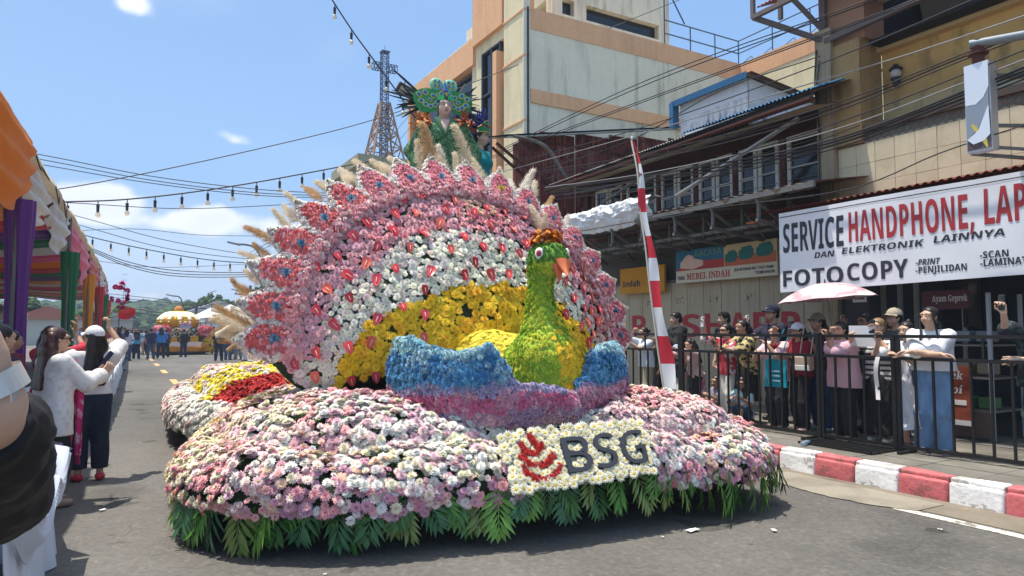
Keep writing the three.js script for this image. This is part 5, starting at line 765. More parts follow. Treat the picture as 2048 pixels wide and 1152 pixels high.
    const nk = up(0, top.neck ?? .842, 0); dress('top', l, .010 + (top.grow ?? 0), sit ? base - .05 : hem * H, nk.y, top.color, top.fold ?? .014);
  }
  const bt = o.bottom; const hem0 = .05 * H;
  if (bt) {
    if (bt.type === 'skirt') { const l = [{ a: up(-.03, .57, 0), b: V(-.05 * H, bt.len * H, .02), ra: .08 * H * wide, rb: (.09 + (bt.flare ?? .02)) * H, q: [1, 1, .85] }, { a: up(.03, .57, 0), b: V(.05 * H, bt.len * H, .02), ra: .08 * H * wide, rb: (.09 + (bt.flare ?? .02)) * H, q: [1, 1, .85] }]; dress('skirt', l, .006, bt.len * H, .60 * H, bt.color, .03); }
    else { const w = bt.wide ?? 0, l = [{ ...trunk[0] }]; for (const { hp: a, K, A } of Object.values(legs)) { const cutK = bt.len ? (bt.len >= .28 ? 1 : 0) : 0; if (bt.len >= .27) l.push({ a, b: a.clone().lerp(K, clamp((.5 - bt.len) / .24, .2, 1)), ra: .055 * H + w * .4, rb: .048 * H + w }); else l.push({ a, b: K, ra: .055 * H + w * .4, rb: .040 * H + w }, { a: K, b: A.clone().add(V(0, -.01, 0)), ra: .040 * H + w, rb: .029 * H + w * 1.3 }); } dress('trousers', l, .006, sit ? -.01 : (bt.len ?? .035) * H, sit ? base + .13 : .60 * H, bt.color, .016, .02); }
  }
  if (o.shoes) { const l = feet.map((p) => ({ ...p, ra: p.ra * 1.14, rb: p.rb * 1.2 })); const lowTop = (o.shoeH ?? .05) * H; dress('shoes', l, .004, .004, sit ? null : lowTop, plain(o.shoes, .1), .003, .01, .0105, shinyMat); }
  // hair
  const hm = o.hairColor ?? [.012, .009, .008], hcol = (x, y, z) => { const n = .7 + noise3(x * 90, y * 8, z * 90) * .9; return [hm[0] * n, hm[1] * n, hm[2] * n]; };
  const T = (v) => v.applyQuaternion(hq).add(hc);
  if (o.hair !== 'none') {
    const cap = [{ a: hd(0, .036, -.018), ra: .088 * hs, q: [.97, 1.02, 1.12] }]; const kind = o.hair ?? 'short';
    if (kind !== 'short') cap.push({ a: hd(0, -.02, -.06), ra: .065 * hs });
    else cap.push({ a: hd(0, -.015, -.055), ra: .062 * hs });
    if (kind === 'bowl') cap.push({ a: hd(0, .05, .03), ra: .068 * hs, q: [1.15, .8, 1] });
    cap.push({ a: hd(0, -.03, .09), ra: (kind === 'bowl' ? .082 : .100) * hs, cut: true, k: .012, q: [.95, 1, 1] }); cap.push({ a: hd(.0, -.06, .04), ra: .07 * hs, cut: true, k: .012, q: [1.2, .8, 1] });
    const rough = (f) => (x, y, z) => { const d = f(x, y, z); return d < .03 ? d + (noise3(x * 110, y * 30, z * 110) - .5) * .006 : d; };
    const g = clean(nets(rough(fieldOf(cap, .02)), boundsOf(cap, .02), far ? .018 : .0075, hcol)); g.applyQuaternion(hq); g.translate(hc.x, hc.y, hc.z); const hl = [g];
    const ex = []; if (kind === 'long' || kind === 'side') { for (const s of kind === 'side' ? [1, -1] : [1, .5, 0, -.5, -1]) { const p0 = T(hd(.06 * s, .03, kind === 'side' ? -.0 : -.06)), p1 = T(hd(.075 * s, -.09, kind === 'side' ? .02 : -.075)), p2 = up(.05 * s * (kind === 'side' ? 1.1 : 1.2), .80 - (o.hairLen ?? .08), kind === 'side' ? .085 : -.075); ex.push({ a: p0, b: p1, ra: .03, rb: .032 }, { a: p1, b: p2, ra: .032, rb: .018 }); } }
    if (kind === 'bun') { const p = T(hd(0, .03, -.125)); ex.push({ a: p, ra: .038 * hs }); } if (kind === 'topbun') { const p = T(hd(0, .12, -.05)); ex.push({ a: p, ra: .034 * hs }); }
    if (kind === 'pony') { const p = T(hd(0, .03, -.12)), q = T(hd(0, -.1, -.15)), r = up(0, .80 - (o.hairLen ?? .05), -.09); ex.push({ a: p, b: q, ra: .03, rb: .026 }, { a: q, b: r, ra: .026, rb: .012 }); }
    if (ex.length) hl.push(clean(nets(rough(fieldOf(ex, .055)), boundsOf(ex, .04), far ? .022 : .0095, hcol)));
    part(grp, 'hair', merge(hl), hairMat);
  }
  if (o.cap) {
    const c = o.cap, g = []; const d = new THREE.SphereGeometry(.098 * hs, 18, 8, 0, Math.PI * 2, 0, Math.PI / 2); d.scale(.97, 1.02, 1.13); d.translate(0, .048 * hs, -.014 * hs); g.push(clean(d)); const bk = surf((u, v) => { const a = lerp(-1.15, 1.15, u), r = .094 * hs; return V(Math.sin(a) * r * (1 + v * .12), .056 * hs - v * .022 * hs - Math.abs(Math.sin(a)) * .012 * hs, Math.cos(a) * (r * 1.1 + v * .075 * hs * Math.cos(a * .85)) - .014 * hs); }, 14, 4); g.push(thick(bk, .004)); g.push(ball(.008 * hs, 0, .148 * hs, -.014 * hs, 6, 4)); const m = merge(g); tint(m, c); m.applyQuaternion(new THREE.Quaternion().setFromEuler(new THREE.Euler(o.capTilt ?? -.08, 0, 0))); m.applyQuaternion(hq); m.translate(hc.x, hc.y, hc.z); part(grp, 'cap', m, clothMat); if (o.capMark) { const q = rbx(.04 * hs, .022 * hs, .006, .002, 0, .085 * hs, .093 * hs); q.applyQuaternion(hq); q.translate(hc.x, hc.y, hc.z); part(grp, 'cap_patch', tint(q, o.capMark), clothMat); }
  }
  grp.updateMatrixWorld(true);
  return { grp, arms, head: (x, y, z) => T(hd(x, y, z)).applyMatrix4(grp.matrixWorld), up, hq, hc, hs, world: (v) => v.clone().applyMatrix4(grp.matrixWorld), dress, H, hd, T };
}
// telephone held at a hand: local position, facing
function phone(p, k, label, color, group, o = {}) { const { W: w } = p.arms[k]; const g = thing('mobile_phone', label, 'phone', [0, 0, 0], 0, group); const pos = p.world(w.clone().add(V(...(o.off ?? [0, .09, .03])))); g.position.copy(pos); g.rotation.y = p.grp.rotation.y + (o.turn ?? 0); g.rotateX(o.tilt ?? -.1); if (o.wide) g.rotateZ(Math.PI / 2); part(g, 'body', rbx(.074, .155, .009, .004), std(color, .35)); part(g, 'screen', rbx(.068, .147, .002, .0008, 0, 0, -.0056), eyeB); part(g, 'camera_lens', merge([rbx(.026, .034, .003, .001, .018, .052, .006), ball(.007, .018, .06, .007, 8, 6, 1), ball(.007, .018, .044, .007, 8, 6, 1)]), mats.black); return g; }
// ---------------------------------------------------------------- black crowd barriers along the sidewalk
{
  const sec = (nm, label, t0, s0, t1, s1, feet) => {
    const b = thing('crowd_barrier', label, 'barrier', [0, 0, 0], 0, null); const P = (f, h) => W(lerp(t0, t1, f), h, lerp(s0, s1, f)), L = Math.hypot(t1 - t0, s1 - s0), n = Math.max(3, Math.round(L / .18));
    for (const h of [1.43, 1.19, .235]) part(b, 'rail', bar(P(0, h), P(1, h), .036), mats.black);
    for (const f of [0, 1]) part(b, 'post', bar(P(f, .175), P(f, 1.447), .045), mats.black);
    for (let i = 1; i < n; i++) part(b, 'upright_bar', bar(P(i / n, .25), P(i / n, 1.173), .022), mats.black);
    if (L > 1.6) for (let i = 1; i < 3; i++) part(b, 'spacer', bar(P(i / 3, 1.205), P(i / 3, 1.415), .022), mats.black);
    if (feet) { for (const k of [0, .11, .22, .33, .46]) part(b, 'foot_slat', bar(P(0, .19).add(V(-k, .0, 0)), P(1, .19).add(V(-k, 0, 0)), .026), mats.black); for (const f of [0, 1]) part(b, 'foot_slat', bar(P(f, .186).add(V(-.46, 0, 0)), P(f, .186).add(V(.2, 0, 0)), .026), mats.black); }
    else for (const f of [.04, .96]) part(b, 'foot', bar(P(f, .19).add(V(-.22, 0, 0)), P(f, .19).add(V(.22, 0, 0)), .034), mats.black);
  };
  sec('', 'black metal crowd barrier at the right edge before the stall', 7.62, 2.0, 7.46, 4.53); sec('', 'short black barrier section with a slatted foot frame on the kerb', 7.45, 4.57, 7.44, 5.46, true);
  sec('', 'black crowd barrier before the shutters where the seated children are', 7.43, 5.5, 7.44, 7.85); sec('', 'farthest black crowd barrier behind the red and white flag', 7.44, 7.9, 7.46, 10.3);
}
// ---------------------------------------------------------------- spectators behind the barrier
const stand = (X, Ytop, t, y = .17) => { const p = atT(X, Ytop, t); return { t, s: -p.z, H: p.y - y - .012 }; };
const BLACK = [.016, .016, .018], NAVY = [.012, .016, .04], WHITE = [.74, .74, .75], PINK = [.74, .46, .50], DPINK = [.62, .40, .40];
const railY = 1.045, P = {};
const dflt = { dir: [-1, .2], lean: .06 };
P.hat = person({ ...dflt, ...stand(1292, 652, 8.0), label: 'woman with dark hair and white shirt, hand at mouth, left of the flag', female: 1, skin: SKIN.a, hair: 'bun', top: { color: plain([.62, .68, .76]), sleeve: .6, hem: .5, loose: 1 }, bottom: { color: plain([.42, .35, .25]), wide: .012 }, shoes: [.1, .08, .06], R: [-.02, 1.32, .20], L: [.1, 1.12, .38], hfR: [.5, .4, .2], curlR: .8 });
P.dark = person({ ...dflt, ...stand(1316, 668, 8.55), label: 'person in black peering out right behind the flag', skin: SKIN.c, top: { color: plain(BLACK), sleeve: .7 }, bottom: { color: plain(BLACK) }, shoes: BLACK });
P.man = person({ ...dflt, ...stand(1357, 622, 8.6), label: 'young man in black jacket with swept black hair beside the flag', skin: SKIN.b, hair: 'bowl', top: { color: plain(BLACK), sleeve: 1.9, grow: .01 }, bottom: { color: plain([.03, .03, .035]) }, shoes: BLACK, R: [-.02, 1.18, .3], L: [.02, 1.22, .28] });
P.capgirl = person({ ...dflt, ...stand(1362, 688, 7.86), label: 'girl in grey-blue cap with pink sleeves resting on the barrier', female: 1, skin: SKIN.b, lean: .16, headPitch: .35, headYaw: -.3, cap: [.38, .45, .55], hair: 'side', hairLen: .12, top: { color: (x, y) => (Math.abs(x) < .11 ? [.03, .04, .08] : DPINK), sleeve: 1.7 }, bottom: { type: 'trousers', color: plain([.62, .56, .47]), len: .28, wide: .03 }, shoes: [.2, .1, .1], R: [-.12, railY, .42], L: [.16, railY, .42] });
P.girl = person({ ...dflt, ...stand(1390, 674, 7.88), label: 'girl with long black hair in dusty pink sleeves leaning on folded arms', female: 1, lean: .18, skin: SKIN.b, hair: 'long', hairLen: .12, headPitch: .2, top: { color: plain([.60, .42, .40]), sleeve: 1.8 }, bottom: { color: plain(BLACK) }, shoes: BLACK, R: [.1, railY, .42], L: [-.02, railY + .02, .45], hfR: [1, 0, .1], hfL: [-1, 0, .1] });
P.tot = person({ ...stand(1397, 727, 8.0), dir: [-1, -.1], label: 'toddler with light brown hair in a pink dress at the bars', skin: SKIN.d, headK: 1.42, hairColor: [.2, .12, .06], hair: 'side', hairLen: .05, top: { color: motif([.72, .16, .36], [.8, .6, .66], 30, .52), sleeve: .7, hem: .42, loose: 1 }, bottom: { type: 'skirt', len: .3, color: motif([.72, .16, .36], [.8, .6, .66], 30, .52) }, shoes: [.6, .3, .3], R: [-.02, .62, .16], L: [.1, .6, .2] });
P.bowl = person({ ...dflt, ...stand(1453, 621, 8.7), label: 'young man in black with a bowl haircut behind the woman in sunglasses', skin: SKIN.b, hair: 'bowl', top: { color: plain(BLACK), sleeve: .8 }, bottom: { color: plain(BLACK) }, shoes: BLACK });
P.red = person({ ...dflt, ...stand(1457, 645, 7.9), label: 'woman in sunglasses and red shirt with patterned sleeves raising a phone', female: 1, skin: SKIN.b, wide: 1.06, glasses: 1, hair: 'bun', top: { color: (x, y, z) => (Math.abs(x) > .14 ? motif([.62, .6, .58], [.45, .05, .08], 26, .5)(x, y, z) : motif([.50, .025, .05], [.56, .08, .1], 20, .62)(x, y, z)), sleeve: .95, flare: .02, hem: .47, loose: 1 }, bottom: { color: plain([.70, .68, .62]), wide: .022 }, shoes: [.3, .2, .15], L: [.16, 1.12, .34], R: [-.12, 1.36, .34], hfR: [.0, 1, .1], hnR: [0, 0, 1], curlR: .35, curlL: .7, hfL: [-.2, 1, .2], hnL: [0, 0, 1] });
phone(P.red, 'R', 'white phone held up by the woman in sunglasses', [.7, .68, .66]); phone(P.red, 'L', 'black phone low in the hand of the woman in sunglasses', [.03, .03, .03], null, { off: [0, .08, .02] });
P.gold = person({ ...dflt, ...stand(1492, 637, 7.92), label: 'woman with tied black hair in a black and gold blouse leaning on the rail', female: 1, skin: SKIN.c, hair: 'bun', lean: .1, top: { color: motif([.015, .014, .014], [.50, .40, .17], 24, .5), sleeve: .9, flare: .03, hem: .47, loose: 1 }, bottom: { type: 'skirt', len: .22, color: plain([.018, .014, .012]) }, shoes: [.1, .07, .05], R: [-.02, railY, .42], L: [.05, railY + .02, .42], hfL: [-1, .1, .3], hfR: [1, 0, .3] });
P.navy = person({ ...dflt, ...stand(1550, 609, 8.45), label: 'tall man in navy cap and navy shirt filming with a white phone', skin: SKIN.a, cap: NAVY, capMark: [.3, .35, .45], top: { color: plain([.022, .022, .05]), sleeve: 1.8, grow: .008 }, bottom: { color: plain(BLACK) }, shoes: BLACK, R: [-.10, 1.38, .40], hfR: [0, 1, .1], hnR: [.4, 0, 1], L: [.02, 1.22, .32], curlR: .5 });
phone(P.navy, 'R', 'white phone with three lenses held by the man in navy cap', [.7, .7, .72]);
P.tote = person({ ...dflt, ...stand(1553, 648, 7.8), dir: [-1, -.1], label: 'woman in pale pink shirt with folded hands above a turquoise tote bag', female: 1, skin: SKIN.b, hair: 'bun', top: { color: plain([.76, .52, .54]), sleeve: .75, flare: .012, hem: .46, loose: 1 }, bottom: { color: plain([.022, .022, .028]), wide: .018 }, shoes: [.35, .22, .16], R: [-.12, railY, .30], L: [.02, 1.15, .28], hfL: [-.7, .6, .3], hfR: [.8, 0, .3] });
P.wcap = person({ ...dflt, ...stand(1600, 645, 7.86), label: 'woman in white cap and dark red top carrying a tan handbag', female: 1, skin: SKIN.a, cap: [.72, .74, .80], hair: 'long', hairLen: .02, top: { color: plain([.26, .012, .025]), sleeve: 1.1, hem: .5 }, bottom: { color: plain(BLACK), wide: .01 }, shoes: [.55, .36, .3], R: [-.14, 1.26, .30], L: [.1, 1.02, .33], hfR: [.2, 1, 0], hfL: [-.2, -.6, .6], curlL: .5 });
P.olive = person({ ...dflt, ...stand(1640, 626, 8.15), label: 'person in olive cap and dark shirt holding a phone under the umbrella', skin: SKIN.a, cap: [.22, .21, .15], hair: 'pony', top: { color: plain([.03, .028, .03]), sleeve: .8 }, bottom: { color: denim([.03, .06, .15]), wide: .014 }, shoes: [.5, .5, .5], R: [-.12, 1.28, .34], L: [.04, 1.22, .25], hfR: [0, 1, 0], hnR: [.5, 0, 1] });
phone(P.olive, 'R', 'thin phone seen edge-on in front of the olive cap', [.08, .08, .09], null, { turn: .5 });
P.pink = person({ ...dflt, ...stand(1685, 640, 7.74), dir: [-1, .05], label: 'woman in rose pink shirt and black trousers, fist at her chin', female: 1, skin: SKIN.a, hair: 'bun', wide: 1.05, top: { color: plain([.70, .42, .48]), sleeve: .85, flare: .02, hem: .44, loose: 1, grow: .008 }, bottom: { color: plain(BLACK), wide: .02 }, shoes: [.36, .24, .2], R: [.06, 1.28, .25], hfR: [0, 1, .2], curlR: 1, L: [-.02, 1.25, .26], curlL: 1, hfL: [0, 1, .2] });
P.back = person({ ...dflt, ...stand(1735, 624, 8.65), label: 'dark haired woman at the back between the pink shirt and beige cap', female: 1, skin: SKIN.c, hair: 'bun', top: { color: plain(BLACK), sleeve: .7 }, bottom: { color: plain(BLACK) }, shoes: BLACK, R: [-.1, 1.36, .3], hfR: [0, 1, 0] });
phone(P.back, 'R', 'tan phone raised beside the paper box', [.5, .42, .3]);
P.stripe = person({ ...dflt, ...stand(1760, 633, 7.95), dir: [-1, .05], label: 'woman with light brown hair in black and white striped shirt holding up a phone', female: 1, skin: SKIN.b, hair: 'bun', hairColor: [.22, .13, .06], top: { color: stripes([.68, .68, .68], [.014, .014, .016], .062), sleeve: .8, hem: .5, loose: 1 }, bottom: { type: 'skirt', len: .07, color: plain([.014, .014, .016]), flare: .03 }, shoes: [.6, .58, .5], R: [-.12, 1.24, .36], L: [.12, 1.28, .30], hfL: [0, 1, .1], hfR: [.3, .5, .5], hnL: [0, 0, 1] });
phone(P.stripe, 'L', 'black phone with a blue charm held by the striped shirt', [.02, .025, .03], null, { off: [0, .09, .02] });
P.beige = person({ ...dflt, ...stand(1793, 616, 8.5), label: 'older man in beige cap standing behind the striped shirt', skin: SKIN.a, cap: [.42, .36, .27], capTilt: -.12, top: { color: plain([.1, .1, .1]), sleeve: .8 }, bottom: { color: plain(BLACK) }, shoes: BLACK });
P.whiteg = person({ ...dflt, ...stand(1818, 640, 7.78), dir: [-1, .1], label: 'girl in white shirt with hair tied up beside the plastic bag', female: 1, skin: SKIN.b, hair: 'topbun', top: { color: plain(WHITE), sleeve: .8, hem: .5, loose: 1 }, bottom: { color: plain([.05, .05, .06]), len: .2 }, shoes: [.2, .12, .1], R: [-.16, 1.2, .3], L: [.1, railY, .3], hfR: [0, 1, .2] });
P.jeans = person({ ...stand(1860, 610, 7.72), dir: [-1, -.42], lean: .09, headYaw: -.55, headPitch: -.12, label: 'girl in white T-shirt and wide blue jeans, arms crossed on the barrier', female: 1, skin: SKIN.b, wide: 1.02, hair: 'pony', hairLen: .12, top: { color: plain([.76, .77, .80], .2), sleeve: .85, flare: .02, hem: .56, loose: 1, grow: .006 }, bottom: { color: denim([.17, .29, .47]), wide: .032 }, shoes: [.5, .42, .42], R: [.12, railY + .03, .33], L: [-.16, railY + .05, .31], hfR: [1, -.1, .25], hfL: [-1, -.05, .3], hintR: [-.7, -.4, -.2], hintL: [.7, -.4, -.2], hnR: [0, -1, .3], hnL: [0, -1, .3], curlR: .35, curlL: .35 });
{ // side locks of the girl and her watch
  const p = P.jeans, w = p.arms.L.W, e = p.arms.L.E, d = w.clone().sub(e).normalize(), c = w.clone().addScaledVector(d, -.05); const g = new THREE.TorusGeometry(.030, .007, 6, 18); g.applyQuaternion(new THREE.Quaternion().setFromUnitVectors(V(0, 0, 1), d)); g.translate(c.x, c.y, c.z); part(p.grp, 'wristwatch', clean(g), std([.5, .4, .28], .4));
  const l = []; for (const s of [1, -1]) l.push(tube([p.T(p.hd(.07 * s, .07, .055)), p.T(p.hd(.085 * s, -.0, .05)), p.up(.05 * s, .80, .075), p.up(.055 * s, .775, .088)], .011, 7)); part(p.grp, 'hair_lock', tint(merge(l), [.012, .009, .008]), hairMat);
}
P.edge = person({ ...stand(2082, 606, 7.95), dir: [-1, .35], lean: .05, label: 'man in black shirt at the right edge lifting a phone over his head', skin: SKIN.d, wide: 1.12, top: { color: motif([.02, .025, .03], [.05, .09, .09], 22, .6), sleeve: .8, flare: .02, hem: .48, loose: 1, grow: .01 }, bottom: { color: motif([.03, .05, .06], [.10, .14, .14], 30, .55), len: .29, wide: .03 }, shoes: [.3, .32, .4], R: [-.02, 1.50, .42], hfR: [0, 1, .15], hnR: [.3, 0, 1], curlR: .75, L: [.06, railY, .36], hfL: [-.4, -.1, 1] });
phone(P.edge, 'R', 'dark phone held high at the right edge of the crowd', [.03, .03, .035], null, { off: [0, .10, .02] });
// children sitting on the sidewalk
P.boy = person({ t: 7.85, s: -atT(1488, 760, 7.85).z, H: 1.12, dir: [-1, -.25], sit: .13, lean: .12, headK: 1.2, label: 'boy in pale blue shirt sitting on the sidewalk behind the bars', skin: SKIN.c, top: { color: plain([.46, .62, .66]), sleeve: .85, loose: 1 }, bottom: { color: denim([.05, .1, .2]), len: .28, wide: .02 }, shoes: [.1, .1, .1], footL: [.12, .05, .34], footR: [-.12, .05, .36], L: [.1, .38, .3], R: [-.06, .36, .3], headPitch: .15 });
P.kid = person({ t: 8.0, s: -atT(1438, 760, 8.0).z, H: 1.05, dir: [-1, .1], sit: .13, lean: .1, headK: 1.25, label: 'small child with cropped hair sitting left of the boy in blue', skin: SKIN.c, top: { color: plain([.30, .28, .36]), sleeve: .8, loose: 1 }, bottom: { color: plain([.1, .1, .13]), len: .28 }, shoes: [.2, .1, .1], footL: [.1, .05, .3], footR: [-.1, .05, .3], L: [.1, .36, .28], R: [-.06, .36, .26] });
{ // things people hold
  const tb = thing('tote_bag', 'turquoise cloth tote bag hanging before the woman in pale pink', 'bag'); const a = atT(1530, 718, 7.58), b = atT(1572, 776, 7.58), sa = -a.z, sb = -b.z;
  const g = surf((u, v) => { const s = lerp(sa, sb, u), h = lerp(b.y, a.y, v); return W(7.58 + .035 * Math.sin(u * Math.PI) * (1 - v * .6) + (fbm(u * 4, v * 4, 2, 2) - .5) * .02, h, s + (u - .5) * (v - .5) * .03); }, 14, 14); part(tb, 'cloth', thick(g, .02), std([.0, .30, .40], .8)); const lt = std([.45, .6, .62], .8);
  for (const h of [.20, .14, .075]) { const n = []; for (let k = 0; k < 5; k++) n.push(bx(7.572, 7.574, b.y + h, b.y + h + .02, lerp(sb, sa, .28 + k * .1), lerp(sb, sa, .28 + k * .1) + .025)); part(tb, 'printed_mark', merge(n), lt); } for (const f of [.3, .7]) part(tb, 'strap', tube([W(7.6, a.y, lerp(sa, sb, f)), W(7.72, a.y + .22, lerp(sa, sb, f)), W(7.86, a.y + .4, lerp(sa, sb, f))], .008, 5), std([.0, .24, .33], .8));
  const hb = thing('handbag', 'small tan and white handbag at the hip of the dark red top', 'bag'); const c = atT(1608, 726, 7.6); part(hb, 'body', rbx(.12, .19, .24, .03, c.x, c.y, c.z), plain ? std([.55, .42, .34], .6) : 0); part(hb, 'flap', rbx(.03, .07, .245, .012, c.x - .05, c.y - .06, c.z), std([.72, .7, .68], .6)); part(hb, 'strap', tube([c.clone().add(V(0, .09, .1)), c.clone().add(V(.1, .4, .06)), c.clone().add(V(.12, .5, -.05)), c.clone().add(V(.05, .09, -.1))], .009, 5), std([.5, .38, .3], .6));
  const pb = thing('plastic_bag', 'large white plastic bag with a blue edge on the barrier', 'bag'); const tl = atT(1800, 722, 7.52), br = atT(1846, 868, 7.52);
  part(pb, 'sheet', thick(surf((u, v) => { const h = lerp(br.y, tl.y, v), w = lerp(1, .45, Math.pow(v, .8)), s = lerp(-tl.z + .05 - (1 - v) * .02, lerp(-tl.z, -br.z, w), u); return W(7.52 + .06 * Math.sin(u * Math.PI) + (fbm(u * 5, v * 6, 3, 3) - .5) * .08, h + (v < .1 ? .05 * u * (1 - v * 10) : 0), s); }, 24, 30), .004), new THREE.MeshPhysicalMaterial({ color: 0xe8eaee, roughness: .35, transmission: .15, thickness: 0, side: THREE.DoubleSide }));
  part(pb, 'blue_edge', tube([W(7.5, tl.y, -tl.z + .04), W(7.52, (tl.y + br.y) / 2, -tl.z + .055), W(7.51, br.y, -tl.z + .035)], .009, 5), std([.05, .25, .6], .5));
  const bxp = thing('paper_box', 'open white cardboard box lid held up before the striped shirt', 'box'); const p = atT(1724, 672, 7.62); const q = [rbx(.008, .24, .33, .003, p.x, p.y, p.z), rbx(.09, .008, .33, .003, p.x + .04, p.y - .12, p.z), rbx(.07, .15, .008, .003, p.x + .04, p.y - .04, p.z + .165)]; part(bxp, 'panel', q[0], std([.68, .69, .72], .8)); part(bxp, 'flap', q[1], std([.6, .6, .6], .8)); part(bxp, 'flap', q[2], std([.72, .68, .5], .8));
  const st = thing('paper_streamer', 'narrow white paper strip tied to the short barrier', 'streamer'); part(st, 'strip', thick(surf((u, v) => W(7.42 + .02 * Math.sin(v * 6), lerp(.72, 1.2, v), 4.72 + u * .05 + .02 * Math.sin(v * 4)), 3, 12), .002), std([.75, .72, .7], .7));
  const bo = thing('plastic_bottle', 'empty clear plastic bottle lying beside the slatted barrier foot', 'bottle'); const w = atH(1605, 886, .215); const bg = new THREE.LatheGeometry([[0, 0], [.028, .002], [.03, .02], [.028, .06], [.03, .1], [.03, .15], [.012, .19], [.012, .21], [0, .21]].map(([x, y]) => new THREE.Vector2(x, y)), 14); bg.rotateX(Math.PI / 2); bg.rotateY(1.9); bg.translate(w.x, .205, w.z); part(bo, 'body', clean(bg), new THREE.MeshPhysicalMaterial({ color: 0xcfe0ea, roughness: .1, transmission: .6, thickness: 0, side: THREE.DoubleSide })); const cp = new THREE.CylinderGeometry(.014, .014, .02, 10); cp.rotateX(Math.PI / 2); cp.rotateY(1.9); cp.translate(w.x + Math.sin(1.9) * .215, .205, w.z + Math.cos(1.9) * .215); part(bo, 'bottle_cap', clean(cp), std([.1, .3, .6], .5));
}
{ // umbrella
  const c = atT(1650, 566, 7.95), u0 = thing('umbrella', 'pale pink umbrella with curved mauve stripes over the crowd', 'umbrella', [c.x, c.y, c.z]);
  const Rr = .60, dome = (a, r) => { const sc = .5 + .5 * Math.cos(a * 8); return V(Math.cos(a) * r * Rr * (1 - .045 * (1 - sc) * r), -.22 * r * r - .022 * r * (1 - sc) * 0 + (1 - sc) * .012 * r, Math.sin(a) * r * Rr * (1 - .045 * (1 - sc) * r)); };
  for (let k = 0; k < 8; k++) { const g = surf((u, v) => dome((k + u) / 8 * 6.2832, v), 8, 10), n = g.attributes.position.count, col = new Float32Array(n * 3), uv = g.attributes.uv; for (let i = 0; i < n; i++) { const a = k + uv.getX(i), r = uv.getY(i); const s = Math.sin(a * 2.1 + r * 6.5) > .72 || Math.sin(a * 1.3 - r * 9) > .9; const cc = s ? [.52, .30, .33] : [.78, .62, .64]; col.set(cc, i * 3); } g.setAttribute('color', new THREE.BufferAttribute(col, 3)); part(u0, 'canopy_panel', thick(g, .002), std(0xffffff, .55, { vertexColors: true })); part(u0, 'rib', tube([dome(k / 8 * 6.2832, .02).add(V(0, -.008, 0)), dome(k / 8 * 6.2832, .5).add(V(0, -.008, 0)), dome(k / 8 * 6.2832, .99).add(V(0, -.006, 0))], .004, 4), mats.greySteel); }
  part(u0, 'shaft', tube([V(0, .04, 0), V(.02, -.75, .02)], .007, 6), mats.greySteel); part(u0, 'handle', tube([V(.02, -.7, .02), V(.022, -.85, .022)], .016, 8), mats.black); part(u0, 'ferrule', cyl(.012, .006, .05, 0, 0, 0, 8), mats.black); u0.rotation.z = .05; u0.rotation.x = -.06;
}
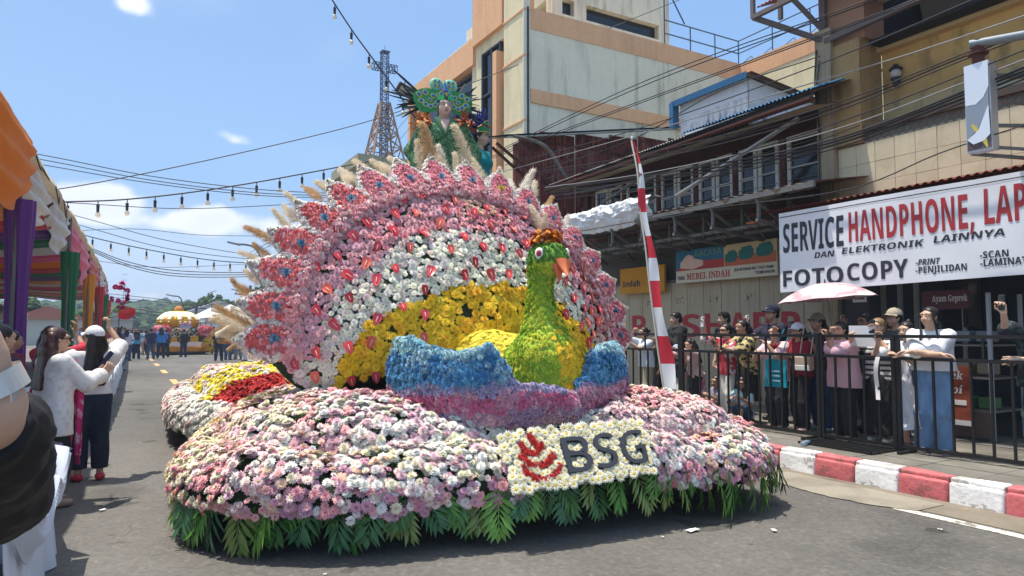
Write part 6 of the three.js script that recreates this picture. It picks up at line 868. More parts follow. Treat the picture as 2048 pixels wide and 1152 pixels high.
{ // food stall inside the shop front
  const s = thing('food_stall', 'fried chicken stall with brown name board and glass shelves', 'stall'); const a = atT(1882, 626, 9.2), b = atT(1940, 660, 9.2), sa = -atT(1872, 700, 9.2).z, sb = -atT(1985, 700, 9.2).z;
  for (const [t, q] of [[9.15, sa], [9.15, sb], [9.9, sa], [9.9, sb]]) part(s, 'stall_post', bar(W(t, .17, q), W(t, 1.95, q), .04), std([.4, .4, .42], .5));
  part(s, 'name_board', bx(9.1, 9.13, 1.76, 2.0, -atT(1940, 650, 9.1).z, -atT(1845, 650, 9.1).z), std([.09, .02, .025], .7)); part(s, 'lettering', lettering('Ayam Geprek', 9.099, -atT(1866, 650, 9.1).z, -atT(1937, 650, 9.1).z, 1.86, .085, SERIF, .003), std([.6, .52, .45], .7));
  for (const h of [.5, .9, 1.3]) part(s, 'shelf', bx(9.15, 9.9, h, h + .02, sb, sa), std([.25, .2, .16], .6)); part(s, 'counter_panel', bx(9.12, 9.14, .2, .5, sb, sa), std([.12, .08, .07], .7));
  const tb = [[.5, [.14, .3, .1]], [.92, [.4, .3, .2]], [1.32, [.3, .3, .32]]]; tb.forEach(([h, c], i) => { for (let k = 0; k < 3; k++) part(s, 'food_tub', rbx(.2, .14, .18, .02, 9.4, h + .1, -(sb + .15 + k * .25)), std(c.map((x) => x * (.7 + k * .25)), .6)); });
  const po = thing('rust_red_poster', 'rust red standing poster with white script lettering behind the bars', 'poster'); const pa = -atT(1898, 780, 8.9).z, pb2 = -atT(1942, 780, 8.9).z, y0 = atT(1920, 850, 8.9).y, y1 = atT(1920, 732, 8.9).y; part(po, 'board', bx(8.9, 8.93, y0, y1, pb2, pa), plaster([.56, .26, .17], [.42, .16, .1], 1, 161, 0, [.4, .4], 128)); part(po, 'bottom_strip', bx(8.892, 8.898, y0, y0 + .06, pb2, pa), std([.6, .6, .62], .7)); const wh = std([.75, .7, .66], .7); part(po, 'lettering', lettering('ek', 8.899, pa - .02, pa - .16, y0 + .55, .1, SERIF, .003, .2), wh); part(po, 'lettering', lettering('pi', 8.899, pa - .02, pa - .15, y0 + .38, .1, SERIF, .003, .2), wh); part(po, 'price_tag', rbx(.004, .06, .18, .02, 8.896, y0 + .27, -(pa - .11)), wh);
  const fr = thing('dark_poster_frame', 'black framed panel on the dark shop wall above the stall', 'picture'); const f0 = atT(1925, 560, 9.7), f1 = atT(1966, 655, 9.7); part(fr, 'frame', merge([bx(9.68, 9.72, f1.y, f0.y, -f1.z, -f1.z + .05), bx(9.68, 9.72, f1.y, f0.y, -f0.z - .05, -f0.z), bx(9.68, 9.72, f0.y - .05, f0.y, -f1.z + .05, -f0.z - .05), bx(9.68, 9.72, f1.y, f1.y + .05, -f1.z + .05, -f0.z - .05)]), mats.black); part(fr, 'panel', bx(9.7, 9.715, f1.y, f0.y, -f1.z, -f0.z), std([.05, .055, .065], .25));
  const nt = thing('paper_notice', 'small pale printed notice hanging under the long banner', 'notice'); const n0 = atT(1705, 588, 9), n1 = atT(1733, 604, 9); part(nt, 'sheet', bx(9, 9.004, n1.y, n0.y, -n1.z, -n0.z), std([.6, .5, .5], .8)); part(nt, 'printed_line', bx(8.996, 8.999, (n0.y + n1.y) / 2 - .02, (n0.y + n1.y) / 2 + .015, -n1.z + .03, -n0.z - .03), mats.frameDark);
}
{ // red and white pennant flag on its pole
  const f = thing('red_white_flag', 'tall tapering red and white pennant flag leaning on a pole', 'flag'); const T = 6.95, pts = [[1271, 282], [1283, 345], [1288, 420], [1299, 495], [1306, 560], [1316, 640], [1326, 715], [1336, 778]].map(([X, Yp]) => atT(X - 7, Yp, T)), c = new THREE.CatmullRomCurve3(pts), red = std([.62, .012, .03], .6), wh = std([.74, .74, .76], .6), ys = [0, .105, .205, .295, .385, .475, .575, .67, .775, .885, 1];
  const cloth = (a, b) => thick(surf((u, v) => { const q = lerp(a, b, v), p = c.getPoint(q), w = lerp(.035, .19, Math.pow(q, .8)); return p.clone().add(W(.02 * Math.sin(q * 20 + u * 3), 0, 0).setZ(u * w * .75)).add(V(u * w * .72 + .02 * Math.sin(q * 17), 0, 0)); }, 8, 10), .002);
  for (let k = 0; k < 10; k++) part(f, k % 2 ? 'white_band' : 'red_band', cloth(ys[k], ys[k + 1] - .0005), k % 2 ? wh : red);
  part(f, 'pole', tube([...pts.map((p) => p.clone().add(V(-.012, 0, 0))), W(6.98, .18, -pts[7].z - .1)], .014, 6, 40), std([.6, .55, .45], .6)); part(f, 'finial', ball(.022, pts[0].x, pts[0].y + .04, pts[0].z, 8, 6, 1.8), std([.6, .6, .6], .4));
  const m = c.getPoint(.155), g = []; const o = V(.03 * .72, 0, .03 * .75); const cx = m.clone().add(o.multiplyScalar(1.2)).add(V(-.02, 0, -.012)); const E = (x, y, w, h) => { const q = new THREE.BoxGeometry(w, h, .004); q.rotateY(-.8 + .03); q.translate(cx.x + x * .69, cx.y + y, cx.z + x * .72 + .006); return clean(q); };
  g.push(E(0, 0, .022, .06), E(-.026, .012, .03, .035), E(.026, .012, .03, .035), E(0, .04, .014, .02), E(0, -.042, .03, .02), E(0, -.07, .06, .01)); part(f, 'crest_emblem', merge(g), std([.42, .2, .2], .7));
}
// ---------------------------------------------------------------- draped festival tents and tables on the left
const along = (l) => (s) => { let i = 0; while (i < l.length - 2 && s > l[i + 1][0]) i++; const [a, b] = [l[i], l[i + 1]]; return lerp(a[1], b[1], (s - a[0]) / (b[0] - a[0])); };
const TL = along([[2, -1.28], [9.6, -1.0], [15.6, -.81], [21.6, -.675], [27.6, -.55], [33.6, -.475], [45, -.38]]), TB = along([[3.5, -.42], [5.6, -.40], [6.2, -.72], [9.4, -.55], [11, -.36], [17, -.12], [29, .14], [45, .36]]);
const dye = { orange: [.80, .22, .0], purple: [.16, .035, .27], green: [.005, .17, .06], pink: [.80, .07, .22], red: [.62, .03, .035], white: [.72, .68, .64], amber: [.80, .30, .03], grey: [.62, .60, .62] };
const silk = {}; for (const k in dye) silk[k] = new THREE.MeshPhysicalMaterial({ color: new THREE.Color(...dye[k]), roughness: .62, side: THREE.DoubleSide, sheen: .3, sheenRoughness: .5, sheenColor: new THREE.Color(.6, .6, .6), transmission: k === 'white' || k === 'grey' ? .25 : .18, thickness: 0 });
silk.orange = std([.74, .19, .0], .75);
{
  const posts = [3.6, 9.6, 15.6, 21.6, 27.6, 33.6, 39.6], cols = ['red', 'purple', 'green', 'amber', 'red', 'green', 'red'], names = ['red', 'purple', 'dark green', 'amber orange', 'red', 'green', 'red'];
  const HE = 3.66, HC = 3.0;
  const swag = (s0, s1, h, drop, deep, seed, out = 0) => thick(surf((u, v) => { const s = lerp(s0, s1, u), k = Math.sin(Math.PI * u); const y = h - v * (drop + deep * k); const f = Math.sin(v * (17 + 7 * k) + seed + u * 3) * .03 * Math.min(1, v * 4) + (fbm(u * 3, v * 6, seed, 3) - .5) * .08; return W(TL(s) - .08 + out + .12 * Math.sin(Math.PI * Math.min(1, v * 1.05)) * (.35 + .65 * k) + f, y, s + f * .5); }, 34, 40), .004);
  const column = (t, s, c, h) => { const g = surf((u, v) => { const a = u * 6.2832, r = .10 + .05 * sstep(.6, 1, v) + .012 * Math.sin(a * 9 + v * 2) + .02 * (fbm(Math.cos(a) + 2, v * 2, Math.sin(a) + s, 2) - .5); return W(t + Math.cos(a) * r, .03 + v * h, s + Math.sin(a) * r * .9); }, 72, 18); return clean(g); };
  const bandCols = ['white', 'pink', 'amber', 'green', 'red', 'purple', 'amber', 'red', 'purple', 'green', 'white', 'pink', 'orange', 'red', 'green', 'purple', 'amber', 'white', 'pink', 'red'];
  const desc = ['nearest draped tent with orange swag, beside the filming arm', 'draped tent between purple and green fabric columns, grey swags', 'draped tent with hot pink swags beyond the green column', 'draped tent with red swag behind the amber column', 'small distant draped tent with white swag past the red column', 'farthest draped tent at the end of the table row'];
  const sw = [[['orange', 3.7, 6.6, .55, .4], ['orange', 6.6, 9.5, .5, .5]], [['grey', 9.7, 12.6, .45, .3], ['grey', 12.6, 15.5, .5, .36]], [['pink', 15.7, 18.6, .5, .42], ['pink', 18.6, 21.6, .6, .45]], [['red', 21.7, 24.6, .5, .4], ['red', 24.6, 27.6, .5, .4]], [['grey', 27.7, 30.6, .5, .3], ['white', 30.6, 33.5, .6, .4]], [['pink', 33.7, 36.6, .5, .4], ['red', 36.6, 39.5, .5, .4]]];
  let bi = 0;
  for (let i = 0; i < 6; i++) {
    const s0 = posts[i], s1 = posts[i + 1], t = thing('festival_tent', desc[i], 'tent');
    part(t, 'roof', thick(surf((u, v) => W(lerp(TL(lerp(s0, s1, v)) - .12, -6.6, u), HE + .1 + 1.1 * Math.sin(Math.PI * u) * Math.sin(Math.PI * v) ** .7, lerp(s0, s1, v)), 16, 16), .01), silk.white);
    part(t, 'eave_roll', thick(surf((u, v) => { const s = lerp(s0, s1, u), a = v * 6.2832, r = .15 + .03 * (fbm(u * 14, v * 3, i, 3) - .5) * 2; return W(TL(s) - .14 + Math.cos(a) * r, HE + .04 + Math.sin(a) * r + .03 * Math.sin(u * 12.5), s); }, 40, 12), .003), plaster([.86, .78, .66], [.7, .62, .52], .6, 201 + i, .2, [1, 1], 64));
    for (const [c, a, b, d, e] of sw[i]) part(t, 'swag', swag(a, b, HE, d, e, a, i ? 0 : .17), silk[c]);
    if (i === 0) part(t, 'fabric_column', column(TL(s0), s0, cols[0], HC), silk.red);
    part(t, 'fabric_column', column(TL(s1), s1, cols[i + 1], HC - .05), silk[cols[i + 1]], names[i + 1] + ' pleated fabric column');
    for (const s of [s0 + .1, s1 - .1]) { part(t, 'steel_pole', tube([W(TL(s) - .02, 0, s), W(TL(s) - .02, HE, s)], .025, 6), mats.greySteel); part(t, 'steel_pole', tube([W(-6.5, 0, s), W(-6.5, HE, s)], .025, 6), mats.greySteel); }
    const n = i < 2 ? 5 : 4; for (let k = 0; k < n; k++) { const a = lerp(s0, s1, k / n), b = lerp(s0, s1, (k + 1) / n) - .02, c = bandCols[bi++ % bandCols.length]; part(t, 'ceiling_drape', thick(surf((u, v) => { const s = lerp(a, b, v); return W(lerp(TL(s) - .05, -6.5, u), HC + .16 - .12 * Math.sin(Math.PI * v) - .14 * Math.abs(Math.sin(u * 6.3)) + .012 * Math.sin(v * 22), s); }, 24, 16), .003), silk[c]); }
    const rope = []; if (i < 2) for (let k = 0; k < 3; k++) { const s = s0 + .9 + k * 1.7 + .5 * (k % 2); const p = W(TL(s) + .02, HE + .05 + .03 * Math.sin(k * 3), s); rope.push(tube([p, p.clone().add(V(.03, -.12 - .1 * (k % 3), -.3)), p.clone().add(V(.0, .02, -.78))], .009, 5)); } if (rope.length) part(t, 'cable_loop', merge(rope), mats.black);
  }
  // skirted tables
  const blueWhite = std([.62, .66, .76], .75), cloths = [std([.70, .72, .78], .75), blueWhite]; let k = 0;
  const tl = ['nearest white skirted table at the lower left corner', 'white skirted table behind the woman with the scarf'];
  for (let s = 3.7; s < 42; s += 1.9, k++) {
    const s1 = s + 1.84, t = thing('banquet_table', tl[k] ?? 'white skirted table in the row along the left roadside', 'table', [0, 0, 0], 0, k > 1 ? 'white skirted tables along the left roadside' : null);
    const f = (q) => TB(q); part(t, 'tabletop', thick(quad(W(f(s) - .62, .735, s), W(f(s), .735, s), W(f(s1), .735, s1), W(f(s1) - .62, .735, s1)), .03), std([.5, .5, .5], .7));
    part(t, 'table_skirt', thick(surf((u, v) => { const q = lerp(s - .03, s1 + .03, u), ple = Math.sin(u * 60) * .016 + Math.sin(u * 23 + k) * .02; return W(f(q) + .015 + (1 - v) * (.05 + ple + .02 * Math.sin(u * 9)), .01 + v * .735, q); }, 140, 10), .003), cloths[k % 2]);
    part(t, 'table_skirt', thick(surf((u, v) => { const q = lerp(-.62, 0, u); return W(f(s) + q, .01 + v * .735, s - .03 - (1 - v) * .03 * (1 + Math.sin(u * 40) * .5)); }, 50, 6), .003), cloths[k % 2]);
    part(t, 'cloth_swag', thick(surf((u, v) => { const q = lerp(s, s1, u), d = .12 + .26 * Math.abs(Math.sin(u * Math.PI * 2)); return W(f(q) + .06 + .09 * Math.sin(v * 3.1) + .016 * Math.sin(v * 18 + u * 9), .75 - v * d, q); }, 60, 16), .003), cloths[(k + 1) % 2]);
    part(t, 'cloth_top', thick(quad(W(f(s) - .63, .748, s - .03), W(f(s) + .05, .748, s - .03), W(f(s1) + .05, .748, s1 + .03), W(f(s1) - .63, .748, s1 + .03)), .006), cloths[k % 2]);
    for (const [a, q] of [[-.05, s + .1], [-.57, s + .1], [-.05, s1 - .1], [-.57, s1 - .1]]) part(t, 'leg', tube([W(f(q) + a, 0, q), W(f(q) + a, .72, q)], .014, 6), mats.greySteel);
  }
  { const b = thing('flower_arrangement', 'cream and pale pink flower arrangement on the table row', 'flowers', [0, 0, 0]); const o = W(-.06, .76, 19.5), bl = new Blooms(); rnd = rngOf(61); part(b, 'vase', cyl(.09, .13, .16, o.x, o.y, o.z, 12), silk.white); for (let i = 0; i < 220; i++) { const d = V(R(-1, 1), R(-.2, 1), R(-1, 1)).normalize(); bl.add(rnd() < .5 ? 'chrys' : 'spray', o.clone().add(V(d.x * .24, .28 + d.y * .24, d.z * .26)), d, R(.03, .05), vary(rnd() < .6 ? [.8, .74, .6] : [.7, .45, .42])); } bl.flush(b, { chrys: 'cream_blooms', spray: 'pale_buds' }); }
  // people on the left
  const st = (X, Ytop, t, s) => ({ t, s, H: 1.5 });
  const N = [.012, .02, .045];
  const L3 = person({ t: -.20, s: 8.2, y: 0, H: 1.53, dir: [-.12, 1], label: 'woman in white cap and puff-sleeved blouse seen from behind, red flat shoes', female: 1, skin: SKIN.b, headYaw: .55, headPitch: -.1, cap: [.74, .74, .78], hair: 'long', hairLen: .17, top: { color: plain([.74, .73, .73], .06), sleeve: .8, puff: .03, flare: -.0, hem: .56 }, bottom: { color: denim(N), wide: .016, len: .08 }, shoes: [.62, .03, .06], R: [-.16, 1.53, .30], L: [.24, 1.24, .33], hfR: [-.05, 1, .1], curlR: .8, fz: -.02 });
  part(L3.grp, 'bag_strap', thick(surf((u, v) => { const a = lerp(0, Math.PI, u); return V(lerp(-.15, .19, u), lerp(1.28, .78, u), -.155 - .03 * Math.sin(a)).add(V((v - .5) * .035, (v - .5) * .03, 0)); }, 14, 2), .006), std([.015, .02, .06], .6));
  part(L3.grp, 'hip_bag', rbx(.07, .17, .2, .02, .23, .74, -.02), std([.012, .016, .05], .6));
  const L2 = person({ t: -.46, s: 7.15, y: 0, H: 1.53, dir: [.86, .40], label: 'woman in sunglasses with long brown hair, white jacket and pink scarf, clapping', female: 1, wide: 1.05, skin: SKIN.b, glasses: 1, hair: 'long', hairLen: .14, hairColor: [.045, .015, .014], top: { color: motif([.72, .70, .69], [.60, .58, .57], 34, .6), sleeve: 1.85, hem: .40, loose: 1, grow: .012, flare: .01 }, bottom: { color: plain([.02, .02, .025]), wide: .03, len: .16 }, shoes: [.35, .22, .16], L: [.07, 1.07, .36], R: [-.05, 1.10, .37], hfL: [-.1, .7, .7], hfR: [.15, .7, .7], hnL: [-1, .2, 0], hnR: [1, .2, 0], curlL: .15, curlR: .15 });
  { const wv = motif([.66, .03, .16], [.78, .45, .52], 22, .62); const sc = [surf((u, v) => V(lerp(-.13, -.05, u), lerp(.42, 1.25, v), .175 + .02 * Math.sin(u * 9 + v * 3) - .05 * sstep(.75, 1, v)), 10, 40), surf((u, v) => V(lerp(.05, .13, u), lerp(.5, 1.25, v), .175 + .02 * Math.sin(u * 9 + v * 3) - .05 * sstep(.75, 1, v)), 10, 40), surf((u, v) => { const a = lerp(-1.9, 1.9, u); return V(Math.sin(a) * .10, 1.245 + .035 * Math.sin(v * 6.28) - .03 * Math.cos(a), Math.cos(a) * .10 + .01 + .03 * Math.cos(v * 6.28)); }, 24, 8)].map((g) => { const p = g.attributes.position, c = new Float32Array(p.count * 3); for (let i = 0; i < p.count; i++) c.set(wv(p.getX(i), p.getY(i), p.getZ(i)), i * 3); g.setAttribute('color', new THREE.BufferAttribute(c, 3)); return thick(g, .006); }); part(L2.grp, 'scarf', merge(sc), clothMat); const fr = []; for (let i = 0; i < 9; i++) fr.push(tube([V(-.13 + i * .01, .42, .175), V(-.132 + i * .011, .34, .18)], .003, 4)); part(L2.grp, 'scarf_fringe', tint(merge(fr), [.6, .05, .18]), clothMat); }
  const L5 = person({ t: -.62, s: 9.1, y: 0, H: 1.55, dir: [.5, .86], label: 'dark haired woman in red filming with a phone before the green column', female: 1, skin: SKIN.b, hair: 'long', hairColor: [.02, .012, .012], top: { color: plain([.55, .03, .06]), sleeve: 1.2 }, bottom: { color: plain(BLACK) }, shoes: BLACK, R: [-.06, 1.47, .32], L: [.12, 1.32, .34], hfR: [0, 1, .1], hnR: [.6, 0, -1] });
  phone(L5, 'R', 'phone in a yellow patterned case raised among the women', [.62, .45, .12], null, { off: [0, .09, .02], turn: -.7 }); phone(L5, 'L', 'dark phone in a red case held beside the sunglasses', [.4, .02, .05], null, { off: [.0, .09, .03], turn: .6 });
  person({ t: -.80, s: 6.75, y: 0, H: 1.55, dir: [.8, .6], label: 'woman with silver hair clip and black hair before the purple column', female: 1, skin: SKIN.b, hair: 'bun', top: { color: plain([.05, .02, .05]), sleeve: 1 }, bottom: { color: plain(BLACK) }, shoes: BLACK });
  person({ t: -.95, s: 8.8, y: 0, H: 1.5, dir: [.8, .4], label: 'person with dark hair half hidden between purple column and sunglasses woman', female: 1, skin: SKIN.c, hair: 'bun', top: { color: plain([.2, .02, .03]), sleeve: 1 }, bottom: { color: plain(BLACK) }, shoes: BLACK });
  person({ t: -.68, s: 12.2, y: 0, H: 1.5, dir: [.6, .8], label: 'person in dark top standing behind the white cap by the tables', skin: SKIN.c, res: 1.7, top: { color: plain([.05, .05, .07]), sleeve: 1 }, bottom: { color: plain(BLACK) }, shoes: BLACK });
  { // raised orchid and anthurium held by the woman in white cap
    const h = L3.world(L3.arms.R.W.clone().add(V(0, .1, .02))); const b = thing('flower_bouquet', 'magenta orchid spray and red anthurium raised in a hand', 'flowers'); const q = h.clone().add(W(.22, .10, .1)); const stem = [tube([h, h.clone().add(W(.08, .13, .05)), q.clone().add(V(0, .08, 0))], .006, 5), tube([h, h.clone().add(W(.1, .02, .02)), h.clone().add(W(.2, .03, 0))], .006, 5)]; part(b, 'stem', merge(stem), std([.08, .2, .04], .7)); rnd = rngOf(91); const om = std([.50, .035, .22], .6, { vertexColors: true }); for (let i = 0; i < 22; i++) { const d = V(R(-1, 1), R(-1, 1), R(-1, 1)); const m = part(b, 'orchid_bloom', FL.spray, om); m.position.copy(h).add(W(.10, .24, .05)).add(V(d.x * .07, d.y * .13, d.z * .07)); m.quaternion.copy(bloomTurn(d.normalize(), 0)); m.scale.setScalar(R(.03, .04)); }
    const sp = part(b, 'anthurium_spathe', thick(surf((u, v) => { const a = u * 6.2832; return V(Math.sin(a) * v * .065, -Math.cos(a) * v * .09, 3 * (Math.sin(a) * v * .065) ** 2); }, 18, 4), .003), std([.55, .03, .05], .3)); sp.position.copy(h).add(W(.17, .05, 0)); sp.rotation.set(.2, .3, 1.9); const lf = part(b, 'leaf', thick(surf((u, v) => V((u - .5) * .05 * Math.sin(v * 3.1), v * .14, .02 * v), 4, 8), .002), std([.2, .25, .05], .6)); lf.position.copy(h).add(W(.05, .05, 0)); lf.rotation.z = -1; }
  { // neighbour filming at the left edge of the frame: raised arm with watch
    const p = person({ t: -.62, s: .18, y: 0, H: 1.58, dir: [.5, .86], label: 'person in black at the left edge raising an arm with silver watch', female: 1, noArmR: 1, skin: SKIN.d, hair: 'long', top: { color: plain(BLACK), sleeve: 1.8, grow: .01 }, bottom: { color: plain(BLACK) }, shoes: BLACK, L: [.15, 1.1, .2] });
    const pt = (X, Yp, d) => ray(X, Yp).multiplyScalar(d).add(V(0, 1.5, 0)); const S = p.world(p.arms.R.S), E = pt(2, 975, .72), Wr = pt(-36, 812, .52), Kn = pt(-150, 610, .50), inv = p.grp.matrixWorld.clone().invert(), loc = (v) => v.clone().applyMatrix4(inv);
    const f = Kn.clone().sub(Wr).normalize(), skin = plain([.58, .37, .27], .05), cr = (x, y, z) => { const a = skin(x, y, z), n = 1 + (noise3(x * 260, y * 260, z * 260) - .5) * .08; return a.map((c) => c * n); };
    const hp = [{ a: loc(E), b: loc(Wr), ra: .036, rb: .025 }, { a: loc(Wr), b: loc(Wr.clone().addScaledVector(f, .06)), ra: .025, rb: .029 }, ...handPrims(loc(Wr.clone().addScaledVector(f, .035)), loc(Wr.clone().add(f)).sub(loc(Wr)), loc(Wr.clone().add(FWD.clone().negate())).sub(loc(Wr)), -1, .6, .95)];
    part(p.grp, 'raised_arm', clean(nets(fieldOf(hp, .016), boundsOf(hp, .02), .004, cr)), skinMat);
    // sleeve with gathered cuff
    const c0 = Wr.clone().lerp(E, .14), el = { a: loc(S), b: loc(E.clone().add(V(-.02, 0, 0))), ra: .066, rb: .046 }, fo = [{ a: loc(E), b: loc(Wr.clone().lerp(E, .42)), ra: .047, rb: .042 }, { a: loc(Wr.clone().lerp(E, .42)), b: loc(c0), ra: .036, rb: .0325 }]; const sf = fieldOf([el, ...fo], .03), ax = loc(Wr).sub(loc(E)).normalize(), o0 = loc(c0), sbox = boundsOf([el, ...fo], .04);
    const fold = (x, y, z) => { let d = sf(x, y, z); if (d < .04) { d += (fbm(x * 20, y * 34 + x * 10, z * 20, 3) - .5) * .026 - Math.pow(Math.abs(noise3(x * 12 + 4, y * 22, z * 12) - .5) * 2, 2) * .008; } const q = (x - o0.x) * ax.x + (y - o0.y) * ax.y + (z - o0.z) * ax.z; return Math.max(d, q); };
    part(p.grp, 'sleeve', clean(nets(fold, sbox, .005, plain([.006, .0055, .007], .3))), std(0xffffff, .75, { vertexColors: true }));
    const bt = loc(Wr.clone().lerp(E, .30)).add(loc(V(0, 0, 0)).sub(loc(V(0, 0, 0)))); const toCam = loc(V(0, 1.5, 0)).sub(bt).normalize(); const bq = new THREE.SphereGeometry(.006, 12, 8); bq.scale(1, 1, .5); bq.applyQuaternion(new THREE.Quaternion().setFromUnitVectors(V(0, 0, 1), toCam)); const bp = bt.clone().addScaledVector(toCam, .036); bq.translate(bp.x, bp.y, bp.z); part(p.grp, 'cuff_button', clean(bq), std([.3, .3, .3], .3));
    // watch
    const wc = loc(Wr.clone().addScaledVector(f, .012)), d = loc(Wr.clone().add(f)).sub(loc(Wr)).normalize(); const g = new THREE.CylinderGeometry(.0305, .0305, .017, 40, 1, true); g.applyQuaternion(new THREE.Quaternion().setFromUnitVectors(Y, d)); g.translate(wc.x, wc.y, wc.z); const wt = part(p.grp, 'watch_strap', thick(g, -.004), std([.62, .62, .60], .35, { metal: .25 })); const side = loc(Wr.clone().add(ray(300, 800))).sub(loc(Wr)).cross(d).normalize(); const out = new THREE.Vector3().crossVectors(d, side).normalize(); const rightish = loc(Wr.clone().add(V(Math.cos(YAW), 0, Math.sin(YAW)))).sub(loc(Wr)).normalize(); const cs = rbx(.010, .022, .004, .0018); cs.applyQuaternion(new THREE.Quaternion().setFromUnitVectors(V(0, 0, 1), rightish)); const cp = wc.clone().addScaledVector(rightish, .0295); cs.translate(cp.x, cp.y, cp.z); part(p.grp, 'watch_case', cs, std([.6, .61, .62], .3, { metal: .5 }));
    const ph = thing('mobile_phone', 'phone held by the filming neighbour at the left edge', 'phone'); const pp = Kn.clone().add(V(-.05, .12, -.02)); ph.position.copy(pp); ph.rotation.y = -YAW; part(ph, 'body', rbx(.075, .16, .009, .004), mats.black); part(ph, 'screen', rbx(.07, .152, .002, .0008, 0, 0, .0055), mats.glassDark);
  }
}
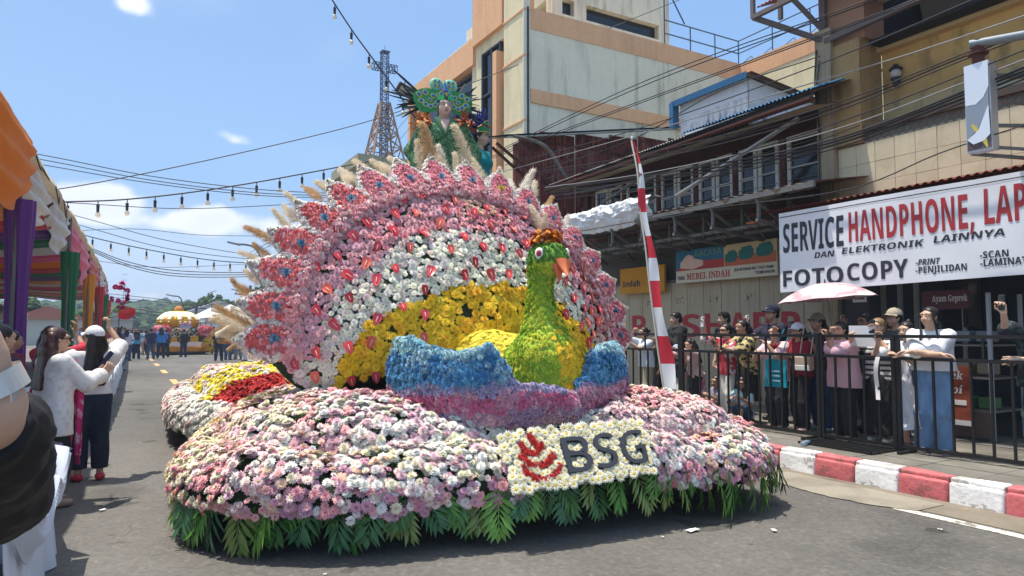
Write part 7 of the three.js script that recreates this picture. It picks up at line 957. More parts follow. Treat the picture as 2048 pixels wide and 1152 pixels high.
// ---------------------------------------------------------------- costumed riders behind the tail fan
{
  const feat = (L, w, bend, n = 8) => thick(surf((u, v) => V((u - .5) * w * Math.pow(Math.sin(Math.PI * clamp(v * .93 + .05, 0, 1)), .7), v * L, bend * v * v + Math.abs(u - .5) * w * .25), 4, n), .002);
  const rr = rngOf(404), Q = (a, b) => a + (b - a) * rr();
  const stage = thing('rider_platform', 'dark platform hidden behind the tail fan carrying the two riders', 'platform'); part(stage, 'deck', bx(2.7, 4.5, 2.26, 2.36, 6.9, 8.4), mats.black); for (const [t, s] of [[2.8, 8.25], [4.4, 8.25]]) part(stage, 'support', bx(t - .05, t + .05, .9, 2.26, s, s + .1), mats.black);
  const seq = (x, y, z) => (h3(Math.floor(x * 90), Math.floor(y * 90), Math.floor(z * 90)) > .72 ? [.16, .32, .16] : noise3(x * 40, y * 40, z * 40) > .5 ? [.025, .09, .04] : [.05, .15, .065]);
  const H = 1.86, K = person({ t: 3.27, s: 7.35, y: 4.10 - .925 * H, H, dir: [-.30, -1], label: 'rider in green sequin jacket with a wide peacock feather headdress', skin: [.60, .42, .34], lip: [.42, .10, .12], wide: 1.08, headYaw: .12, headPitch: -.12, hair: 'short', gaze: .004, top: { color: seq, sleeve: 1.95, hem: .44, grow: .012, neck: .83, fold: .02 }, bottom: { color: plain([.02, .06, .03]) }, shoes: BLACK, L: [.30, .98, .06], R: [-.30, .98, .06] });
  // open neckline: skin panel in a V over the chest, lapels either side
  part(K.grp, 'open_neckline', clean(surf((u, v) => { const h = lerp(.735, .845, v), w = lerp(.002, .062, v); return K.up((u - .5) * 2 * w * .55, h, lerp(.088, .048, v * v) - Math.abs(u - .5) * .012); }, 8, 10)), std([.58, .40, .33], .55));
  for (const s of [1, -1]) part(K.grp, 'lapel', tint(thick(surf((u, v) => { const h = lerp(.72, .855, v), w = lerp(.002, .036, v) + u * lerp(.012, .03, v); return K.up(s * w, h, lerp(.094, .05, v * v) - u * .01); }, 4, 12), .006), [.05, .16, .07]), clothMat);
  const fan = (c, n, len, up0, parent, name, mat, spread, r = .02) => { for (let i = 0; i < n; i++) { const m = part(parent, name, feat(len * Q(.8, 1.15), .035, Q(-.08, .06)), mat); m.position.copy(c).add(V(Q(-r, r), Q(-r, r), Q(-r, r))); const a = lerp(-spread, spread, n > 1 ? i / (n - 1) : .5) + Q(-.1, .1); m.rotation.set(Q(-.5, .1), Q(-.3, .3), up0 + a, 'ZYX'); } };
  const org = std([.60, .20, .05], .8), orb = std([.30, .07, .02], .8), blk = std([.012, .014, .02], .6), dkb = std([.02, .02, .06], .5);
  const epaul = (s) => { const g = new THREE.Group(); g.name = 'feather_epaulette'; g.position.copy(K.arms[s > 0 ? 'L' : 'R'].S).add(V(s * .02, .05, .02)); K.grp.add(g); fan(V(0, 0, 0), 16, .15, -s * .7, g, 'feather', s < 0 ? org : orb, 1.5, .035); for (let i = 0; i < 14; i++) { const m = part(g, 'feather', feat(Q(.08, .13), .035, .03), i % 3 ? org : orb); m.position.set(Q(-.08, .08), Q(-.03, .04), Q(.0, .07)); m.rotation.set(Q(1.2, 2.2), Q(-.5, .5), Q(-1, 1), 'ZYX'); } }; epaul(-1); epaul(1);
  const hd = new THREE.Group(); hd.name = 'headdress'; hd.position.copy(K.hc).add(V(0, .10, .03)); hd.quaternion.copy(K.hq); K.grp.add(hd);
  const green = std(0xffffff, .5, { map: paint(64, 64, [.06, .06], (u, v) => { const k = pfbm(u, v, 8, 3, 77); return [.02 + k * .06, .34 + k * .34, .17 + k * .18]; }) }), gold = std([.62, .46, .10], .45, { metal: .3 }), blue = std([.03, .10, .42], .4), teal = std([.05, .42, .32], .5), mint = std([.18, .55, .40], .5);
  const eye = (x, y, z, r, tilt) => { const add = (rad, zz, m, n, sx = 1, oy = 0) => { const g = new THREE.CylinderGeometry(rad, rad, .006, 16); g.rotateX(Math.PI / 2); g.scale(sx, 1.15, 1); g.rotateZ(tilt); g.translate(x + Math.sin(tilt) * oy, y - Math.cos(tilt) * oy, zz); part(hd, n, clean(g), m); }; add(r, z + .006, gold, 'eye_ring'); add(r * .72, z + .010, teal, 'eye_disc', 1, -.003); add(r * .5, z + .014, blue, 'eye_pupil', 1, .002); };
  const panel = (sd) => { const s = new THREE.Shape(), n = 40; const P0 = [[.03, -.03], [.06, .09], [.16, .13], [.28, .12], [.36, .05], [.34, -.05], [.30, -.13], [.22, -.17], [.12, -.16], [.06, -.1]]; const c = new THREE.CatmullRomCurve3(P0.map(([x, y]) => V(x, y, 0)), true); for (let i = 0; i < n * 2; i++) { const p = c.getPoint(i / (n * 2)), q = c.getTangent(i / (n * 2)), k = i % 2 ? .012 : -.006; const x = (p.x - q.y * -k) * sd, y = p.y - q.x * k; i ? s.lineTo(x, y) : s.moveTo(x, y); } const g = new THREE.ExtrudeGeometry(s, { depth: .012, bevelEnabled: false }); const p = g.attributes.position; for (let i = 0; i < p.count; i++) p.setZ(i, p.getZ(i) - Math.abs(p.getX(i)) * .25); g.computeVertexNormals(); part(hd, 'feather_panel', clean(g), green); for (const [x, y, r, t] of [[.29, .05, .034, 1], [.22, .075, .034, .7], [.27, -.03, .034, 1.3], [.22, -.075, .032, 1.6], [.165, -.10, .03, 2], [.115, -.085, .03, 2.4], [.085, -.045, .03, 2.6], [.13, .03, .03, .6], [.075, .03, .032, .3], [.17, -.02, .026, 1]]) eye(sd * x, y, .012 - x * .25, r, -sd * t); };
  panel(1); panel(-1);
  for (const sd of [1, -1]) { const g = new THREE.SphereGeometry(.085, 16, 10); g.scale(1, .95, .22); g.rotateZ(sd * -.4); g.translate(sd * .085, .185, -.03); part(hd, 'crest_plume', clean(g), mint); for (let k = 0; k < 4; k++) eye(sd * (.06 + (k % 2) * .05), .16 + Math.floor(k / 2) * .05, -.012, .02, sd * .5); eye(sd * .045, .04, .03, .03, 0); const bl = thick(surf((u, v) => V(sd * (.02 + u * .075), .02 - v * .06 + .01 * Math.sin(u * 9), .06 - u * .03), 8, 4), .006); part(hd, 'brow_piece', bl, std([.02, .42, .12], .4)); }
  const bk = new THREE.ConeGeometry(.036, .15, 10); bk.scale(1, 1, .7); bk.translate(0, .15, .03); part(hd, 'blue_crest', clean(bk), blue); const jw = new THREE.ConeGeometry(.018, .05, 6); jw.rotateX(Math.PI); jw.translate(0, .015, .08); part(hd, 'jewel', clean(jw), gold);
  for (let i = 0; i < 40; i++) { const sd = i % 2 ? 1 : -1, a = Q(.55, 2.2), L = Q(.2, .44) * (sd < 0 ? 1.25 : .95), m = part(hd, 'long_feather', feat(L, Q(.018, .036), Q(-.14, .14)), i % 3 ? blk : i % 2 ? dkb : std([.02, .09, .06], .5)); m.position.set(sd * Q(.1, .22), Q(-.08, .09), -.10 - Q(0, .08)); m.rotation.set(Q(-.3, .2), Q(-.6, .6), -sd * a, 'ZYX'); }
  // second rider
  const H2 = 1.62, Qn = person({ t: 3.93, s: 7.72, y: 3.93 - .925 * H2, H: H2, dir: [.55, -.84], label: 'rider in teal dress with deep blue feather headdress and green gold tiara', female: 1, skin: [.56, .37, .28], lip: [.5, .08, .1], headYaw: .1, hair: 'bun', top: { color: plain([.0, .22, .24], .3), sleeve: .3, hem: .5 }, bottom: { type: 'skirt', len: .1, color: plain([.0, .2, .2]) }, shoes: BLACK, L: [.24, .8, .1], R: [-.24, .8, .1] });
  const h2 = new THREE.Group(); h2.name = 'headdress'; h2.position.copy(Qn.hc); h2.quaternion.copy(Qn.hq); Qn.grp.add(h2); const cob = std([.02, .03, .26], .55), cob2 = std([.03, .08, .38], .5), lime = std([.02, .40, .06], .6);
  for (let i = 0; i < 46; i++) { const a = lerp(-2.4, 2.0, i / 45), m = part(h2, 'blue_feather', feat(Q(.20, .30), .055, -.05), i % 3 ? cob : cob2); m.position.set(-Math.sin(a) * -.07, .03 + Math.cos(a) * .07, -.05 - Q(0, .05)); m.rotation.set(-.45, Q(-.3, .3), -a, 'ZYX'); }
  for (let i = 0; i < 60; i++) { const a = lerp(-.25, 2.5, (i % 20) / 19) + Q(-.1, .1), m = part(h2, 'blue_feather', feat(Q(.17, .28), .055, Q(-.05, .05)), i % 3 ? cob : cob2); m.position.set(Q(-.05, .05), .04 + Math.cos(a) * .08, -.02 - Math.sin(a) * .09); m.rotation.set(-a, Q(-.5, .5), Q(-.35, .35), 'XYZ'); }
  part(h2, 'tiara', thick(surf((u, v) => { const a = lerp(-1.45, 1.45, u), r = .098 + v * .012; return V(Math.sin(a) * r, .055 + v * (.05 + .10 * Math.cos(a) ** 2), Math.cos(a) * r * 1.06 - v * .02); }, 24, 6), .006), green); part(h2, 'tiara_rim', tube(Array.from({ length: 13 }, (_, i) => { const a = lerp(-1.45, 1.45, i / 12); return V(Math.sin(a) * .103, .053, Math.cos(a) * .108); }), .007, 6), gold); part(h2, 'tiara_rim', tube(Array.from({ length: 13 }, (_, i) => { const a = lerp(-1.45, 1.45, i / 12); return V(Math.sin(a) * .113, .108 + .10 * Math.cos(a) ** 2, Math.cos(a) * .1 - .005); }), .006, 6), gold); for (const a of [-.9, -.3, .3, .9]) { const g = new THREE.SphereGeometry(.014, 8, 6); g.translate(Math.sin(a) * .112, .10 + .04 * Math.cos(a), Math.cos(a) * .112); part(h2, 'red_stone', clean(g), std([.5, .04, .03], .3)); }
  for (let i = 0; i < 16; i++) { const m = part(h2, 'green_feather', feat(Q(.12, .2), .05, .03), lime); m.position.set(-.10 + Q(-.03, .03), -.14 + Q(-.05, .05), -.06); m.rotation.set(Q(-.4, .4), 0, Q(2.2, 3.6), 'ZYX'); }
}
// ---------------------------------------------------------------- the far end of the street
{ // hills and woods
  struct('hills', boxUV(surf((u, v) => { const t = lerp(-420, 520, u), s = lerp(150, 620, v); const k = Math.sin(Math.PI * clamp(v * 1.1, 0, 1)); const h = (2 + 26 * fbm(t * .006 + 4, s * .004, 1, 4) * (.55 + .45 * sstep(40, 130, t - 20 + 0 * s)) + 10 * sstep(60, 140, Math.abs(t - 60))) * k; return W(t, h - .5, s); }, 90, 40)), plaster([.30, .38, .27], [.20, .29, .18], 1, 301, 0, [60, 60], 256));
  const leaf = new THREE.IcosahedronGeometry(1, 1); { const p = leaf.attributes.position; for (let i = 0; i < p.count; i++) { const n = .75 + .5 * h3(Math.round(p.getX(i) * 50), Math.round(p.getY(i) * 50), Math.round(p.getZ(i) * 50)); p.setXYZ(i, p.getX(i) * n, p.getY(i) * n * .8, p.getZ(i) * n); } leaf.computeVertexNormals(); }
  rnd = rngOf(555); const L = []; const clump = (x, y, z, r, c) => L.push([x, y, z, r, c]);
  for (let i = 0; i < 3800; i++) { const s = R(130, 330), t = R(-70, 150) * (s / 200), base = (s - 130) / 200 * 9 * (.6 + .8 * noise3(t * .02, s * .02, 4)) + 1 + 4 * sstep(20, 60, t * 200 / s - 10); const g = R(.7, 1.3); clump(t, base + R(-.5, 2.2), -s, R(.9, 2.4), [.045 * g, .082 * g, .03 * g]); }
  for (let i = 0; i < 1100; i++) { const s = R(88, 120), t = R(7, 40), g = R(.7, 1.3), top = 3.2 + 3.5 * noise3(t * .18, 2, 5); clump(t, R(.5, top), -s, R(.5, 1.2), [.04 * g, .075 * g, .028 * g]); }
  const m = new THREE.InstancedMesh(clean(leaf), std(0xffffff, .95), L.length), M = new THREE.Matrix4(), C = new THREE.Color(); L.forEach(([x, y, z, r, c], i) => { M.compose(V(x, y, z), new THREE.Quaternion().setFromEuler(new THREE.Euler(r * 9, r * 5, 0)), V(r, r, r)); m.setMatrixAt(i, M); m.setColorAt(i, C.setRGB(...c)); }); m.name = 'far_wood'; scene.add(shade(m)); tag(m, 'dark green far-off woods along the horizon beyond the street', 'woods', null, 'stuff');
  const labels = [[-9, 92, 5.2, 'round green tree left of the far float beyond the gantry'], [-3, 100, 4.2, 'low dark tree behind the far crowd on the left'], [9.5, 84, 5.4, 'dark green tree right of the far float by the poles'], [17, 96, 7.5, 'tall dense tree behind the white flags at the far right']];
  for (const [t, s, h, lab] of labels) { const o = thing('tree', lab, 'tree', [t, 0, -s]); part(o, 'trunk', merge([cyl(.18, .1, h * .55, 0, 0, 0, 8), tube([V(0, h * .4, 0), V(.5, h * .65, .2)], .06, 5), tube([V(0, h * .45, 0), V(-.6, h * .7, -.1)], .06, 5)]), std([.09, .06, .04], .9)); const k = 170, c = new THREE.InstancedMesh(clean(leaf), std(0xffffff, .95), k); for (let i = 0; i < k; i++) { const d = V(R(-1, 1), R(-1, 1), R(-1, 1)).normalize().multiplyScalar(Math.pow(rnd(), .4)); const g = R(.6, 1.4), r = R(.25, .55); M.compose(V(d.x * h * .36, h * .66 + d.y * h * .34, d.z * h * .36), new THREE.Quaternion(), V(r, r, r)); c.setMatrixAt(i, M); c.setColorAt(i, C.setRGB(.045 * g, .085 * g, .025 * g)); } c.name = 'crown'; c.userData.kind = 'stuff'; o.add(shade(c)); }
  const house = (t, s, w, h, wallc, roofc, lab) => { const o = thing('house', lab, 'house', [t, 0, -s]); part(o, 'wall', bx(-w / 2, w / 2, 0, h, -2.5, 2.5), std(wallc, .9)); const r = new THREE.Shape([new THREE.Vector2(-w / 2 - .4, h), new THREE.Vector2(w / 2 + .4, h), new THREE.Vector2(0, h + w * .22)]); const g = new THREE.ExtrudeGeometry(r, { depth: 5.8, bevelEnabled: false }); g.translate(0, 0, -2.9); part(o, 'roof', clean(g), std(roofc, .8)); for (const x of [-.28, .05]) part(o, 'window', bx(w * x, w * x + w * .2, h * .4, h * .8, 2.5, 2.53), mats.glassDark); };
  house(-6, 86, 6, 2.6, [.5, .48, .44], [.42, .14, .10], 'small house with a red roof above the far crowd'); house(-1.2, 105, 6, 2.8, [.55, .5, .45], [.45, .42, .4], 'small house with grey roof behind the far float'); house(13, 110, 9, 4, [.6, .58, .55], [.34, .12, .09], 'low house with brown red roof beyond the white flags'); house(8.5, 74, 5, 3.2, [.62, .6, .58], [.5, .5, .52], 'pale shop house right of the far float');
}
{ // gantry, mast, lamps, poles
  const dk = std([.09, .09, .1], .6), P = (X, Yp, s) => atS(X, Yp, s);
  const g = thing('street_gantry', 'arched dark lighting gantry crossing the street far behind the crowd', 'gantry'); const a = [[238, 662], [240, 630], [262, 618], [300, 622], [340, 632], [352, 662]].map(([X, Yp]) => P(X, Yp, 72)); part(g, 'arch', merge([tube(a, .07, 6), tube(a.map((p) => p.clone().add(V(0, -.35, 0))), .05, 6)]), dk); part(g, 'tie', merge(Array.from({ length: 9 }, (_, i) => { const c = new THREE.CatmullRomCurve3(a).getPoint(.2 + i * .075); return bar(c, c.clone().add(V(0, -.35, 0)), .05); })), dk);
  const mast = thing('radio_mast', 'slim far-off radio mast on the left horizon', 'mast'); const q = P(248, 600, 190), mt = []; for (let i = 0; i < 3; i++) mt.push(bar(V(q.x + Math.cos(i * 2.1) * .7, 4, q.z + Math.sin(i * 2.1) * .7), V(q.x, P(248, 565, 190).y, q.z), .14)); for (let k = 0; k < 8; k++) mt.push(bx(q.x - .5, q.x + .5, 5 + k * 1.4, 5.1 + k * 1.4, -q.z - .05, -q.z + .05)); part(mast, 'lattice', merge(mt), std([.35, .38, .42], .7));
  const lamp = (lab, s, X0, Y0, X1, Y1) => { const o = thing('street_lamp', lab, 'lamp'), top = P(X0, Y0, s), tip = P(X1, Y1, s); const base = W(top.x, .15, s); part(o, 'pole', tube([base, top.clone().setY(top.y - .5), top.clone(), top.clone().lerp(tip, .3).add(V(0, .55 * Math.abs(tip.y - top.y), 0)), tip], .055, 6, 30), dk); const h = rbx(.7, .09, .24, .03); h.rotateZ(-.2); h.translate(tip.x, tip.y, tip.z); part(o, 'lamp_head', h, std([.25, .26, .28], .5)); };
  lamp('curved street lamp left of the flower fan against the clouds', 40, 524, 524, 468, 487); lamp('curved street lamp right above the far yellow float', 60, 366, 612, 342, 591); lamp('small curved lamp far beyond the yellow float', 95, 336, 628, 316, 616); lamp('street lamp arm near the far utility poles', 64, 494, 592, 471, 580);
  { const o = thing('solar_lamp', 'solar panel lamp on a straight pole right of the far float', 'lamp'), t = P(424, 584, 70); part(o, 'pole', tube([W(t.x, 0, 70), t], .05, 6), dk); const h = rbx(.75, .05, .5, .01); h.rotateZ(.35); h.translate(t.x, t.y, t.z); part(o, 'solar_panel', h, std([.2, .08, .06], .5)); }
  const pole = (lab, s, X, Yt) => { const o = thing('utility_pole', lab, 'pole'), t = P(X, Yt, s); part(o, 'pole', tube([W(t.x, 0, s), t], .11, 8), dk); part(o, 'crossarm', merge([bx(t.x - .8, t.x + .8, t.y - .5, t.y - .4, s - .05, s + .05), bx(t.x - .6, t.x + .6, t.y - 1.1, t.y - 1, s - .05, s + .05)]), dk); part(o, 'insulator', merge([-.7, -.35, .35, .7].map((x) => cyl(.05, .04, .14, t.x + x, t.y - .4, -s, 6))), std([.4, .4, .4], .4)); };
  pole('utility pole with crossarms left of the flower fan', 58, 491, 577); pole('slim utility pole beside the crossarm pole', 62, 501, 571); pole('lone utility pole just right of the far float', 66, 393, 606);
}
{ // second float far down the street
  const f = thing('far_flower_float', 'distant yellow and cream flower float with red flower clusters', 'float'), c = W(3.45, 0, 47), B2 = new Blooms(); rnd = rngOf(808);
  const col = { y: [.78, .40, .01], o: [.80, .30, .01], w: [.84, .78, .66], p: [.80, .34, .36], r: [.66, .05, .07], l: [.84, .66, .05], g: [.12, .22, .05] };
  part(f, 'chassis', merge([bx(1.9, 5.0, .12, .35, 46.0, 50), bx(2.1, 4.8, .35, 1.5, 46.4, 49.6)]), mats.black); for (const t of [2.2, 4.7]) for (const s of [46.6, 49]) { const w = new THREE.TorusGeometry(.22, .1, 6, 14); w.rotateY(Math.PI / 2); w.translate(t, .3, -s); part(f, 'wheel', clean(w), mats.black); }
  part(f, 'orange_border', bx(1.85, 5.05, .22, .5, 45.9, 46.1), std(col.o, .8)); part(f, 'white_step', bx(2.1, 4.7, .5, .78, 46.1, 46.3), std([.8, .68, .64], .8)); for (const [a, b] of [[2.1, 2.55], [2.7, 3.2], [3.9, 4.35]]) part(f, 'orange_panel', bx(a, b, .78, 1.15, 46.25, 46.4), std(col.y, .8));
  const body = new THREE.SphereGeometry(1, 24, 12); body.scale(1.15, .55, 1.2); body.translate(c.x - .15, 1.95, c.z - .3); part(f, 'yellow_body', clean(body), std(col.y, .85));
  const lot = surf((u, v) => { const a = u * 6.2832, r = lerp(.5, 1.12 + .10 * Math.cos(a * 12), v); return V(c.x - .15 + Math.cos(a) * r, 2.62 - .5 * v * v + .03 * Math.cos(a * 12) * v, c.z - .3 + Math.sin(a) * r); }, 96, 8); part(f, 'cream_lotus', thick(lot, .05), std([.85, .76, .55], .8)); const lot2 = lot.clone(); lot2.translate(0, -.16, .05); part(f, 'cream_lotus', thick(lot2, .05), std([.82, .68, .4], .8)); part(f, 'lotus_bed', cyl(.55, .5, .1, c.x - .15, 2.55, c.z - .3, 20), std(col.l, .8)); part(f, 'lotus_heart', ball(.27, c.x - .15, 2.72, c.z - .3, 12, 8), std([.5, .2, .06], .9));
  const heap = (x, y, z, rx, ry, rz, n, cs, r = .07) => { for (let i = 0; i < n; i++) { const d = V(R(-1, 1), R(-.6, 1), R(-.3, 1)).normalize(); B2.add(rnd() < .5 ? 'chrys' : 'spray', V(x + d.x * rx, y + d.y * ry, z + d.z * rz), d, R(r * .7, r * 1.2), vary(pick(cs))); } };
  heap(2.35, 1.45, c.z + .8, .55, .32, .4, 150, [col.p, col.r, col.p], .10); heap(4.75, 1.4, c.z + .8, .42, .36, .4, 120, [col.r, col.p], .10); heap(3.4, 1.4, c.z + .8, .6, .25, .3, 110, [col.w, col.p, col.g], .08); heap(1.9, .75, c.z + .7, .35, .4, .4, 110, [col.w, col.p, col.g]); heap(5.05, .62, c.z + .9, .48, .55, .4, 220, [col.l, col.y, col.y], .07); heap(3.45, .36, c.z + 1.05, 1.6, .14, .12, 220, [col.o, col.y], .06); heap(3.3, 1.25, c.z + .75, 1.0, .3, .3, 160, [col.w, col.g, [.5, .52, .5]], .06);
  for (let i = 0; i < 700; i++) { const a = rnd() * 6.283, e = R(-.5, .6); B2.add('chrys', V(c.x - .15 + Math.cos(a) * Math.cos(e) * 1.16, 1.95 + Math.sin(e) * .56, c.z - .3 + Math.sin(a) * Math.cos(e) * 1.21), V(Math.cos(a), Math.sin(e), Math.sin(a)).normalize(), R(.05, .08), vary(col.y)); } B2.flush(f, { chrys: 'float_chrysanthemums', spray: 'float_blossoms' });
  const s = thing('placard', 'lilac placard on a white pole carried before the far float', 'placard'); const p = atS(371, 652, 44.2); part(s, 'pole', tube([V(p.x, .5, p.z), V(p.x, p.y, p.z)], .02, 5), std([.7, .7, .7], .6)); part(s, 'board', rbx(.62, .26, .04, .02, p.x, p.y, p.z), std([.45, .38, .55], .7)); part(s, 'flower_trim', merge([ball(.12, p.x, p.y + .16, p.z, 8, 6), ball(.08, p.x - .25, p.y + .12, p.z, 7, 5), ball(.08, p.x + .25, p.y + .12, p.z, 7, 5)]), std([.6, .3, .3], .9));
}
{ // crowd at the far end
  rnd = rngOf(909); const C = { blue: [.04, .22, .55], sky: [.10, .40, .58], white: [.66, .66, .68], navy: [.02, .03, .08], black: [.015, .015, .018], grey: [.2, .21, .24], red: [.4, .05, .08], pink: [.6, .35, .38], jean: [.05, .09, .17], tan: [.4, .32, .22], lilac: [.5, .48, .6] };
  const far = [[238, 742, 'navy', 'jean', 'person in dark jacket nearest the tables at the far left'], [246, 716, 'blue', 'navy', 'person in blue shirt at the left of the far crowd'], [253, 722, 'lilac', 'jean', 'person in pale lilac shirt and jeans, back turned, far left'], [262, 712, 'grey', 'navy', 'person in grey with back turned among the far left crowd'], [272, 718, 'sky', 'navy', 'person in turquoise shirt with a dark backpack, far left'], [281, 710, 'white', 'tan', 'person in white behind the turquoise shirt'], [289, 709, 'pink', 'navy', 'person in pink at the edge of the far left crowd'],
    [301, 719, 'navy', 'jean', 'person in dark top and jeans walking in the far road'], [321, 717, 'blue', 'navy', 'person in bright blue shirt standing before the far float'], [331, 714, 'navy', 'black', 'person in navy half behind the bright blue shirt'], [312, 708, 'white', 'grey', 'person in white further back left of the far float'],
    [367, 714, 'black', 'navy', 'person in black carrying the lilac placard'], [437, 722, 'black', 'navy', 'person with backpack at the right of the far road'], [455, 720, 'red', 'jean', 'person in dark red shirt beside the backpack wearer'], [466, 718, 'navy', 'navy', 'person in navy left of the pampas plumes'], [476, 719, 'black', 'grey', 'person in black next to the pampas plumes'], [491, 722, 'grey', 'white', 'person in pale trousers under the pampas plumes'], [446, 710, 'white', 'navy', 'person in white at the far right of the street'], [470, 708, 'sky', 'jean', 'person in light blue in the far right crowd'], [428, 708, 'tan', 'black', 'person in tan beside the far yellow slope of flowers'], [484, 707, 'pink', 'navy', 'person in pink at the back of the far right crowd']];
  far.forEach(([X, Yp, a, b, lab], i) => { const p = atH(X, Yp, 0); const up = i % 3 === 1 ? { R: [-.1, 1.3, .3], L: [.1, 1.3, .3] } : i % 3 === 2 ? { R: [-.16, 1.0, .2] } : {}; person({ t: p.x, s: -p.z, y: 0, H: 1.6 + R(-.08, .08), dir: [R(-.6, .6), i < 12 ? R(.3, 1) : R(-.2, 1)], label: lab, skin: SKIN.c, res: 2.1, hair: i % 2 ? 'short' : 'long', hairLen: .05, top: { color: plain(C[a]), sleeve: .8, hem: .5, loose: 1 }, bottom: { color: plain(C[b]), wide: .012 }, shoes: [.04, .04, .05], stance: 1.1, ...up }); if (lab.includes('with backpack') || lab.includes('dark backpack')) { const q = thing('backpack', i === 11 || lab.includes('beside') ? 'dark backpack strap bag near the dark red shirt, far road' : i > 8 ? 'dark backpack on the person at the right of the far road' : 'dark backpack on the turquoise shirt, far left', 'bag'); const o = V(p.x, 1.22, p.z + .17); part(q, 'body', rbx(.3, .44, .17, .05, o.x, o.y, o.z), mats.black); part(q, 'front_pocket', rbx(.22, .2, .05, .02, o.x, o.y - .08, o.z + .1), std([.05, .05, .055], .8)); part(q, 'top_loop', tube([o.clone().add(V(-.04, .22, -.05)), o.clone().add(V(0, .27, -.05)), o.clone().add(V(.04, .22, -.05))], .01, 4), mats.black); } });
  // row in the tent shade further along
  const crowd = []; const bodyG = []; for (let i = 0; i < 70; i++) { const s = R(48, 62), t = i % 5 ? R(-2.5, 1.6) : R(5.6, 7.5), h = R(1.5, 1.68), c = pick(Object.values(C)); const leg = cyl(.13, .15, .8, t, 0, -s, 7), tor = cyl(.15, .21, .58, t, .78, -s, 8), sh = ball(.21, t, 1.3, -s, 8, 6, .5), hd2 = ball(.105, t, h - .1, -s, 8, 6, 1.2), hr = ball(.11, t, h - .06, -s - .015, 8, 6, 1.0); crowd.push(tint(leg, [.03, .035, .06]), tint(tor, c), tint(sh, c), tint(hd2, [.33, .18, .11]), tint(hr, [.012, .01, .01])); }
  const m = part(scene, 'far_crowd', merge(crowd), clothMat); tag(m, 'dense far crowd closing off the street behind the second float', 'crowd', null, 'stuff');
  // white canopies and flags
  const canopy = (lab, x, s, w, h) => { const o = thing('canopy_tent', lab, 'tent', [x, 0, -s]); const g = new THREE.ConeGeometry(w * .72, h * .3, 4, 1, true); g.rotateY(Math.PI / 4); g.translate(0, h * .85, 0); part(o, 'roof', thick(g, .02), silk.white); part(o, 'valance', merge([bx(-w / 2, w / 2, h * .62, h * .71, -w / 2, -w / 2 + .02), bx(-w / 2, w / 2, h * .62, h * .71, w / 2 - .02, w / 2), bx(-w / 2, -w / 2 + .02, h * .62, h * .71, -w / 2 + .02, w / 2 - .02), bx(w / 2 - .02, w / 2, h * .62, h * .71, -w / 2 + .02, w / 2 - .02)]), silk.white); for (const [a, b] of [[-1, -1], [-1, 1], [1, -1], [1, 1]]) part(o, 'pole', tube([V(a * w * .48, 0, b * w * .48), V(a * w * .48, h * .7, b * w * .48)], .03, 5), mats.greySteel); };
  canopy('white canopy tent seen under the striped ceiling, left', -8.5, 24, 4.5, 3.2); canopy('white canopy tent between the purple and green columns, far', -7.5, 31, 4.5, 3.2); canopy('white canopy tent left of the amber column, farthest back', -5.8, 38, 4.2, 3.2); canopy('white canopy tent at the far right before the flower fan', 6.9, 52, 3.6, 3.3); canopy('small white canopy tent right of the far float', 6.5, 60, 3.4, 3.3);
  for (const [X, Yp, lab] of [[447, 622, 'white feather flag beside the white canopy, left one'], [462, 612, 'white feather flag beside the white canopy, right one']]) { const o = thing('feather_flag', lab, 'flag'), t = atS(X, Yp, 50); part(o, 'pole', tube([W(t.x, 0, 50), t], .02, 5), mats.greySteel); part(o, 'cloth', thick(surf((u, v) => t.clone().add(V(u * .5 * Math.sin(Math.PI * (.15 + .85 * v)), -v * 1.7, .05 * Math.sin(v * 8 + u * 3))), 6, 16), .004), silk.white); }
  // left-hand parked structure: hoarding closing the lane side
}
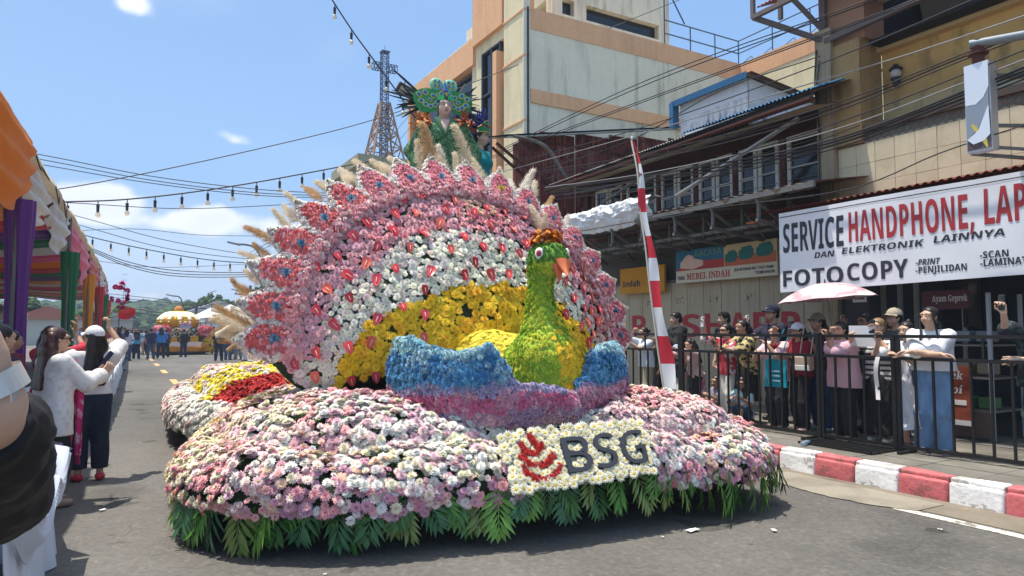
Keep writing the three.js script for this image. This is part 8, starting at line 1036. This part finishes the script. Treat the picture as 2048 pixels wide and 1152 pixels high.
// ---------------------------------------------------------------- cables and string lights
{
  const wire = std([.02, .02, .024], .6), wire2 = std([.30, .30, .31], .5);
  const cable = (pts, r, lab, group, mat = wire) => { const c = new THREE.CatmullRomCurve3(pts, false, 'centripetal'); tag(part(scene, 'power_cable', new THREE.TubeGeometry(c, 48, r, 5), mat), lab, 'cable', group); };
  const gR = 'cables strung along the right-hand building fronts', lR = 'thin cable strung along the right-hand shop fronts', T = (t) => ([X, Yp]) => atT(X, Yp, t);
  const right = [[8.4, [[1005, 297], [1300, 158], [1760, -8]]], [8.42, [[1000, 303], [1300, 166], [1775, -8]]], [8.5, [[985, 312], [1300, 195], [1840, -4]]], [8.46, [[985, 316], [1300, 199], [1852, -4]]], [8.3, [[1010, 330], [1300, 250], [1660, 120], [1990, -20]]], [8.35, [[1000, 345], [1300, 262], [1644, 160], [1850, 98], [2300, -55]]], [8.2, [[1050, 348], [1300, 305], [1660, 210], [1926, 108], [2300, -40]]], [8.22, [[1050, 352], [1300, 312], [1660, 219], [1926, 114], [2300, -30]]], [8.25, [[1060, 362], [1300, 320], [1660, 226], [1926, 120], [2300, -20]]], [8.1, [[1090, 375], [1300, 345], [1660, 262], [1926, 166], [2300, 20]]], [8.12, [[1090, 379], [1300, 350], [1660, 280], [1926, 184], [2300, 30]]], [8.14, [[1100, 386], [1300, 358], [1660, 286], [1926, 190], [2300, 40]]], [8.16, [[1100, 392], [1300, 364], [1660, 292], [1926, 197], [2300, 48]]], [8.18, [[1110, 399], [1340, 368], [1660, 300], [1926, 205], [2300, 60]]], [8.0, [[1130, 390], [1400, 330], [1700, 236], [2048, 100], [2300, 0]]], [8.6, [[1087, 338], [1271, 276], [1440, 182], [1640, 112]]]];
  right.forEach(([t, l], i) => cable(l.map(T(t)), i > 9 && i < 13 ? .014 : .009, lR, gR, i === 5 || i === 9 ? wire2 : wire));
  cable([[1120, 470], [1400, 420], [1720, 372], [1880, 306], [2060, 246]].map(T(8.05)), .008, lR, gR); cable([[1210, 395], [1500, 330], [1720, 250]].map(T(8.6)), .008, lR, gR);
  const gL = 'thin cables crossing the sky over the road', lL = 'thin dark cable crossing the blue sky over the road', S = (s) => ([X, Yp]) => atS(X, Yp, s);
  for (const [s, l, r] of [[20, [[-120, 275], [90, 311], [300, 352], [520, 379], [690, 388]], .012], [20.5, [[-120, 285], [88, 320], [300, 360], [520, 386], [690, 392]], .012], [21, [[-120, 296], [88, 330], [300, 366], [520, 391], [690, 396]], .012], [17, [[-100, 402], [120, 378], [520, 297], [765, 234], [959, 160], [1358, 0], [1500, -60]], .012], [26, [[-60, 395], [148, 406], [350, 417], [520, 412], [660, 402]], .014], [30, [[-60, 385], [130, 426], [330, 480], [520, 512], [620, 520]], .013], [30.5, [[-60, 400], [135, 444], [330, 496], [520, 520], [620, 526]], .013], [33, [[-60, 420], [165, 490], [250, 522], [340, 540], [520, 545], [640, 540]], .018], [33.3, [[-60, 424], [166, 493], [250, 527], [340, 546], [520, 549], [640, 545]], .018], [33.6, [[-60, 430], [168, 497], [250, 531], [340, 551], [520, 553], [640, 548]], .018], [38, [[60, 470], [150, 462], [270, 458], [400, 470], [540, 472]], .014], [48, [[100, 578], [222, 588], [300, 596], [420, 608], [500, 596], [560, 570]], .018], [48.5, [[180, 590], [300, 602], [420, 610], [500, 600], [560, 580]], .018], [50, [[180, 520], [300, 534], [460, 530], [560, 524]], .016], [24, [[500, 505], [650, 420], [820, 230], [900, 150]], .008], [24.5, [[500, 512], [660, 425], [830, 245]], .008]]) cable(l.map(S(s)), r, lL, gL);
  const string = (lab, s, l, n, k, f0 = 0.02, f1 = .98) => { const o = thing('string_lights', lab, 'string lights'), c = new THREE.CatmullRomCurve3(l.map(S(s)), false, 'centripetal'); part(o, 'cord', new THREE.TubeGeometry(c, 60, .010 * k, 5), wire); for (let i = 0; i < n; i++) { const p = c.getPointAt(lerp(f0, f1, i / (n - 1))); part(o, 'bulb_socket', cyl(.016 * k, .02 * k, .10 * k, p.x, p.y - .15 * k, p.z, 7), wire); part(o, 'drop_wire', tube([p, p.clone().add(V(0, -.08 * k, 0))], .006 * k, 4), wire); part(o, 'bulb', ball(.033 * k, p.x, p.y - .175 * k, p.z, 8, 6, 1.1), new THREE.MeshPhysicalMaterial({ color: 0xfff4e4, roughness: .15, transmission: .5, thickness: 0 })); } };
  string('string of white bulbs at top centre running down towards the tower', 9, [[640, -40], [662, -4], [705, 62], [746, 118], [790, 178], [832, 238]], 5, 1, .16, .86);
  string('string of bulbs sagging across the sky from the tents to the fan', 22, [[120, 404], [235, 400], [356, 388], [492, 368], [620, 345], [740, 322]], 13, 2.2); string('lower string of small bulbs far across the street', 36, [[140, 462], [190, 476], [300, 500], [420, 520], [530, 528]], 12, 2.3);
  { const o = thing('floodlight', 'rectangular floodlight on a string beside the riders headdress', 'lamp'), p = atS(812, 182, 9.2); const g = rbx(.30, .16, .05, .015); g.rotateZ(-.32); g.rotateX(.6); g.translate(p.x, p.y, p.z); part(o, 'housing', g, std([.08, .075, .07], .5)); const q = rbx(.24, .11, .01, .004); q.rotateZ(-.32); q.rotateX(.6); q.translate(p.x, p.y - .03, p.z + .03); part(o, 'lens', q, std([.5, .48, .42], .3)); part(o, 'hanger', tube([p, p.clone().add(V(-.02, .13, 0))], .008, 4), wire); }
}
{ // litter on the road
  rnd = rngOf(31); const white = std([.7, .7, .68], .8); const spots = [[1385, 1062, .09], [1548, 1062, .05], [1325, 1075, .02], [650, 1150, .02], [205, 1021, .05], [1880, 1060, .03], [1935, 1020, .02], [1205, 1040, .05]];
  spots.forEach(([X, Yp, r], i) => { const p = atH(X, Yp, .006); const g = surf((u, v) => V((u - .5) * r * 1.1, .006 + .02 * r * 10 * noise3(u * 4 + i, v * 4, 2) * .5, (v - .5) * r * .6), 5, 4); const m = part(scene, 'paper_scrap', thick(g, .001), i === 6 ? std([.7, .3, .05], .7) : white); m.position.copy(p); m.rotation.y = i; tag(m, ['crumpled white wrapper on the road right of the float shadow', 'small white scrap on the right of the road', 'tiny white scrap in front of the float shadow', 'tiny scrap at the bottom of the road', 'pale leaf scrap beside the left-hand crowd shadows', 'scrap near the right edge of the road', 'orange scrap in the gutter below the white kerb stone', 'white petal scrap inside the float shadow'][i], 'litter'); });
}
scene.fog = new THREE.FogExp2(0xc6d6ea, 0.0012); // thin tropical haze over the far woods
renderer.render(scene, camera);
